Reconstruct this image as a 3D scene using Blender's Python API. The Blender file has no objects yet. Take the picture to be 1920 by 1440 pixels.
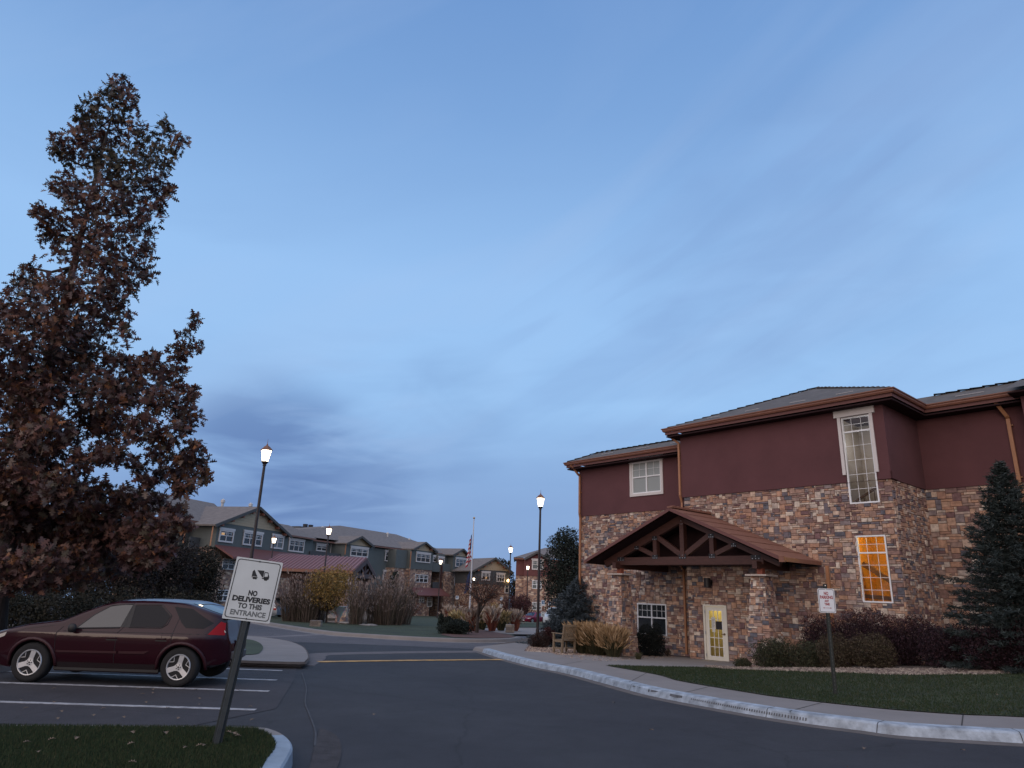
import bpy, bmesh, math, random
import numpy as np
from mathutils import Vector, Matrix
random.seed(7); rng = np.random.default_rng(11)
S = bpy.context.scene
COL = S.collection

# ------------------------------------------------------------------ camera
FPX = 1274.0; EYE = 1.5
PIT = math.radians(16.96); ROL = math.radians(2.09)
U = np.array([math.sin(ROL)*math.cos(PIT), math.cos(ROL)*math.cos(PIT), -math.sin(PIT)])
FW = np.array([0, 0, -1.]); FW = FW-U*FW.dot(U); FW /= np.linalg.norm(FW)
R = np.stack([np.cross(FW, U), FW, U])
CAMP = np.array([0, 0, EYE])
cd = bpy.data.cameras.new('camera'); cam = bpy.data.objects.new('camera', cd); COL.objects.link(cam)
M = Matrix.Identity(4)
for i in range(3):
    for j in range(3): M[i][j] = R[i][j]
M.translation = Vector(CAMP); cam.matrix_world = M
cd.sensor_width = 36; cd.lens = FPX/1920*36; cd.clip_end = 3000; cd.clip_start = .05
S.camera = cam

def ss(a, b, x):
    t = np.clip((x-a)/(b-a), 0, 1); return t*t*(3-2*t)
def smin(y, y0, w=8.):
    d = y0-y; return y0-(d+np.sqrt(d*d+w*w/4))/2
AZ = math.radians(139.4)
FD = np.array([math.sin(AZ), math.cos(AZ)]); FN = np.array([math.cos(AZ), -math.sin(AZ)])
PB = np.array([7.49, 25.28])           # foot of the entrance door on the building front
def T(x, y):
    """terrain height: the site falls away from the camera"""
    g = .025+.003*ss(-5, 5, x)
    m = smin(y, 28.); n = smin(y, 45.)
    z = -(g*m+.016*(n-m)+.028*(y-n))
    s = (x-PB[0])*FD[0]+(y-PB[1])*FD[1]; t = (x-PB[0])*FN[0]+(y-PB[1])*FN[1]
    return z+.50*ss(.5, 9.5, s)*(1-ss(1.5, 8.0, t))
def ray(px, py):
    d = R@np.array([px-960, -(py-720), -FPX]); return d/np.linalg.norm(d)
def G(px, py, dz=0.):
    """where the sight line of a measured point meets the terrain"""
    d = ray(px, py); t = np.arange(.5, 400, .25)
    f = CAMP[2]+d[2]*t-T(d[0]*t, d[1]*t)-dz
    k = np.argmax(f <= 0) if (f <= 0).any() else len(t)-1
    a, b = t[max(k-1, 0)], t[k]
    for _ in range(30):
        m = (a+b)/2
        if CAMP[2]+d[2]*m-T(d[0]*m, d[1]*m)-dz > 0: a = m
        else: b = m
    return CAMP+d*b
def at(px, py, Y):
    d = ray(px, py); return CAMP+d*(Y/d[1])
def ppm(Y): return FPX/(Y*.956)

# ------------------------------------------------------------------ mesh helpers
class MB:
    def __init__(s): s.v = []; s.f = []
    def raw(s, v, f):
        o = len(s.v); s.v += [tuple(map(float, p)) for p in v]; s.f += [tuple(i+o for i in q) for q in f]; return s
    def box(s, a, b):
        x0, y0, z0 = a; x1, y1, z1 = b
        return s.raw([(x0,y0,z0),(x1,y0,z0),(x1,y1,z0),(x0,y1,z0),(x0,y0,z1),(x1,y0,z1),(x1,y1,z1),(x0,y1,z1)],
              [(0,3,2,1),(4,5,6,7),(0,1,5,4),(1,2,6,5),(2,3,7,6),(3,0,4,7)])
    def beam(s, p, q, w, h, up=(0,0,1)):
        p = Vector(p); q = Vector(q); d = (q-p).normalized(); u = Vector(up)
        sd = d.cross(u)
        if sd.length < 1e-4: sd = d.cross(Vector((1,0,0)))
        sd.normalize(); u = sd.cross(d).normalized()
        v = []
        for e in (p, q):
            for a, b in ((-1,-1),(1,-1),(1,1),(-1,1)): v.append(e+sd*(a*w/2)+u*(b*h/2))
        return s.raw(v, [(0,1,2,3),(7,6,5,4),(0,4,5,1),(1,5,6,2),(2,6,7,3),(3,7,4,0)])
    def tube(s, path, rad, n=8, cap=True):
        path = [Vector(p) for p in path]
        if not hasattr(rad, '__len__'): rad = [rad]*len(path)
        o = len(s.v); ref = None
        for i, p in enumerate(path):
            d = (path[min(i+1, len(path)-1)]-path[max(i-1, 0)]).normalized()
            if ref is None: ref = d.orthogonal().normalized()
            ref = (ref-d*ref.dot(d)); ref = ref.normalized() if ref.length > 1e-5 else d.orthogonal().normalized()
            b = d.cross(ref)
            for k in range(n):
                a = 2*math.pi*k/n; s.v.append(tuple(p+(ref*math.cos(a)+b*math.sin(a))*rad[i]))
        for i in range(len(path)-1):
            for k in range(n):
                a = o+i*n+k; b2 = o+i*n+(k+1) % n; s.f.append((a, b2, b2+n, a+n))
        if cap:
            s.f.append(tuple(o+k for k in reversed(range(n)))); s.f.append(tuple(o+(len(path)-1)*n+k for k in range(n)))
        return s
    def lathe(s, prof, n=16, c=(0,0,0), a0=0.):
        o = len(s.v)
        for r, z in prof:
            for k in range(n):
                a = a0+2*math.pi*k/n; s.v.append((c[0]+r*math.cos(a), c[1]+r*math.sin(a), c[2]+z))
        for i in range(len(prof)-1):
            for k in range(n):
                a = o+i*n+k; b = o+i*n+(k+1) % n; s.f.append((a, b, b+n, a+n))
        if prof[0][0] > 1e-6: s.f.append(tuple(o+k for k in reversed(range(n))))
        if prof[-1][0] > 1e-6: s.f.append(tuple(o+(len(prof)-1)*n+k for k in range(n)))
        return s
    def prism(s, poly, f0, f1):
        """poly: 2-D outline, f0/f1 map (a,b) to the two end faces"""
        n = len(poly); o = len(s.v)
        s.v += [tuple(map(float, f0(*p))) for p in poly]+[tuple(map(float, f1(*p))) for p in poly]
        s.f.append(tuple(o+i for i in reversed(range(n)))); s.f.append(tuple(o+n+i for i in range(n)))
        for i in range(n):
            j = (i+1) % n; s.f.append((o+i, o+j, o+n+j, o+n+i))
        return s
    def slab(s, pts, th):
        """a sloping slab: top outline pts (3-D), thickness th straight down"""
        return s.prism([(i, 0) for i in range(len(pts))], lambda i, _: (pts[i][0], pts[i][1], pts[i][2]-th), lambda i, _: pts[i])
    def build(s, name, mat, parent=None, smooth=False, bevel=0, world=False):
        me = bpy.data.meshes.new(name); me.from_pydata(s.v, [], s.f); me.update()
        bm = bmesh.new(); bm.from_mesh(me); bmesh.ops.recalc_face_normals(bm, faces=bm.faces); bm.to_mesh(me); bm.free()
        return link(name, me, mat, parent, smooth, bevel)
def link(name, me, mat, parent=None, smooth=False, bevel=0):
    o = bpy.data.objects.new(name, me); COL.objects.link(o)
    if mat: me.materials.append(mat)
    if parent: o.parent = parent
    if smooth:
        me.polygons.foreach_set('use_smooth', [True]*len(me.polygons))
    if bevel:
        m = o.modifiers.new('bevel', 'BEVEL'); m.width = bevel; m.segments = 2; m.limit_method = 'ANGLE'
    return o
def tag(o, label, cat, group=None, kind=None):
    if label: o['label'] = label
    if cat: o['category'] = cat
    if group: o['group'] = group
    if kind: o['kind'] = kind
    return o
def thing(name, label, cat, loc=(0,0,0), rz=0., group=None):
    o = bpy.data.objects.new(name, None); COL.objects.link(o); o.empty_display_size = .2
    o.location = [float(c) for c in loc]; o.rotation_euler = (0, 0, rz)
    return tag(o, label, cat, group)
def struct(o): o['kind'] = 'structure'; return o
def dup(root, loc, rz=None, label=None, group=None, scale=None):
    r = root.copy(); COL.objects.link(r); r.location = [float(c) for c in loc]
    if rz is not None: r.rotation_euler = (0, 0, rz)
    if scale is not None: r.scale = (scale,)*3 if not hasattr(scale, '__len__') else scale
    if label: r['label'] = label
    if group: r['group'] = group
    for ch in list(root.children):
        c = ch.copy(); COL.objects.link(c); c.parent = r
        for g in list(ch.children):
            d = g.copy(); COL.objects.link(d); d.parent = c
    return r
def npmesh(name, V, k, nf, loops=None):
    """n polygons of k corners each, fast"""
    me = bpy.data.meshes.new(name); V = np.ascontiguousarray(V, dtype=np.float32)
    me.vertices.add(len(V)); me.vertices.foreach_set('co', V.ravel())
    if loops is None: loops = np.arange(nf*k, dtype=np.int32)
    me.loops.add(nf*k); me.loops.foreach_set('vertex_index', loops.astype(np.int32).ravel())
    me.polygons.add(nf); me.polygons.foreach_set('loop_start', np.arange(0, nf*k, k, dtype=np.int32))
    me.update(calc_edges=True); me.validate(); return me

# ------------------------------------------------------------------ materials
def lin(r, g, b):
    f = lambda c: (c/255/12.92) if c/255 < .04045 else ((c/255+.055)/1.055)**2.4
    return (f(r), f(g), f(b))
def mat(name, col, rough=.8, metal=0., noise=0., nscale=8., bump=0., bscale=40., coat=0., spec=.5, dark=None, obj=False, stretch=(1,1,1)):
    m = bpy.data.materials.new(name); m.use_nodes = True; nt = m.node_tree; N = nt.nodes; L = nt.links
    b = N['Principled BSDF']; b.inputs['Roughness'].default_value = rough; b.inputs['Metallic'].default_value = metal
    b.inputs['Specular IOR Level'].default_value = spec; b.inputs['Coat Weight'].default_value = coat; b.inputs['Coat Roughness'].default_value = .04
    b.inputs['Base Color'].default_value = (*col, 1)
    tc = N.new('ShaderNodeTexCoord'); mp = N.new('ShaderNodeMapping'); mp.inputs['Scale'].default_value = stretch
    L.new(tc.outputs['Object'], mp.inputs[0])
    if noise:
        n = N.new('ShaderNodeTexNoise'); n.inputs['Scale'].default_value = nscale; n.inputs['Detail'].default_value = 7; n.inputs['Roughness'].default_value = .62
        L.new(mp.outputs[0], n.inputs['Vector'])
        r = N.new('ShaderNodeValToRGB'); r.color_ramp.elements[0].position = .3; r.color_ramp.elements[1].position = .7
        d = dark or tuple(c*(1-noise) for c in col)
        r.color_ramp.elements[0].color = (*d, 1); r.color_ramp.elements[1].color = (*[min(1, c*(1+noise*.6)) for c in col], 1)
        L.new(n.outputs[0], r.inputs[0]); L.new(r.outputs[0], b.inputs['Base Color'])
    if bump:
        n2 = N.new('ShaderNodeTexNoise'); n2.inputs['Scale'].default_value = bscale; n2.inputs['Detail'].default_value = 4
        L.new(mp.outputs[0], n2.inputs['Vector'])
        bu = N.new('ShaderNodeBump'); bu.inputs['Strength'].default_value = bump; bu.inputs['Distance'].default_value = .02
        L.new(n2.outputs[0], bu.inputs['Height']); L.new(bu.outputs[0], b.inputs['Normal'])
    return m
def island(name, cols, rough=.8, spec=.3, nz=.25, nscale=20., bump=.4, trans=0.):
    """each connected piece (stone, leaf, blade) takes a colour of its own from the list"""
    m = bpy.data.materials.new(name); m.use_nodes = True; nt = m.node_tree; N = nt.nodes; L = nt.links
    b = N['Principled BSDF']; b.inputs['Roughness'].default_value = rough; b.inputs['Specular IOR Level'].default_value = spec
    g = N.new('ShaderNodeNewGeometry'); r = N.new('ShaderNodeValToRGB'); cr = r.color_ramp; cr.interpolation = 'CONSTANT' if len(cols) > 3 else 'LINEAR'
    while len(cr.elements) < len(cols): cr.elements.new(.5)
    for i, c in enumerate(cols): cr.elements[i].position = i/len(cols); cr.elements[i].color = (*c, 1)
    L.new(g.outputs['Random Per Island'], r.inputs[0])
    tc = N.new('ShaderNodeTexCoord'); n = N.new('ShaderNodeTexNoise'); n.inputs['Scale'].default_value = nscale; n.inputs['Detail'].default_value = 5
    L.new(tc.outputs['Object'], n.inputs['Vector'])
    mr = N.new('ShaderNodeMapRange'); mr.inputs[1].default_value = .3; mr.inputs[2].default_value = .7; mr.inputs[3].default_value = 1-nz; mr.inputs[4].default_value = 1+nz
    L.new(n.outputs[0], mr.inputs[0])
    mx = N.new('ShaderNodeVectorMath'); mx.operation = 'SCALE'; L.new(r.outputs[0], mx.inputs[0]); L.new(mr.outputs[0], mx.inputs[3])
    L.new(mx.outputs[0], b.inputs['Base Color'])
    if bump:
        bu = N.new('ShaderNodeBump'); bu.inputs['Strength'].default_value = bump; bu.inputs['Distance'].default_value = .02
        L.new(n.outputs[0], bu.inputs['Height']); L.new(bu.outputs[0], b.inputs['Normal'])
    if trans:
        t = N.new('ShaderNodeBsdfTranslucent'); L.new(mx.outputs[0], t.inputs[0]); ms = N.new('ShaderNodeMixShader'); ms.inputs[0].default_value = trans
        L.new(b.outputs[0], ms.inputs[1]); L.new(t.outputs[0], ms.inputs[2]); L.new(ms.outputs[0], N['Material Output'].inputs[0])
    return m
def emit(name, col, st):
    m = bpy.data.materials.new(name); m.use_nodes = True; nt = m.node_tree; b = nt.nodes['Principled BSDF']
    b.inputs['Base Color'].default_value = (*col, 1); b.inputs['Emission Color'].default_value = (*col, 1); b.inputs['Emission Strength'].default_value = st
    return m
def clearglass(name, tint=(1,1,1), refl=.12, rough=.02):
    m = bpy.data.materials.new(name); m.use_nodes = True; nt = m.node_tree; N = nt.nodes; L = nt.links; N.remove(N['Principled BSDF'])
    t = N.new('ShaderNodeBsdfTransparent'); t.inputs[0].default_value = (*tint, 1); g = N.new('ShaderNodeBsdfGlossy'); g.inputs['Roughness'].default_value = rough
    f = N.new('ShaderNodeFresnel'); f.inputs[0].default_value = 1.5; a = N.new('ShaderNodeMath'); a.operation = 'ADD'; a.inputs[1].default_value = refl-.04
    L.new(f.outputs[0], a.inputs[0]); ms = N.new('ShaderNodeMixShader'); L.new(a.outputs[0], ms.inputs[0]); L.new(t.outputs[0], ms.inputs[1]); L.new(g.outputs[0], ms.inputs[2])
    L.new(ms.outputs[0], N['Material Output'].inputs[0]); return m

STONES = [(.30,.17,.11),(.17,.105,.09),(.40,.25,.16),(.12,.08,.08),(.22,.13,.10),(.36,.20,.12),(.14,.12,.13),(.26,.18,.14),(.19,.115,.10),(.52,.42,.32),(.33,.21,.15),(.10,.10,.115),(.24,.14,.12),(.45,.33,.23),(.16,.09,.085),(.28,.17,.12),(.20,.16,.15),(.38,.22,.13)]
STONES = [tuple(min(.62, (c*.86+.14*sum(q)/3)*1.27) for c in q) for q in STONES]
STONES = [(q[0]*1.01, q[1]*1.0, min(.62, q[2]*1.05)) for q in STONES]; STONES[3] = (.50,.42,.36); STONES[8] = (.40,.31,.27); STONES[12] = (.33,.23,.19)
m_stone = island('stone_veneer', STONES, rough=.9, nz=.3, nscale=9., bump=.7)
m_mortar = mat('mortar', (.13,.098,.085), .95)
m_stucco = mat('maroon_stucco', (.118,.047,.052), .9, noise=.17, nscale=.7, bump=.25, bscale=160)
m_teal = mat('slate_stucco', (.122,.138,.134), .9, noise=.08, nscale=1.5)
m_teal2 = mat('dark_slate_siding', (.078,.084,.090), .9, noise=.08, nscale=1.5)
m_copper = mat('copper_gutter', (.225,.098,.064), .5, noise=.15, nscale=5, spec=.5)
m_copdark = mat('brown_fascia', (.15,.062,.055), .7, noise=.1)
m_downsp = mat('tan_downspout', (.40,.19,.095), .5, noise=.12, nscale=6)
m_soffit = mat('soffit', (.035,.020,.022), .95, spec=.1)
m_beam = mat('stained_timber', (.075,.029,.022), .6, noise=.3, nscale=4, stretch=(1,1,6))
m_porchroof = mat('porch_roof_metal', (.235,.108,.074), .65, noise=.12, nscale=3)
m_trim = mat('offwhite_trim', (.66,.625,.61), .7, noise=.05)
m_white = mat('white_vinyl', (.82,.84,.86), .5)
m_cream = mat('cream_door', (.74,.72,.63), .5, noise=.03)
m_cap = mat('limestone_cap', (.52,.45,.40), .8, noise=.1)
m_roofm = mat('redbrown_metal_roof', (.175,.062,.050), .5, noise=.1)
m_black = mat('black_metal', (.016,.014,.017), .5)
m_pole = mat('bronze_pole', (.030,.022,.024), .45, noise=.15)
m_bolt = mat('steel_bolt', (.55,.55,.56), .35, metal=.8)
m_galv = mat('galvanised_steel', (.045,.055,.060), .55, metal=.3, noise=.25, nscale=10)
m_darkglass = mat('dark_window_glass', (.018,.022,.028), .06, spec=.8)
m_blindglass = None
m_lampglass = emit('lit_lamp_glass', (1.0,.84,.64), 7.)
m_warmbulb = emit('warm_bulb', (1.0,.62,.25), 8.)
m_tan = mat('tan_lap_siding', (.48,.38,.26), .85, noise=.08)
m_red2 = mat('maroon_stucco_far', (.155,.058,.056), .9, noise=.08)

def roofmat(name, col, period):
    m = mat(name, col, .85, noise=.25, nscale=2.5); nt = m.node_tree; N = nt.nodes; L = nt.links; b = N['Principled BSDF']
    tc = N.new('ShaderNodeTexCoord'); w = N.new('ShaderNodeTexWave'); w.wave_type = 'BANDS'; w.bands_direction = 'Z'; w.wave_profile = 'SAW'
    w.inputs['Scale'].default_value = 1/period; w.inputs['Distortion'].default_value = .15
    L.new(tc.outputs['Object'], w.inputs[0]); bu = N.new('ShaderNodeBump'); bu.inputs['Strength'].default_value = .9; bu.inputs['Distance'].default_value = .03
    L.new(w.outputs['Fac'], bu.inputs['Height']); L.new(bu.outputs[0], b.inputs['Normal']); return m
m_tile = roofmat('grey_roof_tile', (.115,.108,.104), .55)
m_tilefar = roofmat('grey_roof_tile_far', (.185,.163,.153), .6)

def farstone():
    m = bpy.data.materials.new('far_stone'); m.use_nodes = True; nt = m.node_tree; N = nt.nodes; L = nt.links; b = N['Principled BSDF']; b.inputs['Roughness'].default_value = .9
    tc = N.new('ShaderNodeTexCoord'); mp = N.new('ShaderNodeMapping'); mp.inputs['Scale'].default_value = (2.6,2.6,5.0); L.new(tc.outputs['Object'], mp.inputs[0])
    v = N.new('ShaderNodeTexVoronoi'); v.distance = 'CHEBYCHEV'; v.inputs['Scale'].default_value = 1.; L.new(mp.outputs[0], v.inputs['Vector'])
    sp = N.new('ShaderNodeSeparateColor'); L.new(v.outputs['Color'], sp.inputs[0]); r = N.new('ShaderNodeValToRGB'); cr = r.color_ramp; cr.interpolation = 'CONSTANT'
    P = [(.24,.15,.125),(.46,.30,.21),(.33,.21,.16),(.62,.48,.36),(.18,.13,.12),(.40,.24,.17),(.28,.19,.16)]
    while len(cr.elements) < len(P): cr.elements.new(.5)
    for i, c in enumerate(P): cr.elements[i].position = i/len(P); cr.elements[i].color = (*c, 1)
    L.new(sp.outputs[0], r.inputs[0]); L.new(r.outputs[0], b.inputs['Base Color']); return m
m_farstone = farstone()

# ------------------------------------------------------------------ world, light
W = bpy.data.worlds.new('World'); S.world = W; W.use_nodes = True; nt = W.node_tree; N = nt.nodes; L = nt.links
bg = N['Background']; bg.inputs[1].default_value = .1
SUN_AZ = math.radians(208); SUN_EL = math.radians(4)
sky = N.new('ShaderNodeTexSky'); sky.sky_type = 'NISHITA'; sky.sun_disc = False; sky.sun_elevation = math.radians(1.5); sky.sun_rotation = SUN_AZ
sky.altitude = 1600; sky.air_density = 1.; sky.dust_density = 1.; sky.ozone_density = 2.
tc = N.new('ShaderNodeTexCoord'); sep = N.new('ShaderNodeSeparateXYZ'); L.new(tc.outputs['Generated'], sep.inputs[0])
def ramp(inp, els):
    r = N.new('ShaderNodeValToRGB'); cr = r.color_ramp
    while len(cr.elements) < len(els): cr.elements.new(.5)
    for e, (p, c) in zip(cr.elements, els): e.position = p; e.color = (*c, 1)
    L.new(inp, r.inputs[0]); return r.outputs[0]
def math_(op, a, b=None, c=None):
    n = N.new('ShaderNodeMath'); n.operation = op
    for i, x in enumerate((a, b, c)):
        if x is None: continue
        if isinstance(x, (int, float)): n.inputs[i].default_value = x
        else: L.new(x, n.inputs[i])
    return n.outputs[0]
def mixc(f, a, b, mode='MIX'):
    n = N.new('ShaderNodeMix'); n.data_type = 'RGBA'; n.blend_type = mode
    for k, x in ((0, f), (6, a), (7, b)):
        if isinstance(x, (int, float)): n.inputs[k].default_value = x
        elif isinstance(x, tuple): n.inputs[k].default_value = (*x, 1)
        else: L.new(x, n.inputs[k])
    return n.outputs[2]
def k10(r, g, b, s=10.): return tuple(c*s for c in lin(r, g, b))
grad = ramp(sep.outputs[2], [(0., k10(132,163,210)), (.12, k10(141,174,221)), (.26, k10(160,202,248)), (.42, k10(157,199,247)), (.62, k10(128,170,224)), (.8, k10(107,149,208)), (1., k10(98,134,196))])
# thin high cloud, stretched along the horizon
def cloudn(scale, st, det, seed, rot=.12):
    mp = N.new('ShaderNodeMapping'); mp.inputs['Scale'].default_value = st; mp.inputs['Location'].default_value = seed; pre = N.new('ShaderNodeMapping'); pre.inputs['Rotation'].default_value = (0, rot, 0); L.new(tc.outputs['Generated'], pre.inputs[0])
    L.new(pre.outputs[0], mp.inputs[0]); n = N.new('ShaderNodeTexNoise'); n.inputs['Scale'].default_value = scale; n.inputs['Detail'].default_value = det; n.inputs['Roughness'].default_value = .5
    n.inputs['Distortion'].default_value = .6
    L.new(mp.outputs[0], n.inputs['Vector']); return n.outputs[0]
SKYHOOK = True
GLOWCOL = (13.6, 11.9, 11.8)
c1 = cloudn(2.2, (1., 1., 4.5), 5, (3.1, 1.7, .4), .08); c2 = cloudn(1.6, (1., 1., 4.2), 5, (7.3, 2.2, 5.), .50)
band = ramp(sep.outputs[2], [(0., (.2,)*3), (.10, (.7,)*3), (.19, (1.,)*3), (.33, (.75,)*3), (.5, (.25,)*3), (.8, (.15,)*3)])
d1 = math_('MULTIPLY', ramp(c1, [(.46, (0,)*3), (.62, (1,)*3)]), band)
base = mixc(math_('MULTIPLY', d1, .17), grad, k10(112,146,200))
def patch(px_, py_, r0, r1):
    d = ray(px_, py_); v = N.new('ShaderNodeVectorMath'); v.operation = 'DOT_PRODUCT'; v.inputs[1].default_value = tuple(d); L.new(tc.outputs['Generated'], v.inputs[0])
    m = N.new('ShaderNodeMapRange'); m.interpolation_type = 'SMOOTHSTEP'; m.inputs[1].default_value = math.cos(math.radians(r0)); m.inputs[2].default_value = math.cos(math.radians(r1)); L.new(v.outputs['Value'], m.inputs[0]); return m.outputs[0]
c3 = cloudn(3.2, (1., 1., 3.4), 7, (1.2, 4.4, 2.1), .10)
n3 = ramp(c3, [(.36, (0,)*3), (.56, (1,)*3)])
for (x_, y_, a_, b_, k_) in ((500,850,8,1,.62),(640,905,8,1,.55),(430,900,8,1,.5),(840,785,7,1,.30),(1500,480,16,2,.16)):
    base = mixc(math_('MULTIPLY', math_('MULTIPLY', patch(x_, y_, a_, b_), n3), k_), base, k10(98,128,182))
n4 = ramp(cloudn(4.5, (1., 1., 6.), 5, (5.2, 1.4, 7.1), .05), [(.45, (0,)*3), (.62, (1,)*3)])
base = mixc(math_('MULTIPLY', math_('MULTIPLY', patch(650, 850, 10, 2), n4), .5), base, k10(156,188,232))
l1 = ramp(c2, [(.47, (0,)*3), (.68, (1,)*3)])
base = mixc(math_('MULTIPLY', l1, .15), base, k10(182,204,240))
# the after-glow behind the camera
dv = N.new('ShaderNodeVectorMath'); dv.operation = 'DOT_PRODUCT'; dv.inputs[1].default_value = (math.sin(SUN_AZ), math.cos(SUN_AZ), .12); L.new(tc.outputs['Generated'], dv.inputs[0])
glow = ramp(dv.outputs['Value'], [(0., (0,)*3), (.10, (.30,)*3), (.45, (.8,)*3), (1., (1,)*3)])
lift = ramp(sep.outputs[2], [(0., (.16,)*3), (.22, (.55,)*3), (.5, (1.,)*3), (1., (1.,)*3)])
base = mixc(math_('MULTIPLY', math_('MULTIPLY', glow, lift), .95), base, GLOWCOL)
low = math_('MULTIPLY', ramp(dv.outputs['Value'], [(.10, (0,)*3), (.5, (1,)*3)]), ramp(sep.outputs[2], [(.10, (1,)*3), (.30, (0,)*3)]))
base = mixc(math_('MULTIPLY', low, .6), base, (3.2, 2.1, 1.6))
top = ramp(sep.outputs[2], [(.78, (0,)*3), (.97, (1,)*3)])
base = mixc(math_('MULTIPLY', top, .85), base, (7.5, 8.2, 10.0))
n5 = ramp(cloudn(2.6, (1., 1., 6.5), 7, (2.2, 9.4, 3.1), .55), [(.44, (0,)*3), (.60, (1,)*3)])
for (x_, y_, a_, k_) in ((1450,480,17,.15),(1100,650,12,.14),(1750,150,14,.10)):
    base = mixc(math_('MULTIPLY', math_('MULTIPLY', patch(x_, y_, a_, 2), n5), k_), base, k10(126,154,206))
comb = mixc(.05, base, sky.outputs[0])
L.new(comb, bg.inputs[0])
sd = bpy.data.lights.new('sun', 'SUN'); sd.energy = .75; sd.angle = math.radians(30); sd.color = (1., .78, .62)
so = bpy.data.objects.new('sun', sd); COL.objects.link(so)
dirv = Vector((math.sin(SUN_AZ)*math.cos(SUN_EL), math.cos(SUN_AZ)*math.cos(SUN_EL), math.sin(SUN_EL)))
so.rotation_euler = dirv.to_track_quat('Z', 'Y').to_euler(); so.location = (0, 0, 40)
S.view_settings.view_transform = 'Standard'; S.view_settings.look = 'None'; S.view_settings.exposure = 0; S.view_settings.gamma = 1
S.cycles.max_bounces = 6; S.cycles.diffuse_bounces = 3; S.cycles.transparent_max_bounces = 8
S.cycles.sample_clamp_indirect = 4; S.cycles.caustics_reflective = False; S.cycles.caustics_refractive = False
# ------------------------------------------------------------------ ground sheets
def spline(P, n=6, close=False):
    P = [np.array(p, float)[:2] for p in P]; out = []
    for i in range(len(P)-1):
        p0 = P[max(i-1, 0)]; p1 = P[i]; p2 = P[i+1]; p3 = P[min(i+2, len(P)-1)]
        for k in range(n):
            t = k/n
            out.append(.5*((2*p1)+(-p0+p2)*t+(2*p0-5*p1+4*p2-p3)*t*t+(-p0+3*p1-3*p2+p3)*t**3))
    out.append(P[-1]); return out
def px(lst, dz=0., n=6):
    return spline([G(a, b, dz) for a, b in lst], n)
def resamp(line, step):
    line = [np.array(p[:2], float) for p in line]; out = [line[0]]; acc = 0
    for a, b in zip(line, line[1:]):
        l = np.linalg.norm(b-a)
        if l < 1e-6: continue
        k = max(1, int(round(l/step)))
        for i in range(1, k+1): out.append(a+(b-a)*i/k)
    return out
def sheet(name, pts, dz, m, step=1., kind='structure', parent=None, tf=None):
    bm = bmesh.new(); vs = [bm.verts.new((float(p[0]), float(p[1]), 0)) for p in pts]; bm.faces.new(vs)
    bmesh.ops.triangulate(bm, faces=bm.faces[:])
    for ax in (0, 1):
        lo = min(p[ax] for p in pts); hi = max(p[ax] for p in pts); k = math.floor(lo/step)+1
        while k*step < hi:
            c = k*step; st = 1
            co = [0, 0, 0]; co[ax] = c; no = [0, 0, 0]; no[ax] = 1
            bmesh.ops.bisect_plane(bm, geom=bm.verts[:]+bm.edges[:]+bm.faces[:], plane_co=co, plane_no=no, dist=1e-5)
            k += 1
    for v in bm.verts: v.co.z = float(T(v.co.x, v.co.y))+dz
    bmesh.ops.recalc_face_normals(bm, faces=bm.faces[:])
    for f in bm.faces:
        if f.normal.z < 0: f.normal_flip()
    me = bpy.data.meshes.new(name); bm.to_mesh(me); bm.free()
    o = link(name, me, m, parent); o['kind'] = kind
    return o
def normals2(line):
    out = []
    for i in range(len(line)):
        d = line[min(i+1, len(line)-1)]-line[max(i-1, 0)]; d = d/np.linalg.norm(d); out.append(np.array([d[1], -d[0]]))
    return out
def sweep(name, line, prof, m, step=.5):
    """prof: (offset to the right of travel, height above terrain)"""
    line = resamp(line, step); nn = normals2(line); b = MB(); k = len(prof)
    for p, n in zip(line, nn):
        for o, h in prof:
            q = p+n*o; b.v.append((q[0], q[1], float(T(p[0], p[1]))+h))
    for i in range(len(line)-1):
        for j in range(k-1): b.f.append((i*k+j, i*k+j+1, (i+1)*k+j+1, (i+1)*k+j))
    b.f.append(tuple(range(k))); b.f.append(tuple((len(line)-1)*k+j for j in reversed(range(k))))
    return struct(b.build(name, m))
def offs(line, d):
    line = [np.array(p[:2]) for p in line]; return [p+n*d for p, n in zip(line, normals2(line))]

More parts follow.
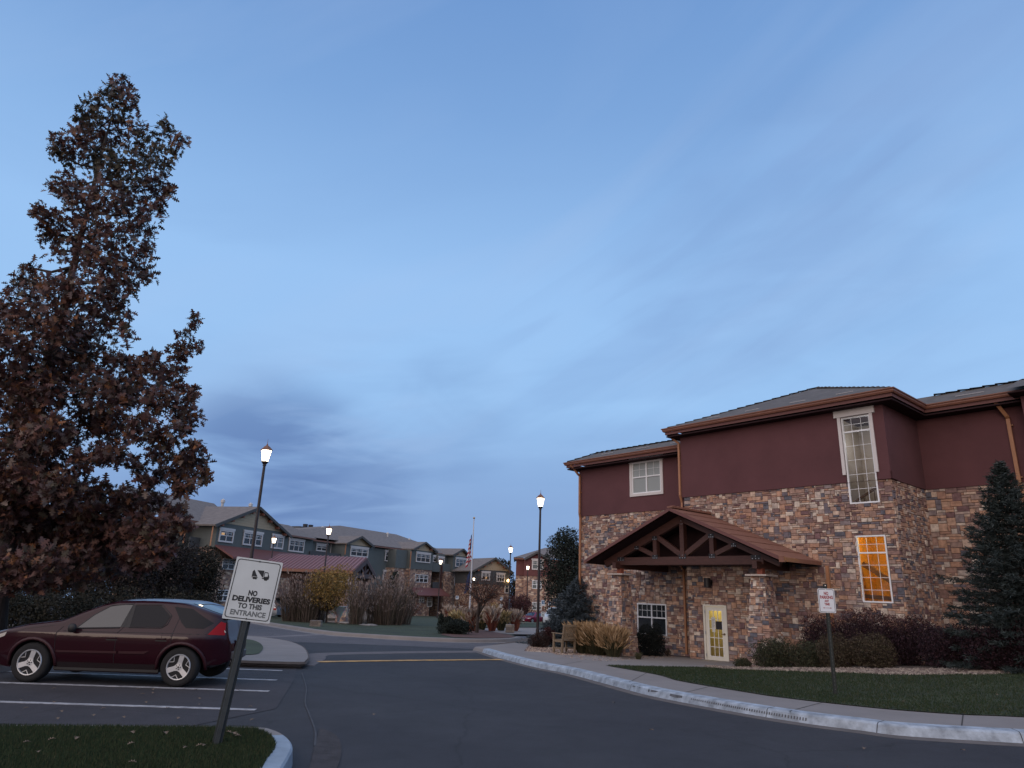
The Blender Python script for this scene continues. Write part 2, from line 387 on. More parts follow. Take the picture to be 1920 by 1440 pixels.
def asphalt(name, c, c2, sc):
    m = mat(name, c, .85, noise=.25, nscale=sc, dark=c2, bump=.5, bscale=90); nt = m.node_tree; N = nt.nodes; L = nt.links; b = N['Principled BSDF']
    src = b.inputs['Base Color'].links[0].from_socket; tc = N.new('ShaderNodeTexCoord')
    n = N.new('ShaderNodeTexNoise'); n.inputs['Scale'].default_value = 60; n.inputs['Detail'].default_value = 3; L.new(tc.outputs['Object'], n.inputs['Vector'])
    # cracks
    v = N.new('ShaderNodeTexVoronoi'); v.feature = 'DISTANCE_TO_EDGE'; v.inputs['Scale'].default_value = .33
    n2 = N.new('ShaderNodeTexNoise'); n2.inputs['Scale'].default_value = 1.5; n2.inputs['Detail'].default_value = 5; L.new(tc.outputs['Object'], n2.inputs['Vector'])
    ad = N.new('ShaderNodeMix'); ad.data_type = 'RGBA'; ad.inputs[0].default_value = .25; L.new(tc.outputs['Object'], ad.inputs[6]); L.new(n2.outputs['Color'], ad.inputs[7]); L.new(ad.outputs[2], v.inputs['Vector'])
    cr = N.new('ShaderNodeValToRGB'); cr.color_ramp.elements[0].position = .0; cr.color_ramp.elements[1].position = .006; cr.color_ramp.elements[0].color = (.62,.62,.62,1)
    L.new(v.outputs['Distance'], cr.inputs[0])
    mr = N.new('ShaderNodeMapRange'); mr.inputs[3].default_value = .75; mr.inputs[4].default_value = 1.25; L.new(n.outputs[0], mr.inputs[0])
    n3 = N.new('ShaderNodeTexNoise'); n3.inputs['Scale'].default_value = 1.7; n3.inputs['Detail'].default_value = 8; n3.inputs['Roughness'].default_value = .7; n3.inputs['Distortion'].default_value = .8; L.new(tc.outputs['Object'], n3.inputs['Vector'])
    m3 = N.new('ShaderNodeMapRange'); m3.inputs[1].default_value = .3; m3.inputs[2].default_value = .7; m3.inputs[3].default_value = .78; m3.inputs[4].default_value = 1.2; L.new(n3.outputs[0], m3.inputs[0])
    mm = N.new('ShaderNodeMath'); mm.operation = 'MULTIPLY'; L.new(mr.outputs[0], mm.inputs[0]); L.new(m3.outputs[0], mm.inputs[1]); mr = mm
    x = N.new('ShaderNodeVectorMath'); x.operation = 'SCALE'; L.new(src, x.inputs[0]); L.new(mr.outputs[0], x.inputs[3])
    y = N.new('ShaderNodeVectorMath'); y.operation = 'MULTIPLY'; L.new(x.outputs[0], y.inputs[0]); L.new(cr.outputs[0], y.inputs[1]); L.new(y.outputs[0], b.inputs['Base Color']); return m
m_asph = asphalt('asphalt', (.031,.0315,.037), (.021,.021,.027), .35)
m_lot = asphalt('asphalt_lot', (.040,.036,.041), (.027,.025,.030), .5)
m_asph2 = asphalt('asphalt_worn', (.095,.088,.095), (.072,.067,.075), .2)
m_conc = mat('concrete', (.235,.215,.205), .9, noise=.13, nscale=1.1, bump=.2, bscale=60)
m_conc2 = mat('concrete_pan', (.125,.108,.10), .9, noise=.25, nscale=2.5, bump=.2)
m_paint = mat('kerb_paint', (.38,.44,.51), .6, noise=.35, nscale=4.5, dark=(.17,.195,.225), bump=.3)
m_line = mat('road_paint', (.42,.42,.43), .7, noise=.3, nscale=9, dark=(.16,.16,.17))
m_yel = mat('yellow_paint', (.62,.34,.085), .7, noise=.3, nscale=3, dark=(.24,.15,.06))
m_lawn = mat('lawn', (.040,.053,.027), .95, noise=.45, nscale=.9, dark=(.020,.031,.018), bump=1., bscale=50)
m_lawn2 = mat('lawn_far', (.048,.066,.034), .95, noise=.4, nscale=.35, dark=(.026,.038,.020))
m_mulch = mat('mulch', (.045,.028,.022), .95, noise=.5, nscale=5, bump=1., bscale=30)
m_gravelb = mat('gravel_base', (.10,.075,.06), .95, noise=.4, nscale=14, bump=1., bscale=25)

ext = 700
sheet('ground', [(-ext,-60),(ext,-60),(ext,ext),(-ext,ext)], -.25, m_lawn2, step=35)
sheet('road', [(-60,-12),(34,-12),(34,29.2),(-60,29.2)], 0, m_asph, step=1.5)
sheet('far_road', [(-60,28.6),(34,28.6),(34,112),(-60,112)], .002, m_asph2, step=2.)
sheet('parking_lot', [(-45,9.0),(-3.9,9.0),(-3.3,11),(-4.2,15),(-5.4,19.4),(-45,20.4)], .005, m_lot, step=1.)

# right-hand kerb, pavement, lawn, gravel
K = px([(886,1219.5),(904,1224),(942,1236),(1004,1252),(1067,1265),(1142,1285),(1225,1307),(1365,1334),(1504,1357),(1619,1372),(1700,1382),(1920,1395.6),(2300,1417)], 0)
sweep('kerb', K[6:], [(.0,.0),(-.05,.12),(-.08,.145),(-.27,.155),(-.28,-.05)], m_paint, .4)
sweep('kerb_end', K[:7], [(.0,.0),(-.07,.10),(-.12,.13),(-.27,.15),(-.28,-.05)], m_conc, .3)
sweep('gutter_pan', K[3:], [(.24,-.03),(.23,.008),(.0,.012),(-.02,-.03)], m_conc2, .4)
back = [(40,-5),(60,60),(4.5,60),(1.9,42),(1.0,36)]
Ki = offs(K, -.26)
sheet('gravel_bed', Ki+back[:], .125, m_gravelb, 1.)
lawn_low = [(1135,1247),(1233,1264.5),(1275,1276),(1400,1297),(1460,1306),(1571,1319),(1682,1330),(1804,1338.6),(1920,1343.6),(2300,1362)]
grav_low = [(1130,1241),(1084.6,1236.6),(1050,1231),(1032.5,1224),(987,1221),(985.5,1217),(993,1210),(1005,1205)]
walk = Ki+[np.array(p[:2]) for p in reversed(px(lawn_low, .15))]+[G(1300,1251,.15)[:2], G(1372,1255,.15)[:2], G(1395,1250,.15)[:2], np.array([8.6,24.4]), np.array([6.55,26.8])]+px(grav_low, .15)[0:]+[np.array([2.2,33.5]), np.array([1.0,33.2])]
sheet('pavement', walk, .15, m_conc, .8)
lawn_up = [(1135,1247),(1300,1251),(1372,1255),(1460,1258),(1571,1261),(1682,1265),(1793,1264.4),(1920,1262),(2300,1268)]
lawnR = [p[:2] for p in px(lawn_low, .165)]+[p[:2] for p in reversed(px(lawn_up, .165))][:-1]
sheet('lawn', lawnR, .165, m_lawn, .8)
# pavement joints
b = MB(); Tz = lambda q, h: (q[0], q[1], float(T(q[0], q[1]))+h)
for p0_, p1_ in (((1545,1316.5),(1478,1334)),((1806,1339),(1803,1363)),((1330,1287.5),(1283,1299)),((1212,1262),(1180,1279)),((1090,1240),(1050,1247)),((2000,1348),(2010,1374))):
    a = G(*p0_, .15)[:2]; c = G(*p1_, .15)[:2]; d = c-a; d = np.array([-d[1], d[0]])/np.linalg.norm(d)*.009; pts = [a+(c-a)*i/6 for i in range(7)]
    for u, w in zip(pts, pts[1:]): b.raw([Tz(u-d, .154), Tz(u+d, .154), Tz(w+d, .154), Tz(w-d, .154)], [(0,1,2,3)])
struct(b.build('pavement_joint', mat('joint', (.05,.045,.042), .9)))
b = MB()
for k in (15, 24, 33, 45, 56, 66):
    p = np.array(K[k][:2]); n = normals2([np.array(q[:2]) for q in K])[k]; d = np.array([-n[1], n[0]])*.006
    z = float(T(p[0], p[1]))
    P = [(.003,.0),(-.047,.123),(-.077,.148),(-.27,.158)]
    for (o1, h1), (o2, h2) in zip(P, P[1:]):
        q1 = p+n*o1; q2 = p+n*o2; b.raw([(*(q1-d), z+h1), (*(q1+d), z+h1), (*(q2+d), z+h2), (*(q2-d), z+h2)], [(0,1,2,3)])
struct(b.build('kerb_joint', mat('kerb_joint', (.06,.06,.065), .9)))
# black tyre scuffs on the painted kerb face
m_scuff = mat('tyre_rubber_mark', (.13,.135,.15), .8, noise=.5, nscale=12, dark=(.05,.052,.06))
b = MB(); Kf = resamp(K, .05); nf = normals2(Kf)
cum = 0; r2 = random.Random(3)
i0 = min(range(len(Kf)), key=lambda i: abs(Kf[i][1]-15.6)); i1 = min(range(len(Kf)), key=lambda i: abs(Kf[i][1]-11.6) + (0 if Kf[i][0] < 6 else 9))
for i in range(i0, i1-1):
    u = (i-i0)/(i1-i0)
    if u < .45 and (r2.random() < .3 or math.sin(u*40) < -.1): continue
    p, q = Kf[i], Kf[i+1]; n = nf[i]; z = float(T(p[0], p[1])); a = .25+.5*r2.random()
    if u < .45: lo, hi = .72+.15*math.sin(u*31), .93
    else: lo, hi = .55*(1-u)+.35, .95-.25*u; q = p+(q-p)*.45
    f = lambda w: (.006-.05*w, .125*w+.002)
    o1, h1 = f(lo); o2, h2 = f(hi)
    b.raw([(*(p+n*o1), z+h1), (*(q+n*o1), z+h1), (*(q+n*o2), z+h2), (*(p+n*o2), z+h2)], [(0,1,2,3)])
struct(b.build('kerb_scuff', m_scuff))

# left: foreground island
isl = px([(-700,1352),(-300,1357),(0,1359),(300,1361),(470,1363),(512,1369),(537,1383),(545,1398),(540,1413),(522,1444),(500,1490),(470,1560),(400,1700)], .15)
iso = resamp(isl, .15)
kk = next(i for i, p in enumerate(iso) if i > 20 and p[0] > G(531,1378,.15)[0]-.02)
sweep('island_kerb', iso[:kk+1], [(-.04,-.03),(-.02,.13),(.0,.15),(.16,.155),(.17,-.03)], m_conc, .3)
sweep('painted_island_kerb', iso[kk:], [(-.04,-.03),(-.02,.13),(.0,.15),(.17,.156),(.18,-.03)], mat('kerb_paint_blue', (.27,.33,.40), .6, noise=.3, nscale=3), .2)
ign = [p[:2] for p in offs(isl, .15)]
sheet('island_lawn', ign+[(-14,-3)], .145, m_lawn, .8)

# left: peninsula pavement with a patch of grass
pen = px([(-900,1215),(0,1229),(390,1236),(480,1239),(560,1241),(573,1238.5),(577,1228),(566,1212),(536,1201),(490,1194.5),(450,1191),(400,1187.5),(200,1178),(-300,1158)], .15)
sheet('left_pavement', pen, .15, m_conc, 1.)
sweep('left_kerb', pen, [(-.10,-.02),(-.02,.05),(-.005,.13),(.03,.152),(.05,.1)], m_conc2, .5)
gp = px([(-800,1205),(0,1219),(300,1224),(440,1227),(478,1226.5),(489,1222),(493,1213),(484,1204),(462,1198.5),(400,1194),(200,1185),(-300,1165)], .16)
sheet('left_lawn', gp, .165, m_lawn2, 1.)
sheet('planting_bed', [(-9.95,9.0),(-9.95,19.5),(-9.4,20.6),(-45,20.6),(-45,9.0)], .12, m_mulch, 1.)
sweep('bed_kerb', [np.array([-9.75,8.9]), np.array([-9.75,20.5])], [(0,-.02),(-.02,.13),(-.05,.15),(-.2,.15),(-.21,.0)], m_conc, .5)

# centre island, crossing, far lawns
cen = px([(100,1128),(300,1142),(440,1157),(500,1166),(562,1175.5),(625,1184),(687,1188.5),(781,1194),(875,1197.3),(940,1197),(968,1194)], .15)
cenr = [G(960,1189.5,.15)[:2], G(915,1186,.15)[:2], G(897,1178,.15)[:2], G(890,1168,.15)[:2], G(880,1152.5,.15)[:2], G(740,1152,.15)[:2], G(500,1143,.15)[:2], G(100,1120,.15)[:2]]
sheet('centre_lawn', [p[:2] for p in cen]+cenr, .16, m_lawn, 1.5)
sweep('centre_kerb', cen, [(-.0,.16),(.22,.16),(.27,.12),(.33,.01),(.7,.012)], m_conc, .6)
sheet('mulch_bed', [G(a, b, .17)[:2] for a, b in [(826,1190),(850,1194.8),(900,1196.3),(955,1195.6),(966,1193.8),(955,1189.8),(915,1186.5),(895,1180),(850,1181)]], .175, mat('red_mulch', (.105,.050,.038), .95, noise=.4, nscale=3), 1.)
sheet('crossing_pavement', [G(a, b, .1)[:2] for a, b in [(905,1184),(960,1189),(1062,1190),(1062,1176.5),(960,1177),(905,1178)]], .10, m_conc, 1.5)
sheet('far_lawn', [G(a, b, .12)[:2] for a, b in [(893,1177),(960,1176.5),(1062,1176),(1075,1168),(935,1168),(893,1170)]], .13, m_lawn, 1.5)
sheet('far_verge', [G(a, b, .12)[:2] for a, b in [(893,1170),(935,1168),(1075,1168),(1075,1164.5),(893,1164.5)]], .132, mat('pale_verge', (.12,.135,.085), .95, noise=.2, nscale=.5), 3.)
sweep('far_kerb', [G(700,1150,.2)[:2], G(780,1151,.2)[:2], G(850,1153.5,.2)[:2], G(893,1155,.2)[:2]], [(0,0),(0,.5),(.4,.5),(.4,0)], mat('pale_concrete', (.46,.47,.50), .9), 2.)
# concrete drainage pans across the drive and the markings
sweep('drainage_pan', px([(560,1248),(584,1236),(600,1227.5),(700,1224.5),(800,1223),(905,1222)], 0), [(-.38,-.02),(-.36,.010),(.36,.010),(.38,-.02)], mat('pan_concrete', (.125,.112,.115), .9, noise=.2, nscale=2), .6)
sweep('drainage_edge', px([(448,1192),(505,1194),(560,1191.8),(620,1190),(690,1191.5)], 0), [(-.3,-.02),(-.28,.010),(.28,.010),(.3,-.02)], mat('pan_concrete_pale', (.17,.155,.16), .9, noise=.2, nscale=2), .6)
def linemark(name, a, b, w, m, dz=.011):
    a = np.array(a[:2]); b = np.array(b[:2]); return sweep(name, [a, b], [(-w/2,dz-.003),(-w/2,dz),(w/2,dz),(w/2,dz-.003)], m, .5)
e = [G(479,1332)[:2], G(504,1297)[:2], G(519,1276)[:2], G(529,1258)[:2]]
for k, q in enumerate(e):
    a = q+np.array([-9.75-q[0], 0])*1.; a[1] = q[1]-.036*(q[0]-a[0])*(-1 if 0 else 1)
    linemark('parking_line', a, q, .13, m_line)
linemark('yellow_line', G(597,1241.5), G(941,1237.3), .30, m_yel, .014)
# old seam where the drive was resealed
sweep('asphalt_seam', px([(566,1262),(574,1290),(572,1318),(580,1340),(591,1372),(590,1400)], 0), [(-.012,.006),(-.012,.010),(.012,.010),(.012,.006)], mat('sealer', (.052,.050,.056), .8, noise=.5, nscale=6), .3)
sheet('asphalt_patch', [p[:2] for p in px([(600,1366),(628,1378),(640,1400),(632,1440),(590,1480),(560,1470),(580,1440),(588,1405)], 0)], .009, mat('crumbled_asphalt', (.048,.043,.046), .95, noise=.45, nscale=7, bump=1.), .5)

# ------------------------------------------------------------------ loose ground cover (stuff)
def inside(P, poly):
    poly = np.array([q[:2] for q in poly]); x, y = P[:, 0], P[:, 1]; c = np.zeros(len(P), bool); j = len(poly)-1
    for i in range(len(poly)):
        xi, yi = poly[i]; xj, yj = poly[j]
        with np.errstate(divide='ignore', invalid='ignore'):
            c ^= ((yi > y) != (yj > y)) & (x < (xj-xi)*(y-yi)/(yj-yi+1e-12)+xi)
        j = i
    return c
def scatter(poly, n, lo=None, hi=None):
    poly2 = np.array([q[:2] for q in poly]); a = poly2.min(0); b = poly2.max(0)
    if lo is not None: a = np.maximum(a, lo)
    if hi is not None: b = np.minimum(b, hi)
    P = a+rng.random((n, 2))*(b-a); return P[inside(P, poly)]
def blades(name, P, h, w, m, dz, lean=.5, base=None):
    n = len(P); z = T(P[:, 0], P[:, 1])+dz if base is None else base
    H = h*(.6+.8*rng.random(n)); a = rng.random(n)*6.283; l = lean*H*rng.random(n); b = rng.random(n)*6.283
    V = np.zeros((n, 3, 3)); V[:, 0] = np.stack([P[:, 0]-np.cos(a)*w/2, P[:, 1]-np.sin(a)*w/2, z], 1); V[:, 1] = np.stack([P[:, 0]+np.cos(a)*w/2, P[:, 1]+np.sin(a)*w/2, z], 1)
    V[:, 2] = np.stack([P[:, 0]+np.cos(b)*l, P[:, 1]+np.sin(b)*l, z+H], 1)
    return link(name, npmesh(name, V.reshape(-1, 3), 3, n), m)
m_blade = island('grass_blade', [(.030,.050,.024),(.046,.066,.030),(.022,.038,.019),(.066,.068,.036),(.036,.056,.028)], nz=.1, bump=0, rough=.8, spec=.15)
o = blades('grass', scatter(ign+[(-14,-3)], 330000, (-8,5.0), (-1.5,10.6)), .045, .012, m_blade, .14); tag(o, 'short dark green grass on the near left island', 'grass', kind='stuff')
o = blades('grass', scatter(lawnR, 150000, (2,9), (16,24)), .04, .014, m_blade, .16); tag(o, 'short dark green grass between pavement and shrubs', 'grass', kind='stuff')
def pebbles(name, P, r, m, dz, label):
    n = len(P); z = T(P[:, 0], P[:, 1])+dz; s = r*(.5+.9*rng.random((n, 1)))*np.stack([.8+.7*rng.random(n), .8+.5*rng.random(n), .5+.4*rng.random(n)], 1)
    base = np.array([(1,0,0),(0,1,0),(-1,0,0),(0,-1,0),(0,0,1)], float); f = [(0,1,4),(1,2,4),(2,3,4),(3,0,4)]
    a = rng.random(n)*6.283; c, si = np.cos(a), np.sin(a)
    v = base[None]*s[:, None, :]; vx = v[..., 0]*c[:, None]-v[..., 1]*si[:, None]; vy = v[..., 0]*si[:, None]+v[..., 1]*c[:, None]
    V = np.stack([vx+P[:, :1], vy+P[:, 1:], v[..., 2]+z[:, None]], -1)
    F = np.array(f)[None]+5*np.arange(n)[:, None, None]
    o = link(name, npmesh(name, V.reshape(-1, 3), 3, n*4, F.ravel()), m); return tag(o, label, 'gravel', kind='stuff')
m_peb = island('pebble', [(.42,.31,.23),(.30,.21,.16),(.52,.42,.33),(.22,.15,.12),(.36,.25,.18),(.16,.12,.11)], rough=.85, nz=.1, bump=0)
pg = scatter([(2.0,33.5)]+[p for p in reversed(px(grav_low, .14))]+[(6.6,26.8),(4,31)], 14000)
pebbles('gravel', pg, .045, m_peb, .12, 'tan river pebbles around the bench and grass clump')
rb = [p[:2] for p in px(lawn_up, .15)][6:]; n_up = offs(rb, -1.6) ; 
pg = scatter([*rb, *reversed([p+np.array([.55,.75])*1.3 for p in rb])], 30000, (6,15), (24,30))
pebbles('gravel', pg, .045, island('pebble_grey', [(.28,.22,.17),(.20,.15,.12),(.36,.29,.23),(.14,.10,.085)], rough=.9, nz=.1, bump=0), .14, 'pale pebbles along the top edge of the right lawn')
# ------------------------------------------------------------------ walls with openings, stones, windows (local frame: x along the wall, y inwards, z up)
def wallgrid(b, s0, s1, z0, z1, holes, y=0., rev=.12, mp=None):
    mp = mp or (lambda s, d, z: (s, y+d, z))
    X = sorted({s0, s1, *[h[0] for h in holes], *[h[1] for h in holes]}); Z = sorted({z0, z1, *[h[2] for h in holes], *[h[3] for h in holes]})
    X = [x for x in X if s0 <= x <= s1]; Z = [z for z in Z if z0 <= z <= z1]
    for a, c in zip(X, X[1:]):
        for d, e in zip(Z, Z[1:]):
            mx, mz = (a+c)/2, (d+e)/2
            if any(h[0] < mx < h[1] and h[2] < mz < h[3] for h in holes): continue
            b.raw([mp(a,0,d), mp(c,0,d), mp(c,0,e), mp(a,0,e)], [(0,1,2,3)])
    for h in holes:
        a, c, d, e = max(h[0], s0), min(h[1], s1), max(h[2], z0), min(h[3], z1)
        if a >= c or d >= e: continue
        for p, q in (((a,d),(a,e)), ((c,e),(c,d)), ((a,e),(c,e)), ((c,d),(a,d))):
            if (p[1] == q[1] and (p[1] in (z0, z1)) and not (h[2] >= z0 and h[3] <= z1)): continue
            b.raw([mp(p[0],0,p[1]), mp(q[0],0,q[1]), mp(q[0],rev,q[1]), mp(p[0],rev,p[1])], [(0,1,2,3)])
def stones(b, W_, H_, mp, holes=(), mod=.066, seed=0, dmin=.008, dmax=.032):
    """random ashlar: cells of one module joined into stones, each a separate shallow block"""
    r = random.Random(seed); nx = max(1, int(round(W_/mod))); nz = max(1, int(round(H_/mod))); mx = W_/nx; mz = H_/nz
    occ = [[False]*nz for _ in range(nx)]
    for i in range(nx):
        for k in range(nz):
            cx, cz = (i+.5)*mx, (k+.5)*mz
            if any(h[0] < cx < h[1] and h[2] < cz < h[3] for h in holes): occ[i][k] = True
    kinds = [(2,1),(3,1),(4,1),(5,1),(2,2),(3,2),(1,1),(4,2),(3,1),(2,1),(3,3),(1,2),(5,2),(4,1)]
    for k in range(nz):
        for i in range(nx):
            if occ[i][k]: continue
            w, h = r.choice(kinds)
            w = min(w, nx-i); h = min(h, nz-k)
            ww = 1
            while ww < w and not occ[i+ww][k]: ww += 1
            w = ww; hh = 1
            while hh < h and all(not occ[i+q][k+hh] for q in range(w)): hh += 1
            h = hh
            for p in range(w):
                for q in range(h): occ[i+p][k+q] = True
            g = .003; a, c, d, e = i*mx+g, (i+w)*mx-g, k*mz+g, (k+h)*mz-g
            D = dmin+(dmax-dmin)*r.random(); j = lambda: (r.random()-.5)*.014; ins = .010
            o = len(b.v)
            for (u, v) in ((a,d),(c,d),(c,e),(a,e)): b.v.append(tuple(mp(u, v, 0.)))
            for (u, v) in ((a+ins,d+ins),(c-ins,d+ins),(c-ins,e-ins),(a+ins,e-ins)): b.v.append(tuple(mp(u, v, D+j()*.5)))
            b.f += [(o+4,o+5,o+6,o+7),(o,o+1,o+5,o+4),(o+1,o+2,o+6,o+5),(o+2,o+3,o+7,o+6),(o+3,o,o+4,o+7)]
def rectring(b, a, c, d, e, w, y0, y1, ws=None):
    ws = ws or (w, w, w, w)   # left right bottom top
    b.box((a, y0, d), (a+ws[0], y1, e)); b.box((c-ws[1], y0, d), (c, y1, e))
    b.box((a+ws[0], y0, d), (c-ws[1], y1, d+ws[2])); b.box((a+ws[0], y0, e-ws[3]), (c-ws[1], y1, e))
class Frame:
    """a building frame: root empty with x along the front, y inwards"""
    def __init__(s, root, z0): s.r = root; s.z0 = z0
    def b(s, mb, name, m, parent=None, **k):
        mb.v = [(x, y, z-s.z0) for x, y, z in mb.v]; return mb.build(name, m, parent or s.r, **k)
def make_window(F, a, c, d, e, y, cols, rows, glass, frame=.05, trim=0., header=0., split=(), bar=.012, mtrim=None, name='window', grille_rows=None, upper=None):
    """opening a..c, d..e in the wall plane y; split: mullion positions (fractions of width); sash rail at mid height"""
    b = MB(); rectring(b, a, c, d, e, frame, y-.015, y+.06)
    for f in split: x = a+(c-a)*f; b.box((x-frame*.55, y-.012, d+frame), (x+frame*.55, y+.055, e-frame))
    for f in rows: z = d+(e-d)*f; b.box((a+frame, y-.010, z-frame*.5), (c-frame, y+.05, z+frame*.5))
    w = F.b(b, name, m_white)
    b = MB(); b.raw([(a+frame*.5,y+.03,d+frame*.5),(c-frame*.5,y+.03,d+frame*.5),(c-frame*.5,y+.03,e-frame*.5),(a+frame*.5,y+.03,e-frame*.5)], [(0,1,2,3)])
    F.b(b, 'pane', glass, w)
    if cols or grille_rows:
        b = MB()
        for f in cols: x = a+(c-a)*f; b.box((x-bar/2, y+.018, d+(e-d)*upper if upper else d+frame), (x+bar/2, y+.028, e-frame))
        for f in grille_rows or (): z = d+(e-d)*f; b.box((a+frame, y+.019, z-bar/2), (c-frame, y+.027, z+bar/2))
        F.b(b, 'grille', m_white, w)
    if trim:
        b = MB(); mt = mtrim or m_trim
        b.box((a-trim, y-.045, d-trim), (a, y-.003, e)); b.box((c, y-.045, d-trim), (c+trim, y-.003, e)); b.box((a, y-.044, d-trim), (c, y-.003, d))
        b.box((a-trim-.05, y-.06, e), (c+trim+.05, y-.003, e+header))
        F.b(b, 'casing', mt, w)
    return w

# ------------------------------------------------------------------ the near building
Z0 = float(T(PB[0], PB[1]))
near = thing('apartment_building', 'near maroon stucco and stone building with timber gabled porch and cream door', 'building', (PB[0], PB[1], Z0), math.atan2(FD[1], FD[0]))
F = Frame(near, Z0)
def blinds_mat(name, base, slat, warm=0.):
    m = mat(name, base, .25, spec=.6); nt = m.node_tree; N = nt.nodes; L = nt.links; b = N['Principled BSDF']
    tc = N.new('ShaderNodeTexCoord'); w = N.new('ShaderNodeTexWave'); w.bands_direction = 'Z'; w.inputs['Scale'].default_value = 7; L.new(tc.outputs['Object'], w.inputs[0])
    r = N.new('ShaderNodeValToRGB'); r.color_ramp.elements[0].color = (*slat, 1); r.color_ramp.elements[1].color = (*base, 1); L.new(w.outputs['Fac'], r.inputs[0]); L.new(r.outputs[0], b.inputs['Base Color']); return m
m_blinds = blinds_mat('blind_behind_glass', (.34,.37,.36), (.26,.29,.29))
m_blindd = blinds_mat('grey_blind_behind_glass', (.15,.17,.18), (.10,.12,.13))
m_clear = clearglass('clear_window_glass', (.93,.95,.96), .055)

ST = 5.17                                   # top of the stone on the main block
WT = 4.93                                   # top of the stone on the left wing
yW = 1.2                                    # the wing stands 1.2 m back
yR = 2.8                                    # the recess on the right
gz = -1.3
upw = (5.06, 5.95, 4.49, 7.27); litw = (5.11, 5.98, 1.555, 3.52); door = (-.50, .45, Z0-.0, 1.30)
lw = (-4.45, -2.99, .03, 1.225); uw = (-4.57, -3.03, 5.70, 7.06)
# stone backing
b = MB(); wallgrid(b, -1.12, 6.32, gz, ST, [upw, litw, door], 0.)
wallgrid(b, -7.68, -1.12, gz, WT, [lw], yW)
wallgrid(b, 6.32, 9.45, gz, ST, [], yR)
b.raw([(-1.12,0,gz),(-1.12,yW+.1,gz),(-1.12,yW+.1,ST),(-1.12,0,ST)], [(0,1,2,3)])
b.raw([(6.32,0,gz),(6.32,yR+.1,gz),(6.32,yR+.1,ST),(6.32,0,ST)], [(0,1,2,3)])
b.raw([(-7.68,yW,gz),(-7.68,12,gz),(-7.68,12,WT),(-7.68,yW,WT)], [(0,1,2,3)])
b.box((9.45, 2.1, gz), (14, 9, 4.9))
F.b(b, 'stone_backing', m_mortar)
b = MB(); E_ = lambda h, s0, z0: (h[0]-s0, h[1]-s0, h[2]-z0, h[3]-z0)
stones(b, 7.44, ST-gz, lambda u, v, d: (-1.12+u, -d, gz+v), [E_(h, -1.12, gz) for h in (upw, litw, door)], seed=1)
stones(b, 6.56, WT-gz, lambda u, v, d: (-7.68+u, yW-d, gz+v), [E_(lw, -7.68, gz)], seed=2)
stones(b, 3.13, ST-gz, lambda u, v, d: (6.32+u, yR-d, gz+v), [], seed=3, mod=.085)
stones(b, yR, ST-gz, lambda u, v, d: (6.32+d, u, gz+v), [], seed=4)
stones(b, yW, ST-gz, lambda u, v, d: (-1.12-d, yW-u, gz+v), [], seed=5)
stones(b, 4.5, 4.9-gz, lambda u, v, d: (9.45+u, 2.1-d, gz+v), [], seed=6)
F.b(b, 'stone_wall', m_stone)
# stucco storeys
TOP = 7.50
b = MB(); y = -.055
wallgrid(b, -1.17, 6.375, ST, TOP, [(upw[0]-.02, upw[1]+.02, 0, upw[3])], y, rev=.2)
wallgrid(b, -7.73, -1.17, WT, 7.12, [uw], yW-.05, rev=.12)
wallgrid(b, 6.375, 9.5, ST, TOP, [], yR-.05)
b.raw([(-1.17,y,ST),(-1.17,6,ST),(-1.17,6,TOP),(-1.17,y,TOP)], [(0,1,2,3)]); b.raw([(-1.17,y,4.4),(-1.17,yW,4.4),(-1.17,yW,ST),(-1.17,y,ST)], [(0,1,2,3)])
b.raw([(6.375,y,ST),(6.375,yR,ST),(6.375,yR,TOP),(6.375,y,TOP)], [(0,1,2,3)])
b.raw([(-7.73,yW-.05,WT),(-7.73,12,WT),(-7.73,12,7.12),(-7.73,yW-.05,7.12)], [(0,1,2,3)])
b.raw([(-1.17,y,ST),(6.375,y,ST),(6.375,.0,ST),(-1.17,.0,ST)], [(0,1,2,3)]); b.raw([(-7.73,yW-.05,WT),(-1.17,yW-.05,WT),(-1.17,yW,WT),(-7.73,yW,WT)], [(0,1,2,3)])
b.raw([(6.375,yR-.05,ST),(9.5,yR-.05,ST),(9.5,yR,ST),(6.375,yR,ST)], [(0,1,2,3)]); b.raw([(6.375,y,ST),(6.375,yR,ST),(6.32,yR,ST),(6.32,y,ST)], [(0,1,2,3)])
b.box((9.5, 2.0, 4.9), (14, 9, TOP+.1))
b.box((6.02, -.10, 5.17), (6.42, -.0552, 5.40)); b.box((6.3752, -.10, 5.17), (6.42, .35, 5.40))
F.b(b, 'stucco_wall', m_stucco)
b = MB(); rectring(b, 9.64, 11.0, 5.75, 7.10, .11, 1.93, 1.996); w_ = F.b(b, 'window', m_trim); b = MB(); b.raw([(9.75,1.97,5.86),(10.9,1.97,5.86),(10.9,1.97,6.99),(9.75,1.97,6.99)], [(0,1,2,3)]); F.b(b, 'pane', m_darkglass, w_)
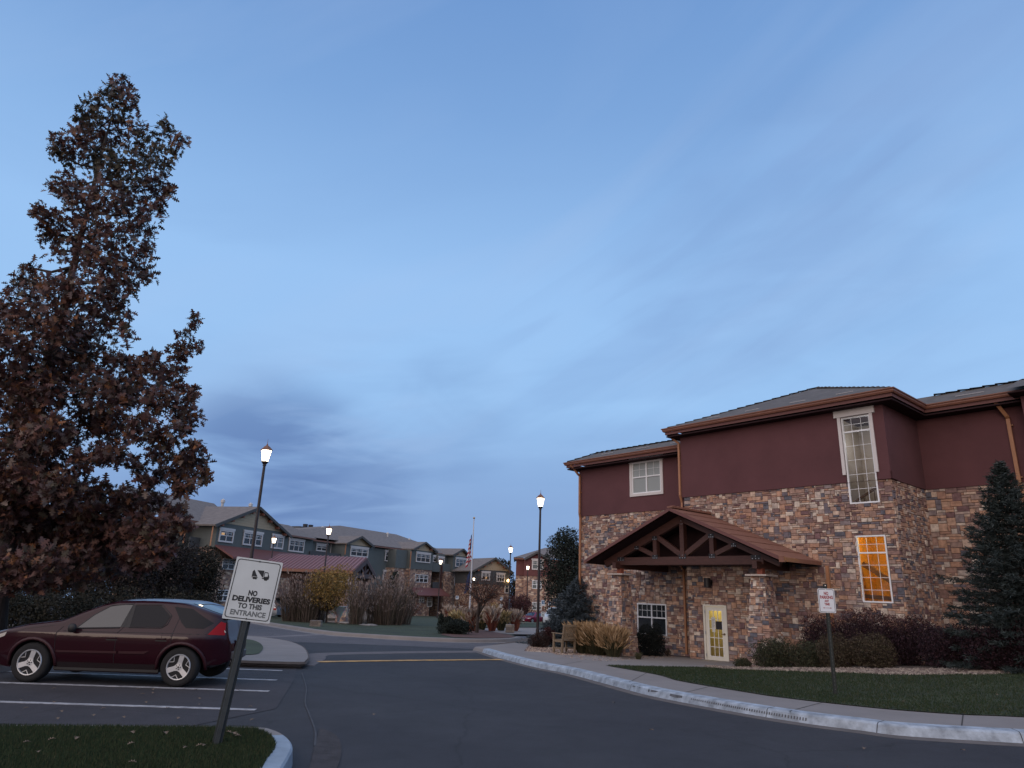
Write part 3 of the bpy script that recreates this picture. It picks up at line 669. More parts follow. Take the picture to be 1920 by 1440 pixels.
# eaves: soffit, fascia, gutter
def eave(poly, z, ov, name='gutter'):
    pass
b = MB(); g = MB(); f = MB(); zE = 7.84
def run(p, q, z, k=0):
    # gutter and fascia along the eave edge from p to q (2-D, outwards is to the right of p->q when going +x)
    p = Vector((*p, 0)); q = Vector((*q, 0)); d = (q-p).normalized(); n = Vector((d.y, -d.x, 0))
    prof = [(.0,-.14),(.055,-.14),(.085,-.09),(.085,-.055),(.115,-.03),(.115,.0),(.10,.0),(.10,-.02),(.0,-.02)]
    P = [[p+n*o+d*(-o if k & 1 else 0)+Vector((0,0,z+h)) for o, h in prof], [q+n*o+d*(o if k & 2 else 0)+Vector((0,0,z+h)) for o, h in prof]]
    o = len(g.v); m = len(prof)
    for S_ in P: g.v += [tuple(x) for x in S_]
    for j in range(m): g.f.append((o+j, o+(j+1) % m, o+m+(j+1) % m, o+m+j))
    g.f.append(tuple(o+j for j in range(m))); g.f.append(tuple(o+m+j for j in reversed(range(m))))
    h = [(.0,-.25),(.0,-.141),(-.03,-.141),(-.03,-.25)]; o = len(f.v)
    for c in (p, q):
        for a, bz in h: f.v.append(tuple(c+n*(a-.002)+Vector((0,0,z+bz))))
    for j in range(4): f.f.append((o+j, o+(j+1) % 4, o+4+(j+1) % 4, o+4+j))
run((-1.55,-.5),(6.85,-.5), zE, 3); run((6.85,-.5),(6.85,2.2), zE, 1); run((6.85,2.2),(9.62,2.2), zE, 0); run((-1.55,1.0),(-1.55,-.5), zE, 2); run((-1.55,6),(-1.55,1.0), zE, 0)
zW = 7.41
run((-8.1,.65),(-1.56,.65), zW, 1); run((-8.1,12),(-8.1,.65), zW, 2)
F.b(g, 'gutter', m_copper); F.b(f, 'fascia', m_copdark)
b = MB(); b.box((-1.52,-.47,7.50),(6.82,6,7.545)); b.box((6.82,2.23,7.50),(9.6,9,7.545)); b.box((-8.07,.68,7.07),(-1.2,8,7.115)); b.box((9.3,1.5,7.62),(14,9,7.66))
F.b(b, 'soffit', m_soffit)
# roofs
b = MB(); sl = .42; e0, e1, yf = -1.58, 6.88, -.53; hw = (e1-e0)/2; ap = (e0+hw, yf+hw, zE+sl*hw); zt = zE+.02
b.raw([(e0,yf,zt),(e1,yf,zt),ap,(e0,14,zt),(e1,14,zt),(ap[0],14,ap[2])], [(0,1,2),(1,4,5,2),(3,0,2,5),(0,3,4,1)])
k = 1.05; w0 = -8.13; yw = .62; zw = zW+.02
b.raw([(w0,yw,zw),(-1.3,yw,zw),(-1.3,yw+k,zw+.45*k),(w0+k,yw+k,zw+.45*k),(w0+k,9,zw+.45*k),(w0,9,zw),(-1.3,9,zw+.45*k)], [(0,1,2,3),(5,0,3,4),(3,2,6,4)])
k = 1.05; yr = 2.17
b.raw([(6.0,yr,zt),(9.9,yr,zt),(14.,yr,zt),(14.,yr+k,zt+.5*k),(6.0,yr+k,zt+.5*k),(6,9,zt+.5*k),(14,9,zt+.5*k)], [(0,1,2,3,4),(4,3,6,5)])
b.raw([(9.3,1.4,7.75),(14,1.4,7.75),(14,3.4,8.5),(9.3,3.4,8.5)], [(0,1,2,3)])
roof = F.b(b, 'roof', m_tile)
b = MB(); r_ = random.Random(5)
def caps(p, q, n, w=.20):
    p = Vector(p); q = Vector(q)
    for i in range(n):
        a = p.lerp(q, i/n)+Vector((0,0,.03)); c = p.lerp(q, (i+1.12)/n)+Vector((0,0,.012)); a.z += r_.random()*.012
        d = (c-a).normalized(); sd = d.cross(Vector((0,0,1))).normalized()*w/2; up = Vector((0,0,.035))
        b.raw([a-sd, a+up, a+sd, c-sd, c+up*.6, c+sd, a-sd-Vector((0,0,.07)), a+sd-Vector((0,0,.07))], [(0,1,4,3),(1,2,5,4),(0,1,2),(6,0,2,7),(3,4,5)])
for a_, c_, n_ in (((e0+.1,yf+.1,zt), ap, 17), ((e1-.1,yf+.1,zt), ap, 17), ((w0+.05,yw+.05,zw), (w0+1.05,yw+1.05,zw+.47), 4), ((w0+1.05,yw+1.05,zw+.47), (-1.4,yw+1.05,zw+.47), 18), ((6.9,yr+1.05,zt+.525), (14,yr+1.05,zt+.525), 20)):
    b = MB(); caps(a_, c_, n_); F.b(b, 'ridge_tiles', m_tile, roof)

# flat pale strips lying on the tiles
m_sg = mat('pale_roof_strip', (.30,.30,.32), .4)
for x0 in (.1, 1.7, 3.4, 5.0): b = MB(); b.beam((x0,-.05,zt+.42*.48+.03), (x0+.55,-.05,zt+.42*.48+.03), .02, .03); F.b(b, 'roof_strip', m_sg, roof)
for x0 in (-6.2, -4.2, -2.4): b = MB(); b.beam((x0,1.0,zw+.45*.38+.03), (x0+.7,1.0,zw+.45*.38+.03), .02, .03); F.b(b, 'roof_strip', m_sg, roof)
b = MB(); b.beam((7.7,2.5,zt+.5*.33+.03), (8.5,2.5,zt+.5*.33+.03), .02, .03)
F.b(b, 'roof_strip', m_sg, roof)
# downspouts
def spout(path, w=.075, strap=()):
    b = MB()
    for p, q in zip(path, path[1:]): b.beam(p, q, w, w*.8, up=(0,-1,0))
    for z in strap: b.box((path[-1][0]-w*.7, path[-1][1]-w*.5, z), (path[-1][0]+w*.7, path[-1][1]+w*.6, z+.03))
    return F.b(b, 'downspout', m_downsp)
spout([(-7.78,.62,7.28),(-7.62,.95,6.85),(-7.62,yW-.14,6.8),(-7.62,yW-.14,5.05),(-7.62,yW-.09,4.85),(-7.62,yW-.09,-.9)], .085, (6.0,3.2,1.0))
spout([(-1.62,-.38,7.7),(-1.42,-.1,7.45),(-1.24,-.06,7.30),(-1.24,-.09,5.25),(-1.24,.02,5.0),(-1.24,.02,4.2)], .075, (6.4,))
spout([(-2.05,.60,2.95),(-2.05,yW-.1,2.55),(-2.05,yW-.1,-.55)], .075, (1.2,))
spout([(4.17,-.10,2.62),(4.17,-.10,-.6)], .09, (1.4,))
spout([(8.75,2.3,7.70),(8.95,yR-.2,7.2),(8.95,yR-.12,7.15),(8.95,yR-.12,5.2),(8.98,yR-.09,5.0),(8.98,yR-.09,-.4)], .10, (6.9,5.3))
# windows
w = make_window(F, lw[0], lw[1], lw[2], lw[3], yW-.01, [1/6,2/6,4/6,5/6], [.55], m_darkglass, split=(.5,), grille_rows=[.775], upper=.55)
w = make_window(F, uw[0]+.0, uw[1], uw[2], uw[3], yW-.05, [.25,.75], [.52], m_blinds, split=(.5,), trim=.11, header=.20, grille_rows=[.76], upper=.52)
w = make_window(F, upw[0], upw[1], upw[2], upw[3], -.02, [1/3,2/3], [.825], m_clear, frame=.045, grille_rows=[.91]+[.825*i/5 for i in (1,2,3,4)])
b = MB(); b.box((4.96,-.105,5.41),(5.055,-.058,7.28)); b.box((5.955,-.105,5.41),(6.05,-.058,7.28)); b.box((4.87,-.125,7.28),(6.13,-.056,7.50)); F.b(b, 'casing', m_trim, w)
w = make_window(F, litw[0], litw[1], litw[2], litw[3], .0, [1/3,2/3], [.735], m_clear, frame=.045, grille_rows=[.865]+[.735*i/4 for i in (1,2,3)])
w['label'] = 'window lit orange from inside'
# stair hall behind the two tall windows
m_hall = mat('stair_hall_wall', (.42,.36,.30), .8); m_hallo = mat('ochre_wall', (.55,.30,.08), .7)
b = MB(); b.raw([(4.6,2.4,1.0),(6.25,2.4,1.0),(6.25,2.4,3.95),(4.6,2.4,3.95),(4.6,.13,1.0),(6.25,.13,1.0),(6.25,.13,3.95),(4.6,.13,3.95)], [(0,1,2,3),(4,0,3,7),(1,5,6,2),(3,2,6,7),(0,4,5,1)])
F.b(b, 'lower_hall', m_hallo)
b = MB(); b.raw([(4.6,2.4,4.0),(6.25,2.4,4.0),(6.25,2.4,7.6),(4.6,2.4,7.6),(4.6,.20,4.0),(6.25,.20,4.0),(6.25,.20,7.6),(4.6,.20,7.6)], [(0,1,2,3),(4,0,3,7),(1,5,6,2),(3,2,6,7),(0,4,5,1)])
F.b(b, 'upper_hall', m_hall)
b = MB(); b.beam((4.7,1.3,2.75),(6.2,1.3,1.75), .12, .16); b.beam((4.7,.9,1.75),(6.2,.9,1.65), .1, .12); b.beam((5.2,1.0,1.1),(6.2,1.0,2.0), .10, .12); b.box((5.62,1.7,1.0),(5.78,1.85,3.94))
b.beam((4.7,1.3,4.75),(6.1,1.3,5.55), .05, .07); b.beam((4.7,1.3,4.2),(6.1,1.3,4.9), .06, .14)
for i in range(8): x = 4.8+.17*i; b.beam((x,1.3,4.3+.55*(x-4.7)),(x,1.3,4.78+.55*(x-4.7)), .02, .02)
F.b(b, 'staircase', mat('stair_timber', (.16,.10,.07), .6))
def plight(name, loc, e, col, r=.1):
    l = bpy.data.lights.new(name, 'POINT'); l.energy = e; l.color = col; l.shadow_soft_size = r
    o = bpy.data.objects.new(name, l); COL.objects.link(o); o.parent = near; o.location = (loc[0], loc[1], loc[2]-Z0); return o
plight('hall_light', (5.9,.9,3.6), 62, (1.,.70,.22)); plight('upper_hall_light', (5.4,1.2,6.6), 20, (.95,.94,.96), .25)
# the entrance door
b = MB(); a, c, d, e = door; rectring(b, a, c, d, e, .07, -.02, .10, ws=(.07,.07,.02,.07)); dr = F.b(b, 'door', m_cream)
b = MB(); a, c, d, e = a+.075, c-.075, d+.025, e-.075; rectring(b, a, c, d, e, .12, .015, .06, ws=(.14,.14,.26,.13)); F.b(b, 'door_leaf', m_cream, dr)
ga, gc, gd, ge = a+.14, c-.14, d+.26, e-.13
b = MB()
for i in (1,2): x = ga+(gc-ga)*i/3; b.box((x-.009,.02,gd),(x+.009,.045,ge))
for i in range(1,5): z = gd+(ge-gd)*i/5; b.box((ga,.021,z-.009),(gc,.044,z+.009))
rectring(b, ga-.02, gc+.02, gd-.02, ge+.02, .02, .005, .018)
F.b(b, 'grille', m_white, dr)
b = MB(); b.raw([(ga,.035,gd),(gc,.035,gd),(gc,.035,ge),(ga,.035,ge)], [(0,1,2,3)]); F.b(b, 'pane', m_clear, dr)
b = MB(); b.box((ga+.10,.004,ge-.62),(ga+.26,.010,ge-.22)); b.box((ga+.12,.003,ge-.72),(ga+.24,.009,ge-.62)); n_ = F.b(b, 'notice', mat('paper', (.62,.63,.60), .8), dr)
b = MB()
for i in range(9): b.box((ga+.12,.0015,ge-.30-.032*i),(ga+.24-.02*(i % 3),.0035,ge-.292-.032*i))
F.b(b, 'notice_text', mat('ink', (.12,.12,.13), .8), dr)
b = MB(); b.box((ga+.27,.005,ge-.62),(gc-.01,.03,ge-.35)); F.b(b, 'keypad', m_black, dr)
b = MB(); b.lathe([(.0,0),(.035,0),(.035,.02),(.0,.02)], 12, (c-.06,.0,0)); b.v = [(x, -(z)+.012, y_+.0+ .30) if 0 else (x, .012-z, y_+.33) for x, y_, z in b.v]
b.beam((c-.06,-.02,.33),(c-.17,-.035,.33), .02, .022); F.b(b, 'handle', mat('aged_brass', (.20,.14,.08), .4, metal=.6), dr)
for z in (-.45,.3,1.0): b = MB(); b.box((door[0]+.055,-.03,z),(door[0]+.09,-.015,z+.1)); F.b(b, 'hinge', m_bolt, dr)
b = MB(); b.raw([(-.6,2.2,Z0),(.6,2.2,Z0),(.6,2.2,1.6),(-.6,2.2,1.6),(-.6,.13,Z0),(.6,.13,Z0),(.6,.13,1.6),(-.6,.13,1.6)], [(0,1,2,3),(4,0,3,7),(1,5,6,2),(3,2,6,7),(0,4,5,1)])
F.b(b, 'lobby', mat('lobby_wall', (.50,.42,.22), .8))
plight('lobby_light', (0,1.1,1.35), 22, (1.,.85,.42), .15)
# wall lamp: a downward cylinder on a bracket
b = MB(); b.lathe([(.0,.16),(.10,.16),(.115,.15),(.115,-.16),(.10,-.16),(.10,-.10),(.0,-.10)], 20, (-.12,-.24,2.04)); b.beam((-.12,-.02,2.04),(-.12,-.14,2.04), .07, .09); b.box((-.2,-.03,1.94),(-.04,.0,2.14))
F.b(b, 'wall_lamp', m_black, smooth=False)
# vent
b = MB(); rectring(b, -4.45, -4.20, 2.28, 2.45, .02, yW-.06, yW)
for i in range(3): b.box((-4.43,yW-.05,2.30+.045*i),(-4.22,yW-.03,2.325+.045*i))
F.b(b, 'wall_vent', mat('brown_vent', (.16,.09,.075), .7))
# ---------------- porch
pc = -.04; yP = -1.7; yF = -2.42; zr, ze, hs = 4.47, 2.76, 3.95
b = MB(); th = .08
for sg in (-1, 1):
    r0 = (pc, yF, zr); e_ = (pc+sg*hs, yF, ze)
    b.slab([(pc, yF, zr), (pc+sg*hs, yF, ze), (pc+sg*hs, (-.05 if sg > 0 else yW-.05), ze), (pc, -.05 if sg > 0 else yW-.05, zr)], th)
pr = F.b(b, 'porch_roof', m_porchroof)
b = MB(); b.prism([(pc-3.35, 2.80), (pc+3.35, 2.80), (pc, zr-.2)], lambda x, z: (x, -.62, z), lambda x, z: (x, -.56, z)); F.b(b, 'gable_shade_panel', m_soffit, pr)  # added dark panel, stands in for the shade behind the truss
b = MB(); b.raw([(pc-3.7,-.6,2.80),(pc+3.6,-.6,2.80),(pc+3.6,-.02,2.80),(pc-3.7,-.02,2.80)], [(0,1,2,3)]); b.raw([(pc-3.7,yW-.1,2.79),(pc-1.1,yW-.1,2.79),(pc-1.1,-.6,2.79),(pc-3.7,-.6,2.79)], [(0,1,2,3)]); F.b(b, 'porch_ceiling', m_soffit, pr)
b = MB()     # low ribs over the metal, ridge cap
for i in range(1, 7):
    u = i/7; b.beam((pc+hs*u, yF+.02, zr+(ze-zr)*u+.008), (pc+hs*u, -.06, zr+(ze-zr)*u+.008), .02, .008)
b.beam((pc, yF-.02, zr+.02), (pc, -.06, zr+.02), .22, .05)
for i in range(9): y_ = yF+.1+i*.26; b.beam((pc, y_, zr+.05), (pc, y_+.2, zr+.035), .20, .05)
F.b(b, 'ridge_cap', m_porchroof, pr)
b = MB()
for sg in (-1, 1): b.beam((pc, yF-.02, zr-.06), (pc+sg*hs, yF-.02, ze-.06), .035, .10, up=(0,0,1))
F.b(b, 'bargeboard', m_copdark, pr)
b = MB(); b.beam((pc+hs+.03, yF+.0, ze-.07), (pc+hs+.03, -.08, ze-.07), .12, .12); b.box((pc+hs-.06, yF-.06, ze-.15), (pc+hs+.10, yF+.03, ze+.02)); F.b(b, 'porch_gutter', m_copper, pr)
b = MB(); b.beam((pc-hs-.03, yF, ze-.09), (pc-hs-.03, yW-.08, ze-.09), .10, .10)
F.b(b, 'porch_gutter', m_copper, pr)
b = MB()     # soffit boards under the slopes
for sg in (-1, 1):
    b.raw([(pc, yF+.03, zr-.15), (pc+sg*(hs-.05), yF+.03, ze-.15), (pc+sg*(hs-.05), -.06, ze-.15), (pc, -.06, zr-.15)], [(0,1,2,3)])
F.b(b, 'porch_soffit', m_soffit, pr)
# truss
b = MB(); sl_ = (zr-ze)/hs; yT = yP
def rz(x): return zr-.30-abs(x-pc)*sl_
for sg in (-1, 1): b.beam((pc, yT, zr-.30), (pc+sg*3.55, yT, rz(pc+3.55)), .16, .26)
b.beam((pc-3.0, yT, 2.72), (pc+3.0, yT, 2.72), .17, .27)
b.beam((pc, yT, 2.84), (pc, yT, zr-.36), .165, .20, up=(0,1,0))
for sg in (-1, 1):
    b.beam((pc+sg*1.17, yT, 2.84), (pc+sg*1.17, yT, rz(1.17+pc)-.05), .16, .18, up=(0,1,0))
    b.beam((pc+sg*.08, yT, 2.92), (pc+sg*1.10, yT, rz(1.17+pc)-.10), .14, .17)
    b.beam((pc+sg*1.25, yT, 2.92), (pc+sg*1.95, yT, rz(1.95+pc)-.12), .13, .15)
F.b(b, 'truss', m_beam)
b = MB()
for sg in (-1, 1): b.beam((pc+sg*2.85, yF+.35, 2.56), (pc+sg*2.85, (-.05 if sg > 0 else yW-.05), 2.56), .16, .22)
b.beam((pc, yT, zr-.32), (pc, -.05, zr-.32), .14, .2); b.beam((pc-2.9, -.14, 2.73), (pc+2.9, -.14, 2.73), .12, .2)
F.b(b, 'porch_beam', m_beam)
def pl_(x, z, w=.20, h=.18):
    b = MB(); b.box((x-w/2, yT-.092, z-h/2), (x+w/2, yT-.080, z+h/2)); p_ = F.b(b, 'gusset_plate', m_black)
    for rx, rz_ in ((-.33*w, -h*.28), (0, -h*.28), (.33*w, -h*.28), (0, h*.25)):
        b = MB(); b.box((x+rx-.013, yT-.100, z+rz_-.013), (x+rx+.013, yT-.0925, z+rz_+.013)); F.b(b, 'bolt', m_bolt, p_)
pl_(pc, 2.86, .30, .16); pl_(pc, 4.02, .14, .2)
for sg in (-1, 1): pl_(pc+sg*1.17, 2.86, .24, .14); pl_(pc+sg*1.17, 3.52, .22, .14); pl_(pc+sg*2.0, 3.2, .2, .12); pl_(pc+sg*2.75, 2.80, .34, .14)
# tapered stone columns
for sg in (-1, 1):
    x0 = pc+sg*2.85+.0; zt_ = 2.22; zb_ = -1.0; H = zt_-zb_; w0 = .50; w1 = .235
    hwd = lambda v: w0+(w1-w0)*v/H
    b = MB(); b.raw([(x0-w0+.02,yP-w0+.02,zb_),(x0+w0-.02,yP-w0+.02,zb_),(x0+w0-.02,yP+w0-.02,zb_),(x0-w0+.02,yP+w0-.02,zb_),(x0-w1+.02,yP-w1+.02,zt_),(x0+w1-.02,yP-w1+.02,zt_),(x0+w1-.02,yP+w1-.02,zt_),(x0-w1+.02,yP+w1-.02,zt_)],
        [(0,1,5,4),(1,2,6,5),(2,3,7,6),(3,0,4,7),(4,5,6,7)])
    co = F.b(b, 'stone_column', m_mortar)
    b = MB(); W2 = .76
    for q, (ux, uy, nx, ny) in enumerate(((1,0,0,-1),(0,1,1,0),(-1,0,0,1),(0,-1,-1,0))):
        def mp(u, v, d, ux=ux, uy=uy, nx=nx, ny=ny):
            h = hwd(v)-.02; k = (u/W2*2-1)*(h+d*.7); return (x0+ux*k+nx*(h+d), yP+uy*k+ny*(h+d), zb_+v)
        stones(b, W2, H, mp, seed=20+q+sg, mod=.062)
    F.b(b, 'column_stones', m_stone, co)
    b = MB(); b.box((x0-.36,yP-.36,zt_), (x0+.36,yP+.36,zt_+.055)); F.b(b, 'column_cap', m_cap, co, bevel=.01)
    b = MB(); b.box((x0-.09,yP-.09,zt_+.055), (x0+.09,yP+.09,2.46)); F.b(b, 'post_stub', mat('redwood_post', (.30,.085,.05), .7, noise=.3, nscale=12), co)
# ------------------------------------------------------------------ cars
def interp(x, P):
    P = sorted(P); xs = [p[0] for p in P]; ys = [p[1] for p in P]
    return float(np.interp(x, xs, ys))
def smoothed(P, r=.05):
    return lambda x: (interp(x-r, P)+2*interp(x, P)+interp(x+r, P))/4
m_tyre = mat('tyre_rubber', (.012,.012,.013), .85, bump=.3, bscale=30)
m_rim = mat('alloy_rim', (.50,.52,.55), .35, metal=.45)
m_plast = mat('black_plastic', (.012,.012,.014), .55)
m_carglass = mat('car_glass', (.012,.018,.022), .03, spec=.9)
m_carglass.node_tree.nodes['Principled BSDF'].inputs['IOR'].default_value = 1.6
m_tint = mat('tinted_car_glass', (.006,.007,.011), .12, spec=.25)
m_tail = mat('tail_lamp_red', (.26,.002,.005), .35, spec=.25)
m_tail.node_tree.nodes['Principled BSDF'].inputs['Emission Color'].default_value = (1,.02,.03,1); m_tail.node_tree.nodes['Principled BSDF'].inputs['Emission Strength'].default_value = .03
m_clearlamp = mat('clear_lamp', (.55,.52,.48), .12, spec=.8)
def car_paint(name, c, metal=.35): return mat(name, c, .30, metal=metal, coat=.5, spec=.2)
def make_wheel(root, x, side, Rt, wd, W_, spokes=3, big=True, hz=None):
    hz = Rt if hz is None else hz; n = 40 if big else 18
    def wl(mb): mb.v = [(x+a, side*(W_-.0)+side*(b_), hz+c) for a, b_, c in mb.v]; return mb
    b = MB(); pr = [(.60*Rt,-.01),(.80*Rt,.008),(.94*Rt,.0),(Rt,-.035),(Rt,-wd+.03),(.94*Rt,-wd),(.6*Rt,-wd)]
    b.lathe(pr, n); b.v = [(q[0], q[2], q[1]) for q in b.v]
    w = wl(b).build('wheel', m_tyre, root, smooth=True)
    b = MB(); b.lathe([(.655*Rt,-.09),(.655*Rt,.0),(.63*Rt,.012),(.595*Rt,.010),(.57*Rt,-.02),(.57*Rt,-.09)], n)
    r0, r1 = .10*Rt, .60*Rt
    b.lathe([(.0,.0),(.15*Rt,-.003),(.19*Rt,-.02),(.19*Rt,-.08)], n)
    def spoke(a, w0, w1, ra, rb, d0=-.006, d1=.004, th=.03):
        c, s_ = math.cos(a), math.sin(a); P = []
        for r_, w_, dd in ((ra, w0, d0), (rb, w1, d1)):
            for k in (-1, 1): P.append((c*r_-s_*w_*k, s_*r_+c*w_*k, dd))
        b.raw([*P, *[(p[0], p[1], p[2]-th) for p in P]], [(0,1,3,2),(4,6,7,5),(0,2,6,4),(1,5,7,3)])
    if spokes == 3:
        for k in range(3):
            a = math.radians(90+12+120*k); spoke(a, .115*Rt, .135*Rt, .08*Rt, .60*Rt)
            spoke(a, .19*Rt, .10*Rt, .0, .30*Rt, -.004, -.003)
            a += math.radians(60); spoke(a, .016*Rt, .016*Rt, .15*Rt, .40*Rt, -.012, -.012, .02)
            for sg in (-1, 1):
                p = Vector((math.cos(a)*.39*Rt, math.sin(a)*.39*Rt, -.014)); q = Vector((math.cos(a+sg*.32)*.60*Rt, math.sin(a+sg*.32)*.60*Rt, -.008)); b.beam(p, q, .018*Rt*1.6, .015, up=(0,0,1))
    else:
        for k in range(spokes): spoke(math.radians(90+360/spokes*k), .06*Rt, .09*Rt, .1*Rt, .60*Rt)
    b.v = [(q[0], q[2], q[1]) for q in b.v]; wl(b).build('rim', m_rim, w)
    b = MB(); b.lathe([(.57*Rt,-.075),(.0,-.075)], n)
    if big:
        b.lathe([(.045*Rt,-.002),(.045*Rt,.006),(.0,.006)], 14)
        for k in range(5): a = math.radians(36+72*k); b.lathe([(.028*Rt,-.004),(.028*Rt,.004),(.0,.004)], 8, (math.cos(a)*.115*Rt, math.sin(a)*.115*Rt, 0))
    b.v = [(q[0], q[2], q[1]) for q in b.v]; wl(b).build('hub', m_plast, w)
def make_car(name, label, cat, loc, heading, spec, paint, group=None, big=False):
    root = thing(name, label, cat, loc, heading, group)
    zt = smoothed(spec['top'], spec.get('sm', .05)); zb0 = smoothed(spec['bot'], .03); hf, hr, Rt, hz = spec['hf'], spec['hr'], spec['Rt'], spec.get('hz', spec['Rt'])
    Ra = spec.get('Ra', Rt*1.14); W_ = spec['W']; belt = spec['belt']; tum = spec.get('tum', .36); xf, xr = spec['xf'], spec['xr']
    def zb(x):
        z = zb0(x)
        for h in (hf, hr):
            if abs(x-h) < Ra: z = max(z, hz-.02+math.sqrt(max(0, Ra*Ra-(x-h)**2)))
        return z
    def plan(x):
        f = 1.
        if x > xf-.85: f -= spec.get('pf', .24)*((x-xf+.85)/.85)**2.2
        if x < xr+.70: f -= spec.get('prr', .15)*((xr+.70-x)/.70)**2.2
        return f
    def w(x, z):
        y = W_
        if z > belt: y -= tum*(z-belt)+.012
        elif z > belt-.03: y -= .012*(z-belt+.03)/.03
        if z < .76: y -= spec.get('tuck', .05)*(.76-z)
        if z < .46: y -= .30*(.46-z)
        t = zt(x); r = spec.get('rr', .07)
        if z > t-r: q = min(1., (z-t+r)/r); y -= r*1.3*(1-math.sqrt(max(0., 1-q*q)))
        return y*plan(x)
    crown = spec.get('crown', .07)
    n = 130 if big else 60; nv = 22 if big else 12; nt_ = 8
    xs = sorted(set([xr+(xf-xr)*i/n for i in range(n+1)]+[h+sg*Ra*math.cos(math.pi*k/24) for h in (hf, hr) for k in range(13) for sg in (-1, 1)]))
    b = MB(); cols = []
    for x in xs:
        a, t = zb(x), zt(x); t = max(t, a+.02); c = []
        for j in range(nv+1):
            u = j/nv; u = 1-(1-u)**1.25; z = a+(t-a)*u; c.append((w(x, z), z))
        wt = c[-1][0]
        for j in range(1, nt_+1): u = 1-j/nt_; c.append((wt*u, t+crown*(1-u*u)*min(1., max(.15, (t-.45)))))
        cols.append(c)
    m_ = len(cols[0]); full = 2*m_-1
    for x, c in zip(xs, cols):
        for y, z in c: b.v.append((x, y, z))
        for y, z in reversed(c[:-1]): b.v.append((x, -y, z))
    for i in range(len(xs)-1):
        for j in range(full-1): b.f.append((i*full+j, (i+1)*full+j, (i+1)*full+j+1, i*full+j+1))
    b.f.append(tuple(range(full))); b.f.append(tuple((len(xs)-1)*full+j for j in reversed(range(full))))
    body = b.build('body', paint, root, smooth=True)
    mo = body.modifiers.new('e', 'EDGE_SPLIT'); mo.split_angle = math.radians(38)
    # dark underside and wheel wells
    b = MB(); zu = spec.get('zu', .24)
    b.box((xr+.35, -W_*.62, zu+.08), (hr-Ra, W_*.62, zu+.4)); b.box((hr+Ra, -W_*.88, zu-.02), (hf-Ra, W_*.88, zu+.25)); b.box((hf+Ra, -W_*.72, zu), (xf-.2, W_*.72, zu+.25))
    for h in (hf, hr):
        k = 14
        for sg in (-1, 1):
            pts = [(h+Ra*math.cos(math.pi*i/k)*1.0, hz-.02+Ra*math.sin(math.pi*i/k)) for i in range(k+1)]
            for (x0, z0), (x1, z1) in zip(pts, pts[1:]): b.raw([(x0, sg*w(x0, z0)*.995, z0), (x1, sg*w(x1, z1)*.995, z1), (x1, sg*W_*.45, z1), (x0, sg*W_*.45, z0)], [(0,1,2,3)])
        b.box((h-Ra, -W_*.45, hz-.05), (h+Ra, W_*.45, hz+Ra))
    b.build('underbody', m_plast, root)
    def side_patch(nm, poly, m, off=.006, both=True, parent=root, th=0):
        for sg in ((1, -1) if both else (1,)):
            mb = MB()
            # split the outline into strips so it follows the curved side
            xs_ = [p[0] for p in poly]; x0, x1 = min(xs_), max(xs_); K = 14; o = len(mb.v)
            def cut(x):
                ys = []
                for (xa, za), (xb, zb_) in zip(poly, poly[1:]+poly[:1]):
                    if (xa-x)*(xb-x) <= 0 and xa != xb: ys.append(za+(zb_-za)*(x-xa)/(xb-xa))
                return (min(ys), max(ys))
            X = sorted(set([x0+1e-4, x1-1e-4]+[x0+(x1-x0)*i/K for i in range(1, K)]+[x for x in xs_ if x0 < x < x1]))
            for x in X:
                lo, hi = cut(x)
                for q in range(5): z = lo+(hi-lo)*q/4; mb.v.append((x, sg*(w(x, z)+off), z))
            for i in range(len(X)-1):
                for q in range(4): mb.f.append((o+i*5+q, o+i*5+q+1, o+(i+1)*5+q+1, o+(i+1)*5+q))
            out = mb.build(nm, m, parent, smooth=True)
        return out
    def top_patch(nm, x0, x1, yf0, yf1, m, off=.006, parent=root, inset=.0):
        mb = MB(); K, J = 10, 10; 
        for i in range(K+1):
            x = x0+(x1-x0)*i/K; t = zt(x); wt = w(x, t)
            for j in range(J+1):
                u = -1+2*j/J; f = yf0+(yf1-yf0)*i/K; y = wt*u*f; uu = y/wt; mb.v.append((x, y, t+crown*(1-uu*uu)*min(1., max(.15, (t-.45)))+off))
        for i in range(K):
            for j in range(J): o = i*(J+1)+j; mb.f.append((o, o+1, o+J+2, o+J+1))
        return mb.build(nm, m, parent, smooth=True)
    def line(nm, pts, m, r=.005, off=.004, sides=(1, -1)):
        for sg in sides:
            mb = MB(); P = []
            for (xa, za), (xb, zb_) in zip(pts, pts[1:]):
                for i in range(6): x, z = xa+(xb-xa)*i/6, za+(zb_-za)*i/6; P.append((x, sg*(w(x, z)+off), z))
            P.append((pts[-1][0], sg*(w(*pts[-1])+off), pts[-1][1])); mb.tube(P, r, 5)
            out = mb.build(nm, m, root)
        return out
    for x in (hf, hr):
        for sd in (1, -1): make_wheel(root, x, sd, Rt, .22, w(x, hz+Ra)*.985, spec.get('spokes', 5), big, hz)
    return root, body, w, zt, side_patch, top_patch, line, zb

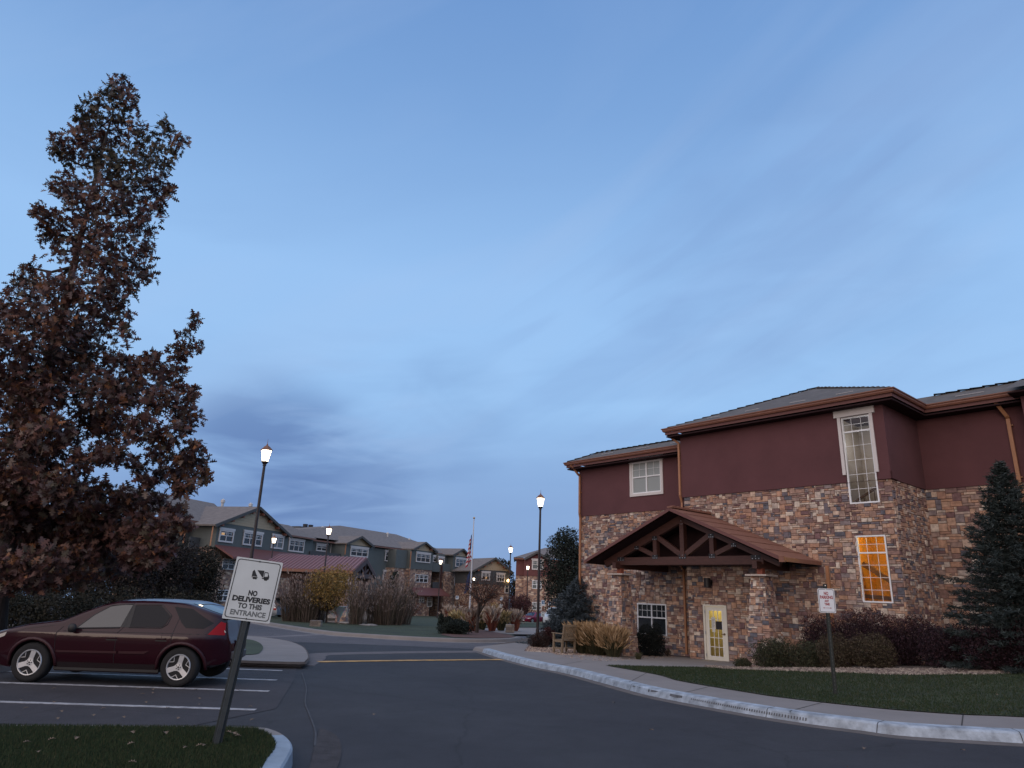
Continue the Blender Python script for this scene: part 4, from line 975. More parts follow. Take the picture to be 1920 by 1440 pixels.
m_maroon = car_paint('maroon_car_paint', (.024,.0030,.0078), .0)
m_maroon2 = mat('maroon_cladding', (.040,.010,.015), .45, spec=.4)
hero = dict(tuck=.13, xf=2.36, xr=-2.08, hf=1.40, hr=-1.33, Rt=.342, hz=.335, Ra=.40, W=.93, belt=.885, tum=.40, pf=.24, prr=.50, crown=.035, rr=.06, sm=.04, spokes=3,
  top=[(2.37,.58),(2.35,.72),(2.22,.83),(1.98,.895),(1.6,.985),(1.25,1.035),(1.0,1.075),(.7,1.225),(.35,1.375),(.1,1.435),(-.3,1.455),(-.75,1.460),(-1.15,1.445),(-1.32,1.415),(-1.95,1.215),(-1.985,1.14),(-1.99,.90),(-2.02,.84),(-2.07,.80),(-2.11,.60)],
  bot=[(2.4,.40),(2.2,.30),(1.9,.24),(.98,.20),(-.9,.19),(-1.70,.30),(-1.76,.36),(-1.95,.36),(-2.15,.46)])
cx, cy = -7.08-.03, 13.31; cy2 = 13.31+.93; cz = float(T(cx, cy))
suv, body, w, zt, SP, TP, LN, zb = make_car('parked_car', 'dark maroon hatchback crossover parked nose-in beside the big oak', 'car', (-7.02, 13.88, cz+.015), math.pi+.03, hero, m_maroon, big=True)
suv.scale = (.95,.95,.97)
hd = suv
SP('side_window', [(.66,.955),(.45,1.17),(.20,1.335),(-.02,1.372),(-.20,1.378),(-.12,.99)], m_carglass)
SP('side_window', [(-.30,1.00),(-.27,1.365),(-.74,1.385),(-.98,1.20),(-.94,1.07),(-.88,1.01)], m_tint)
SP('quarter_window', [(-1.00,1.37),(-1.22,1.10),(-1.33,1.01),(-1.66,1.005),(-1.79,1.10),(-1.36,1.345)], m_tint)
SP('pillar_trim', [(-.10,.985),(-.19,1.385),(-.28,1.375),(-.31,.985)], m_plast, off=.004)
TP('windscreen', 1.02, .34, .93, .86, m_carglass); TP('rear_window', -1.26, -1.90, .86, .90, m_carglass); 
SP('tail_lamp', [(-1.89,1.13),(-1.74,.90),(-1.99,.885),(-1.965,1.10)], m_tail, off=.012)
LN('tail_lamp_trim', [(-1.965,.97),(-1.985,.93)], m_clearlamp, r=.014)
SP('headlamp', [(2.28,.74),(1.95,.84),(1.98,.77),(2.28,.66)], m_clearlamp, off=.008)
SP('body_moulding', [(.98,.545),(.93,.560),(-.15,.575),(-.15,.535),(.93,.525)], m_maroon2, off=.022)
SP('body_moulding', [(-.19,.535),(-.19,.575),(-.62,.585),(-.75,.60),(-.66,.54)], m_maroon2, off=.022)
SP('sill_cladding', [(.96,.20),(.96,.36),(-.88,.36),(-.90,.20)], mat('dark_sill', (.012,.006,.008), .6), off=.012)
LN('belt_line', [(.9,.890),(.0,.895),(-.9,.905),(-1.72,.905)], m_plast, r=.005, off=-.001)
LN('window_seal', [(.68,.945),(.44,1.185),(.19,1.352),(-.19,1.392)], m_plast, r=.009)
LN('window_seal', [(.68,.94),(-.11,.975)], m_plast, r=.010); LN('window_seal', [(-.28,.985),(-.88,.995),(-.97,1.06),(-1.0,1.21),(-.75,1.40),(-.26,1.382),(-.29,.985)], m_plast, r=.008)
LN('door_gap', [(-.21,1.41),(-.19,1.0),(-.10,.89),(-.10,.24)], m_plast, r=.005, off=.001)
LN('door_gap', [(-1.02,1.43),(-1.16,1.18),(-1.12,.92),(-1.12,.74),(-.95,.60)], m_plast, r=.005, off=.001)
LN('door_gap', [(.93,.97),(1.02,.85),(1.0,.55),(.94,.24)], m_plast, r=.005, off=.001)
LN('door_gap', [(1.08,.985),(1.6,.905),(2.0,.79)], m_plast, r=.004, off=.0)
def handle(x, z):
    for sg in (1, -1): b = MB(); y = sg*(w(x, z)+.002); b.box((x-.085, min(y, y+sg*.03), z-.012), (x+.085, max(y, y+sg*.03), z+.014)); h = b.build('door_handle', m_maroon, hd, bevel=.008); b = MB(); y = sg*(w(x, z-.025)+.003); b.box((x-.11, min(y, y-sg*.002), z-.045), (x+.10, max(y, y-sg*.002), z-.025)); b.build('recess', m_plast, h)
handle(-.02,.80); handle(-.93,.81)
for sg in (1, -1):
    for hx in (1.40, -1.33):
        P = []; b = MB()
        for i in range(15):
            a = math.radians(-4+188*i/14); x = hx+.435*math.cos(a); z = .315+.43*math.sin(a); P.append((x, sg*(w(x, max(z, .3))+.004), max(z, .24)))
        b.tube(P, .030, 8); b.build('arch_flare', m_maroon2, hd, smooth=True)
for sg in (1, -1):
    b = MB(); o = MB(); o.lathe([(.0,-.09),(.06,-.075),(.085,-.02),(.085,.03),(.05,.07),(.0,.08)], 14)
    b.raw([(.70+q[1]*.9, sg*(.98+q[0]*.55+.03), .955+q[2]*.95) for q in o.v], o.f); b.beam((.72, sg*.86, .93), (.70, sg*.97, .93), .06, .05)
    b.build('door_mirror', m_plast, hd, smooth=True)
b = MB(); b.box((-2.00,-.60,1.175), (-1.88,.60,1.20)); b.build('spoiler', m_plast, hd, bevel=.01)
b = MB(); b.box((-2.14,-.36,.44),(-2.02,.36,.58)); b.build('rear_bumper_step', mat('grey_bumper', (.10,.10,.11), .5), hd, bevel=.02)
b = MB(); b.raw([(-2.115,-.20,.66),(-2.115,.20,.66),(-2.09,.20,.78),(-2.09,-.20,.78)], [(0,1,2,3)]); b.build('number_plate', mat('plate_grey', (.25,.26,.28), .5), hd)

# distant vehicles, same construction with other outlines
sed = dict(xf=2.35, xr=-2.35, hf=1.40, hr=-1.38, Rt=.33, W=.90, belt=.86, tum=.45, pf=.24, prr=.2, crown=.06, rr=.07, sm=.10,
  top=[(2.36,.55),(2.25,.70),(1.9,.78),(1.0,.92),(.2,1.34),(-.2,1.40),(-.8,1.38),(-1.6,1.02),(-2.15,.98),(-2.33,.75),(-2.36,.55)], bot=[(2.4,.30),(2,.2),(-2,.22),(-2.4,.36)])
suvS = dict(xf=2.3, xr=-2.25, hf=1.38, hr=-1.33, Rt=.36, W=.92, belt=1.02, tum=.33, pf=.2, prr=.14, crown=.05, rr=.07, sm=.08,
  top=[(2.3,.6),(2.22,.85),(1.9,.98),(1.1,1.08),(.5,1.50),(.1,1.62),(-1.4,1.62),(-1.75,1.52),(-2.1,1.10),(-2.2,.95),(-2.27,.6)], bot=[(2.4,.34),(2,.24),(-2,.26),(-2.4,.42)])
vanS = dict(xf=2.55, xr=-2.5, hf=1.55, hr=-1.5, Rt=.36, W=.98, belt=1.12, tum=.22, pf=.22, prr=.08, crown=.05, rr=.08, sm=.08,
  top=[(2.55,.6),(2.45,.95),(2.1,1.08),(1.6,1.2),(.9,1.85),(.4,2.0),(-2.2,2.0),(-2.42,1.6),(-2.52,.7)], bot=[(2.6,.34),(2,.24),(-2,.26),(-2.6,.42)])
def far_car(nm, label, p, Y, head, spec, paint, side, wsr):
    q = at(p[0], p[1], Y); z = float(T(q[0], q[1]))
    r, bd, w, zt, SP, TP, LN, zb = make_car(nm, label, 'car', (q[0], q[1], z+.02), head, spec, paint)
    for poly in side: SP('side_window', poly, m_carglass)
    TP('windscreen', wsr[0], wsr[1], .90, .82, m_carglass); 
    if len(wsr) > 2: TP('rear_window', wsr[2], wsr[3], .82, .9, m_carglass)
    SP('headlamp', [(spec['xf']-.1,.70),(spec['xf']-.5,.74),(spec['xf']-.5,.64),(spec['xf']-.1,.60)], m_clearlamp, off=.01)
    SP('tail_lamp', [(spec['xr']+.06,.88),(spec['xr']+.30,.88),(spec['xr']+.30,.74),(spec['xr']+.06,.72)], m_tail, off=.01)
    b = MB(); f = spec['xf']; zz = .56; b.box((f-.06,-.45,.46),(f+.012,.45,.58)); b.build('grille', m_plast, r)
    b = MB(); b.box((f+.0,-.25,.36),(f+.02,.25,.45)); b.build('number_plate', m_white, r)
    return r
far_car('parked_car', 'red saloon parked below the distant maroon building', (1000,1160), 96, math.radians(-128), sed, car_paint('red_car_paint', (.20,.010,.035)), [[(.75,.92),(.2,1.22),(-.15,1.28),(-.15,.92)],[(-.22,.92),(-.22,1.28),(-.75,1.26),(-1.15,.95)]], (.95,.28,-.85,-1.5))
far_car('parked_van', 'white van parked behind the blue spruce and the street lamp', (1043,1160), 88, math.radians(-115), vanS, car_paint('white_car_paint', (.50,.55,.58), 0), [[(1.45,1.2),(1.0,1.65),(.4,1.78),(.4,1.2)],[(.3,1.2),(.3,1.78),(-.8,1.78),(-.8,1.2)]], (1.58,.92))
gs = far_car('parked_car', 'silver car with its tailgate open, behind the no deliveries sign', (494,1140), 62, math.radians(155), suvS, car_paint('silver_car_paint', (.30,.33,.38), .5), [[(1.0,1.12),(.55,1.42),(.05,1.50),(.05,1.12)],[(-.02,1.12),(-.02,1.50),(-.9,1.50),(-.95,1.12)],[(-1.05,1.15),(-1.05,1.48),(-1.5,1.45),(-1.85,1.15)]], (1.1,.45))
b = MB(); b.raw([(-1.55,-.70,1.66),(-1.55,.70,1.66),(-2.75,.62,1.90),(-2.75,-.62,1.90),(-1.55,-.70,1.60),(-1.55,.70,1.60),(-2.78,.62,1.80),(-2.78,-.62,1.80)], [(0,1,2,3),(7,6,5,4),(0,4,5,1),(1,5,6,2),(2,6,7,3),(3,7,4,0)])
b.build('open_tailgate', m_plast, gs)

# ------------------------------------------------------------------ signs
def text_mesh(mb, s, size, cx, cz, y, bold=.0, wid=None):
    cu = bpy.data.curves.new('lettering', 'FONT'); cu.body = s; cu.size = size; cu.align_x = 'CENTER'; cu.offset = bold; cu.resolution_u = 3
    o = bpy.data.objects.new('lettering', cu); COL.objects.link(o); dg = bpy.context.evaluated_depsgraph_get(); me = bpy.data.meshes.new_from_object(o.evaluated_get(dg))
    V = [v.co.copy() for v in me.vertices]; w_ = max(v.x for v in V)-min(v.x for v in V); k = (wid/w_) if wid else 1; mx = (max(v.x for v in V)+min(v.x for v in V))/2
    mb.raw([(cx+(v.x-mx)*k, y, cz+v.y) for v in V], [tuple(p.vertices) for p in me.polygons])
    bpy.data.objects.remove(o); bpy.data.curves.remove(cu); bpy.data.meshes.remove(me)
def rrect(a, c, d, e, r, n=5):
    P = []
    for (cx, cz, a0) in ((c-r, e-r, 0), (a+r, e-r, 90), (a+r, d+r, 180), (c-r, d+r, 270)):
        for i in range(n+1): t = math.radians(a0+90*i/n); P.append((cx+r*math.cos(t), cz+r*math.sin(t)))
    return P
def ring(mb, P, Q, y):
    n = len(P); mb.raw([(x, y, z) for x, z in P]+[(x, y, z) for x, z in Q], [(i, (i+1) % n, n+(i+1) % n, n+i) for i in range(n)])
m_plate = mat('sign_face', (.62,.66,.66), .45, noise=.10, nscale=3)
m_plate2 = mat('sign_face_white', (.68,.72,.78), .4, noise=.05)
m_ink = mat('sign_black', (.018,.020,.024), .5); m_ink2 = mat('sign_black_fading', (.055,.06,.064), .6); m_ink3 = mat('sign_black_faded', (.15,.165,.17), .6); m_inkr = mat('sign_red', (.30,.035,.05), .5)
# "no deliveries": tilted post in the near island
g0 = G(405,1400,.15); t1 = at(461,1165,7.38); 
sg_ = thing('street_sign', 'tilted no deliveries to this entrance sign with a truck symbol on a dark post', 'sign', g0)
ax = Vector(t1-g0); L_ = ax.length; zax = ax.normalized(); yax = Vector((-.30, .955, 0)); yax = (yax-zax*yax.dot(zax)).normalized(); xax = yax.cross(zax)
mw = Matrix((xax, yax, zax)).transposed().to_4x4(); mw.translation = Vector(g0); sg_.matrix_world = mw
print('sign post', L_)
b = MB(); H0 = L_+.60
P = [(-.045,.03),(-.045,.012),(-.028,.012),(-.020,-.028),(.020,-.028),(.028,.012),(.045,.012),(.045,.03),(.034,.03),(.016,-.012),(-.016,-.012),(-.034,.03)]
b.prism([(x*1.0, y*1.3) for x, y in P], lambda x, y: (x, y, -.3), lambda x, y: (x, y, H0-.02)); b.build('post', m_galv, sg_)
zs0 = L_+.005; hw_, hh = .232, .610; zs1 = zs0+hh
b = MB(); b.prism(rrect(-hw_, hw_, zs0, zs1, .012), lambda x, z: (x, -.040, z), lambda x, z: (x, -.046, z)); b.build('sign_plate', m_plate, sg_)
b = MB(); ring(b, rrect(-hw_+.016, hw_-.016, zs0+.016, zs1-.016, .03), rrect(-hw_+.024, hw_-.024, zs0+.024, zs1-.024, .024), -.0475)
yk = -.0476
def Z_(v): return zs0+hh*(1-v)
# lorry symbol with a slanting bar cut out of it
def poly(mb, pts): mb.raw([(x, yk, Z_(v)) for x, v in pts], [tuple(range(len(pts)))])
tx = lambda u: -.050+.176*u
Zv = Z_
def Z_(v): return Zv(.17+(v-.236)*1.18)
poly(b, [(tx(.02),.330),(tx(.02),.262),(tx(.10),.240),(tx(.34),.330)]); poly(b, [(tx(.26),.240),(tx(.66),.236),(tx(.66),.330),(tx(.62),.330)])
poly(b, [(tx(.02),.345),(tx(.02),.337),(tx(.36),.337),(tx(.385),.345)]); poly(b, [(tx(.62),.352),(tx(.60),.337),(tx(1.0),.337),(tx(1.0),.352)])
poly(b, [(tx(.69),.338),(tx(.69),.250),(tx(.725),.250),(tx(.725),.338)]); poly(b, [(tx(.725),.262),(tx(.725),.250),(tx(.90),.254),(tx(.955),.290),(tx(.92),.296),(tx(.885),.266)]); poly(b, [(tx(.91),.292),(tx(.955),.288),(tx(1.0),.312),(tx(1.0),.338),(tx(.91),.338)]); poly(b, [(tx(.72),.318),(tx(.93),.312),(tx(.93),.338),(tx(.72),.338)])
for u in (.16, .27, .80, .87):
    c = (tx(u), .353); n = 12; b.raw([(c[0]+.0125*math.cos(2*math.pi*i/n), yk, Z_(c[1])+.0125*math.sin(2*math.pi*i/n)) for i in range(n)], [tuple(range(n))])
Z_ = Zv
text_mesh(b, 'NO', .068, .006, Z_(.592), yk, .0035, .088); text_mesh(b, 'DELIVERIES', .068, .006, Z_(.697), yk, .0035, .372)
b.build('lettering', m_ink, sg_)
b = MB(); text_mesh(b, 'TO THIS', .068, .006, Z_(.804), yk, .003, .236); b.build('lettering', m_ink2, sg_)
b = MB(); text_mesh(b, 'ENTRANCE', .068, .004, Z_(.918), yk, .0025, .345); b.build('lettering', m_ink3, sg_)
b = MB()
for z in (zs0+.022, zs1-.020): b.lathe([(.0,.0),(.008,.0),(.008,.005),(.0,.006)], 10); 
b.v = [(x, -.047-z if i < len(b.v)//2 else -.047-z, (zs0+.022 if i < len(b.v)//2 else zs1-.02)+y) for i, (x, y, z) in enumerate(b.v)]
b.build('bolt', m_plast, sg_)
# "no parking any time"
g0 = G(1567,1303,.16); sg2 = thing('street_sign', 'white no parking any time sign with red letters before the bronze shrub', 'sign', g0)
t1 = at(1552,1149,g0[1]*1.0); ax = Vector(t1-g0); L_ = ax.length; zax = ax.normalized(); yax = Vector((.33,.944,0)); yax = (yax-zax*yax.dot(zax)).normalized(); xax = yax.cross(zax)
mw = Matrix((xax, yax, zax)).transposed().to_4x4(); mw.translation = Vector(g0); sg2.matrix_world = mw
b = MB(); b.prism([(x*.85, y) for x, y in P], lambda x, y: (x, y, -.3), lambda x, y: (x, y, L_+.57))
b.build('post', mat('dark_green_post', (.022,.028,.026), .6, metal=.2), sg2)
b = MB()
for i in range(20): b.box((-.006,-.031,.1+i*.075),(.006,-.027,.115+i*.075))
b.build('post_holes', mat('hole_dab_grey', (.10,.11,.11), .7), sg2)  # dabs for the punched holes, lighter grey than the post
hw_, hh, zs0 = .158, .475, L_+.0; zs1 = zs0+hh
def Z_(v): return zs0+hh*(1-v)
b = MB(); b.prism(rrect(-hw_, hw_, zs0, zs1, .03), lambda x, z: (x, -.033, z), lambda x, z: (x, -.038, z)); b.build('sign_plate', m_plate2, sg2)
b = MB(); ring(b, rrect(-hw_+.013, hw_-.013, zs0+.013, zs1-.013, .028), rrect(-hw_+.022, hw_-.022, zs0+.022, zs1-.022, .022), -.0388); b.build('sign_border', m_ink2, sg2)
b = MB(); yk = -.0392; text_mesh(b, 'NO', .085, 0, Z_(.26), yk, .004, .085); text_mesh(b, 'PARKING', .085, 0, Z_(.42), yk, .004, .245); text_mesh(b, 'ANY', .062, 0, Z_(.56), yk, .003, .085); text_mesh(b, 'TIME', .062, 0, Z_(.69), yk, .003, .10)
poly(b, [(-.085,.80),(-.055,.775),(-.055,.793),(.055,.793),(.055,.775),(.085,.80),(.055,.825),(.055,.807),(-.055,.807),(-.055,.825)])
b.build('lettering', m_inkr, sg2)
b = MB()
for z in (.02, hh-.02, hh+.06): b.box((-.01,-.046,zs0+z-.01),(.01,-.036,zs0+z+.01))
b.build('bolt', m_bolt, sg2)

# ------------------------------------------------------------------ street lamps
def lamp(H, label, loc, rz=0.):
    r = thing('street_lamp', label, 'street lamp', loc, rz, 'lantern street lamps')
    hd_ = H-.98
    b = MB(); b.lathe([(.16,-.2),(.16,.04),(.15,.08),(.105,.14),(.09,.5),(.075,.52),(.070,2.),(.052,hd_-.28),(.050,hd_-.10),(.075,hd_-.08),(.060,hd_-.04),(.085,hd_-.0),(.125,hd_+.05),(.13,hd_+.075),(.0,hd_+.075)], 16); b.build('pole', m_pole, r, smooth=False)
    n = 6
    b = MB(); b.lathe([(.118,hd_+.08),(.205,hd_+.52),(.0,hd_+.52)], n); b.build('lamp_glass', m_lampglass, r)
    b = MB()
    for k in range(n):
        a = 2*math.pi*k/n; c, s_ = math.cos(a), math.sin(a); b.beam((.122*c,.122*s_,hd_+.07), (.212*c,.212*s_,hd_+.53), .014, .014)
    b.lathe([(.130,hd_+.05),(.14,hd_+.07),(.130,hd_+.09),(.10,hd_+.09)], n); b.build('lamp_cage', m_pole, r)
    b = MB(); b.lathe([(.235,hd_+.515),(.240,hd_+.545),(.13,hd_+.66),(.06,hd_+.715),(.03,hd_+.73),(.035,hd_+.76),(.012,hd_+.79),(.004,hd_+.98)], n); b.build('lamp_roof', mat('lamp_roof_brown', (.20,.085,.045), .5), r)
    return r
def lamp_spot(topx, topy, Y=None, base=None, pb=None):
    if base: p = G(*base); Y = p[1]
    q = at(topx, topy, Y); x, y = (p[0], p[1]) if base else (q[0], q[1]); z = float(T(x, y)); return (x, y, z), q[2]-z
specs = [((493,823), None, (448,1208), 'lit lantern street lamp rising behind the no deliveries sign'),
 ((1014,918), 39, None, 'lit lantern street lamp beside the wooden bench and blue spruce'),
 ((958,1018), 70, None, 'lit lantern street lamp standing beyond the mulch bed near the stone block'),
 ((612,980), None, (597,1172), 'lit lantern street lamp behind the yellow-leaved young tree'),
 ((515.5,1000), 70, None, 'lit lantern street lamp in front of the slate gable window'),
 ((827,1044), 92, None, 'lit lantern street lamp before the balcony of the slate building'),
 ((889,1079), 115, None, 'lit lantern street lamp just right of the flagpole'),
 ((990,1055), 98, None, 'lit lantern street lamp against the distant maroon building')]
proto = None
for (tp, Y, base, lb) in specs:
    loc, H = lamp_spot(tp[0], tp[1], Y, base)
    if proto is None: proto = lamp(H, lb, (loc[0], loc[1], loc[2]+.15)); H0_ = H-.15; proto.scale = ((H-.15)/H,)*3
    else: k = H/H0_*proto.scale[0]; dup(proto, loc, .3, lb, scale=k)
# flagpole
q = at(889,970,80); z = float(T(q[0], q[1])); fp = thing('flagpole', 'tall white flagpole in front of the slate building', 'flagpole', (q[0], q[1], z)); H = q[2]-z
b = MB(); b.tube([(0,0,-.5),(0,0,H-.15)], [.11,.05], 10); b.build('pole', mat('flagpole_white', (.55,.55,.58), .4), fp)
b = MB(); b.lathe([(0,H-.2),(.09,H-.17),(.12,H-.08),(.09,H+.01),(0,H+.04)], 10); b.build('finial', mat('gold_ball', (.45,.28,.08), .4, metal=.6), fp)
def flag(x0, z1, h, wd, label, us):
    f = thing('flag', label, 'flag', (q[0]-.06, q[1]-.05, z+z1-h)); n, m = 22, 14
    def P(u, v):   # hanging in folds from the halyard
        s_ = u*wd; x = -.10-.22*s_*abs(math.sin(1+u*3))-.35*u*(1-v)-.1*u; y = .10*math.sin(u*13+v*2)*min(1, u*3); return (x*.9, y, h*v-u*.55*h*.5*(1.-.2*v))
    groups = {}
    for i in range(n):
        for j in range(13):
            u0, u1, v0, v1 = i/n, (i+1)/n, j/13, (j+1)/13
            k = ('blue' if (u0 < .42 and v0 >= 6/13) else ('red' if j % 2 == 0 else 'white')) if us else ('navy')
            groups.setdefault(k, MB()).raw([P(u0,v0), P(u1,v0), P(u1,v1), P(u0,v1)], [(0,1,2,3)])
    C_ = dict(blue=(.015,.022,.09), red=(.30,.018,.03), white=(.50,.50,.54), navy=(.02,.035,.10))
    for k, g in groups.items(): g.build({'blue':'canton','red':'red_stripes','white':'white_stripes','navy':'cloth'}[k], mat('flag_'+k, C_[k], .8), f)
flag(0, H-1.9, 3.0, 1.1, 'red, white and blue striped flag hanging limp on the flagpole', True)
flag(0, H-6.0, 2.0, 1.1, 'dark blue flag hanging below the striped flag', False)

# ------------------------------------------------------------------ bench
def bench(label, loc, rz, W2=.62, name='garden_bench', cat='bench'):
    r = thing(name, label, cat, loc, rz); m = m_bench
    for sx in (-1, 1):
        b = MB(); b.box((sx*W2-.035,-.30,0),(sx*W2+.035,-.23,.64)); b.build('leg', m, r, bevel=.006)
        b = MB(); b.beam((sx*W2,.22,0),(sx*W2,.24,.44), .07, .07, up=(0,1,0)); b.beam((sx*W2,.24,.42),(sx*W2,.34,.95), .065, .065, up=(0,1,0)); b.build('leg', m, r, bevel=.006)
        b = MB(); b.box((sx*W2-.045,-.36,.64),(sx*W2+.045,.30,.67)); b.build('armrest', m, r, bevel=.006)
        b = MB(); b.box((sx*W2-.02,-.23,.12),(sx*W2+.02,.22,.17)); b.box((sx*W2-.02,-.23,.36),(sx*W2+.02,.22,.42)); b.build('side_rail', m, r)
    b = MB()
    for i in range(7): y = -.30+.085*i; b.box((-W2,y,.42),(W2,y+.065,.445))
    b.box((-W2,-.295,.34),(W2,-.26,.418)); b.build('seat', m, r)
    b = MB(); b.beam((-W2,.335,.93),(W2,.335,.93), .04, .08); b.beam((-W2,.27,.50),(W2,.27,.50), .04, .06)
    ns = max(7, int(W2*24))
    for i in range(ns): x = -W2+.08+i*(2*W2-.16)/(ns-1); b.beam((x,.272,.52),(x,.332,.90), .032, .015, up=(0,1,0))
    b.build('backrest', m, r); return r
m_bench = mat('weathered_teak', (.235,.175,.115), .8, noise=.25, nscale=5, stretch=(1,1,1))
p = G(1058,1224,.15); bench('weathered wooden garden chair with slatted back beside the tan grass', (p[0]+.02, p[1]+.15, p[2]), math.radians(-146), .29, 'garden_chair', 'chair')
p = at(418,1150,45); bench('grey bench behind the maroon car and the tilted sign', (p[0], p[1], float(T(p[0],p[1]))+.1), math.radians(15))
# ------------------------------------------------------------------ plants
OAK = np.array([(0,0),(.14,.03),(.17,.24),(.30,.07),(.38,.42),(.52,.09),(.68,.38),(.75,.08),(.88,.17),(1,0)])
OAK = np.vstack([OAK, OAK[-2:0:-1]*[1, -1]])
RHOMB = np.array([(0,0),(.45,.26),(1,0),(.45,-.26)]); NEEDLE = np.array([(0,-.10),(0,.10),(1,.0)]); ROUND = np.array([(0,0),(.25,.3),(.7,.32),(1,0),(.7,-.32),(.25,-.3)])
def leafmesh(name, Cn, size, shape, m, parent=None, dirs=None, jitter=.35, droop=0.):
    n = len(Cn); k = len(shape)
    A = rng.normal(size=(n, 3))
    if dirs is not None: A = dirs+A*jitter
    A[:, 2] -= droop; A /= np.linalg.norm(A, axis=1, keepdims=True)
    B = rng.normal(size=(n, 3)); B -= A*(A*B).sum(1, keepdims=True); B /= np.linalg.norm(B, axis=1, keepdims=True); Nn = np.cross(A, B)
    s = (size*(.6+.7*rng.random(n)))[:, None, None]
    V = Cn[:, None]+s*(shape[None, :, :1]*A[:, None]+shape[None, :, 1:]*B[:, None]+(np.abs(shape[None, :, 1:])*.45-.10*shape[None, :, :1]**2)*Nn[:, None])
    me = npmesh(name, V.reshape(-1, 3), k, n); return link(name, me, m, parent)
def ball(n, c, r, shell=.5):
    d = rng.normal(size=(n, 3)); d /= np.linalg.norm(d, axis=1, keepdims=True); rr = rng.random(n)**(1/3)
    rr = np.where(rng.random(n) < shell, .8+.25*rng.random(n), rr)
    return np.array(c)[None]+d*rr[:, None]*np.array(r)[None], d
def xyat(px_, Y):  # ground point under a sight column
    q = at(px_, 1150, Y); return q[0]
m_bark = mat('oak_bark', (.034,.028,.026), .95, noise=.5, nscale=7, bump=1., bscale=14, stretch=(3,3,.5))
m_bark2 = mat('thin_bark', (.055,.042,.036), .95, noise=.3)
m_oak = island('oak_leaf', [(.085,.044,.040),(.115,.050,.042),(.066,.044,.036),(.145,.064,.042),(.090,.050,.050),(.078,.060,.038),(.125,.056,.048),(.230,.098,.042),(.070,.040,.040),(.105,.054,.044),(.185,.135,.110),(.092,.044,.042)], nz=.15, bump=0, rough=.55, spec=.45, trans=.18)
m_oakg = island('oak_leaf_green', [(.050,.048,.030),(.066,.058,.032),(.080,.044,.030),(.046,.038,.028),(.095,.066,.034)], nz=.15, bump=0, rough=.55, spec=.45, trans=.18)
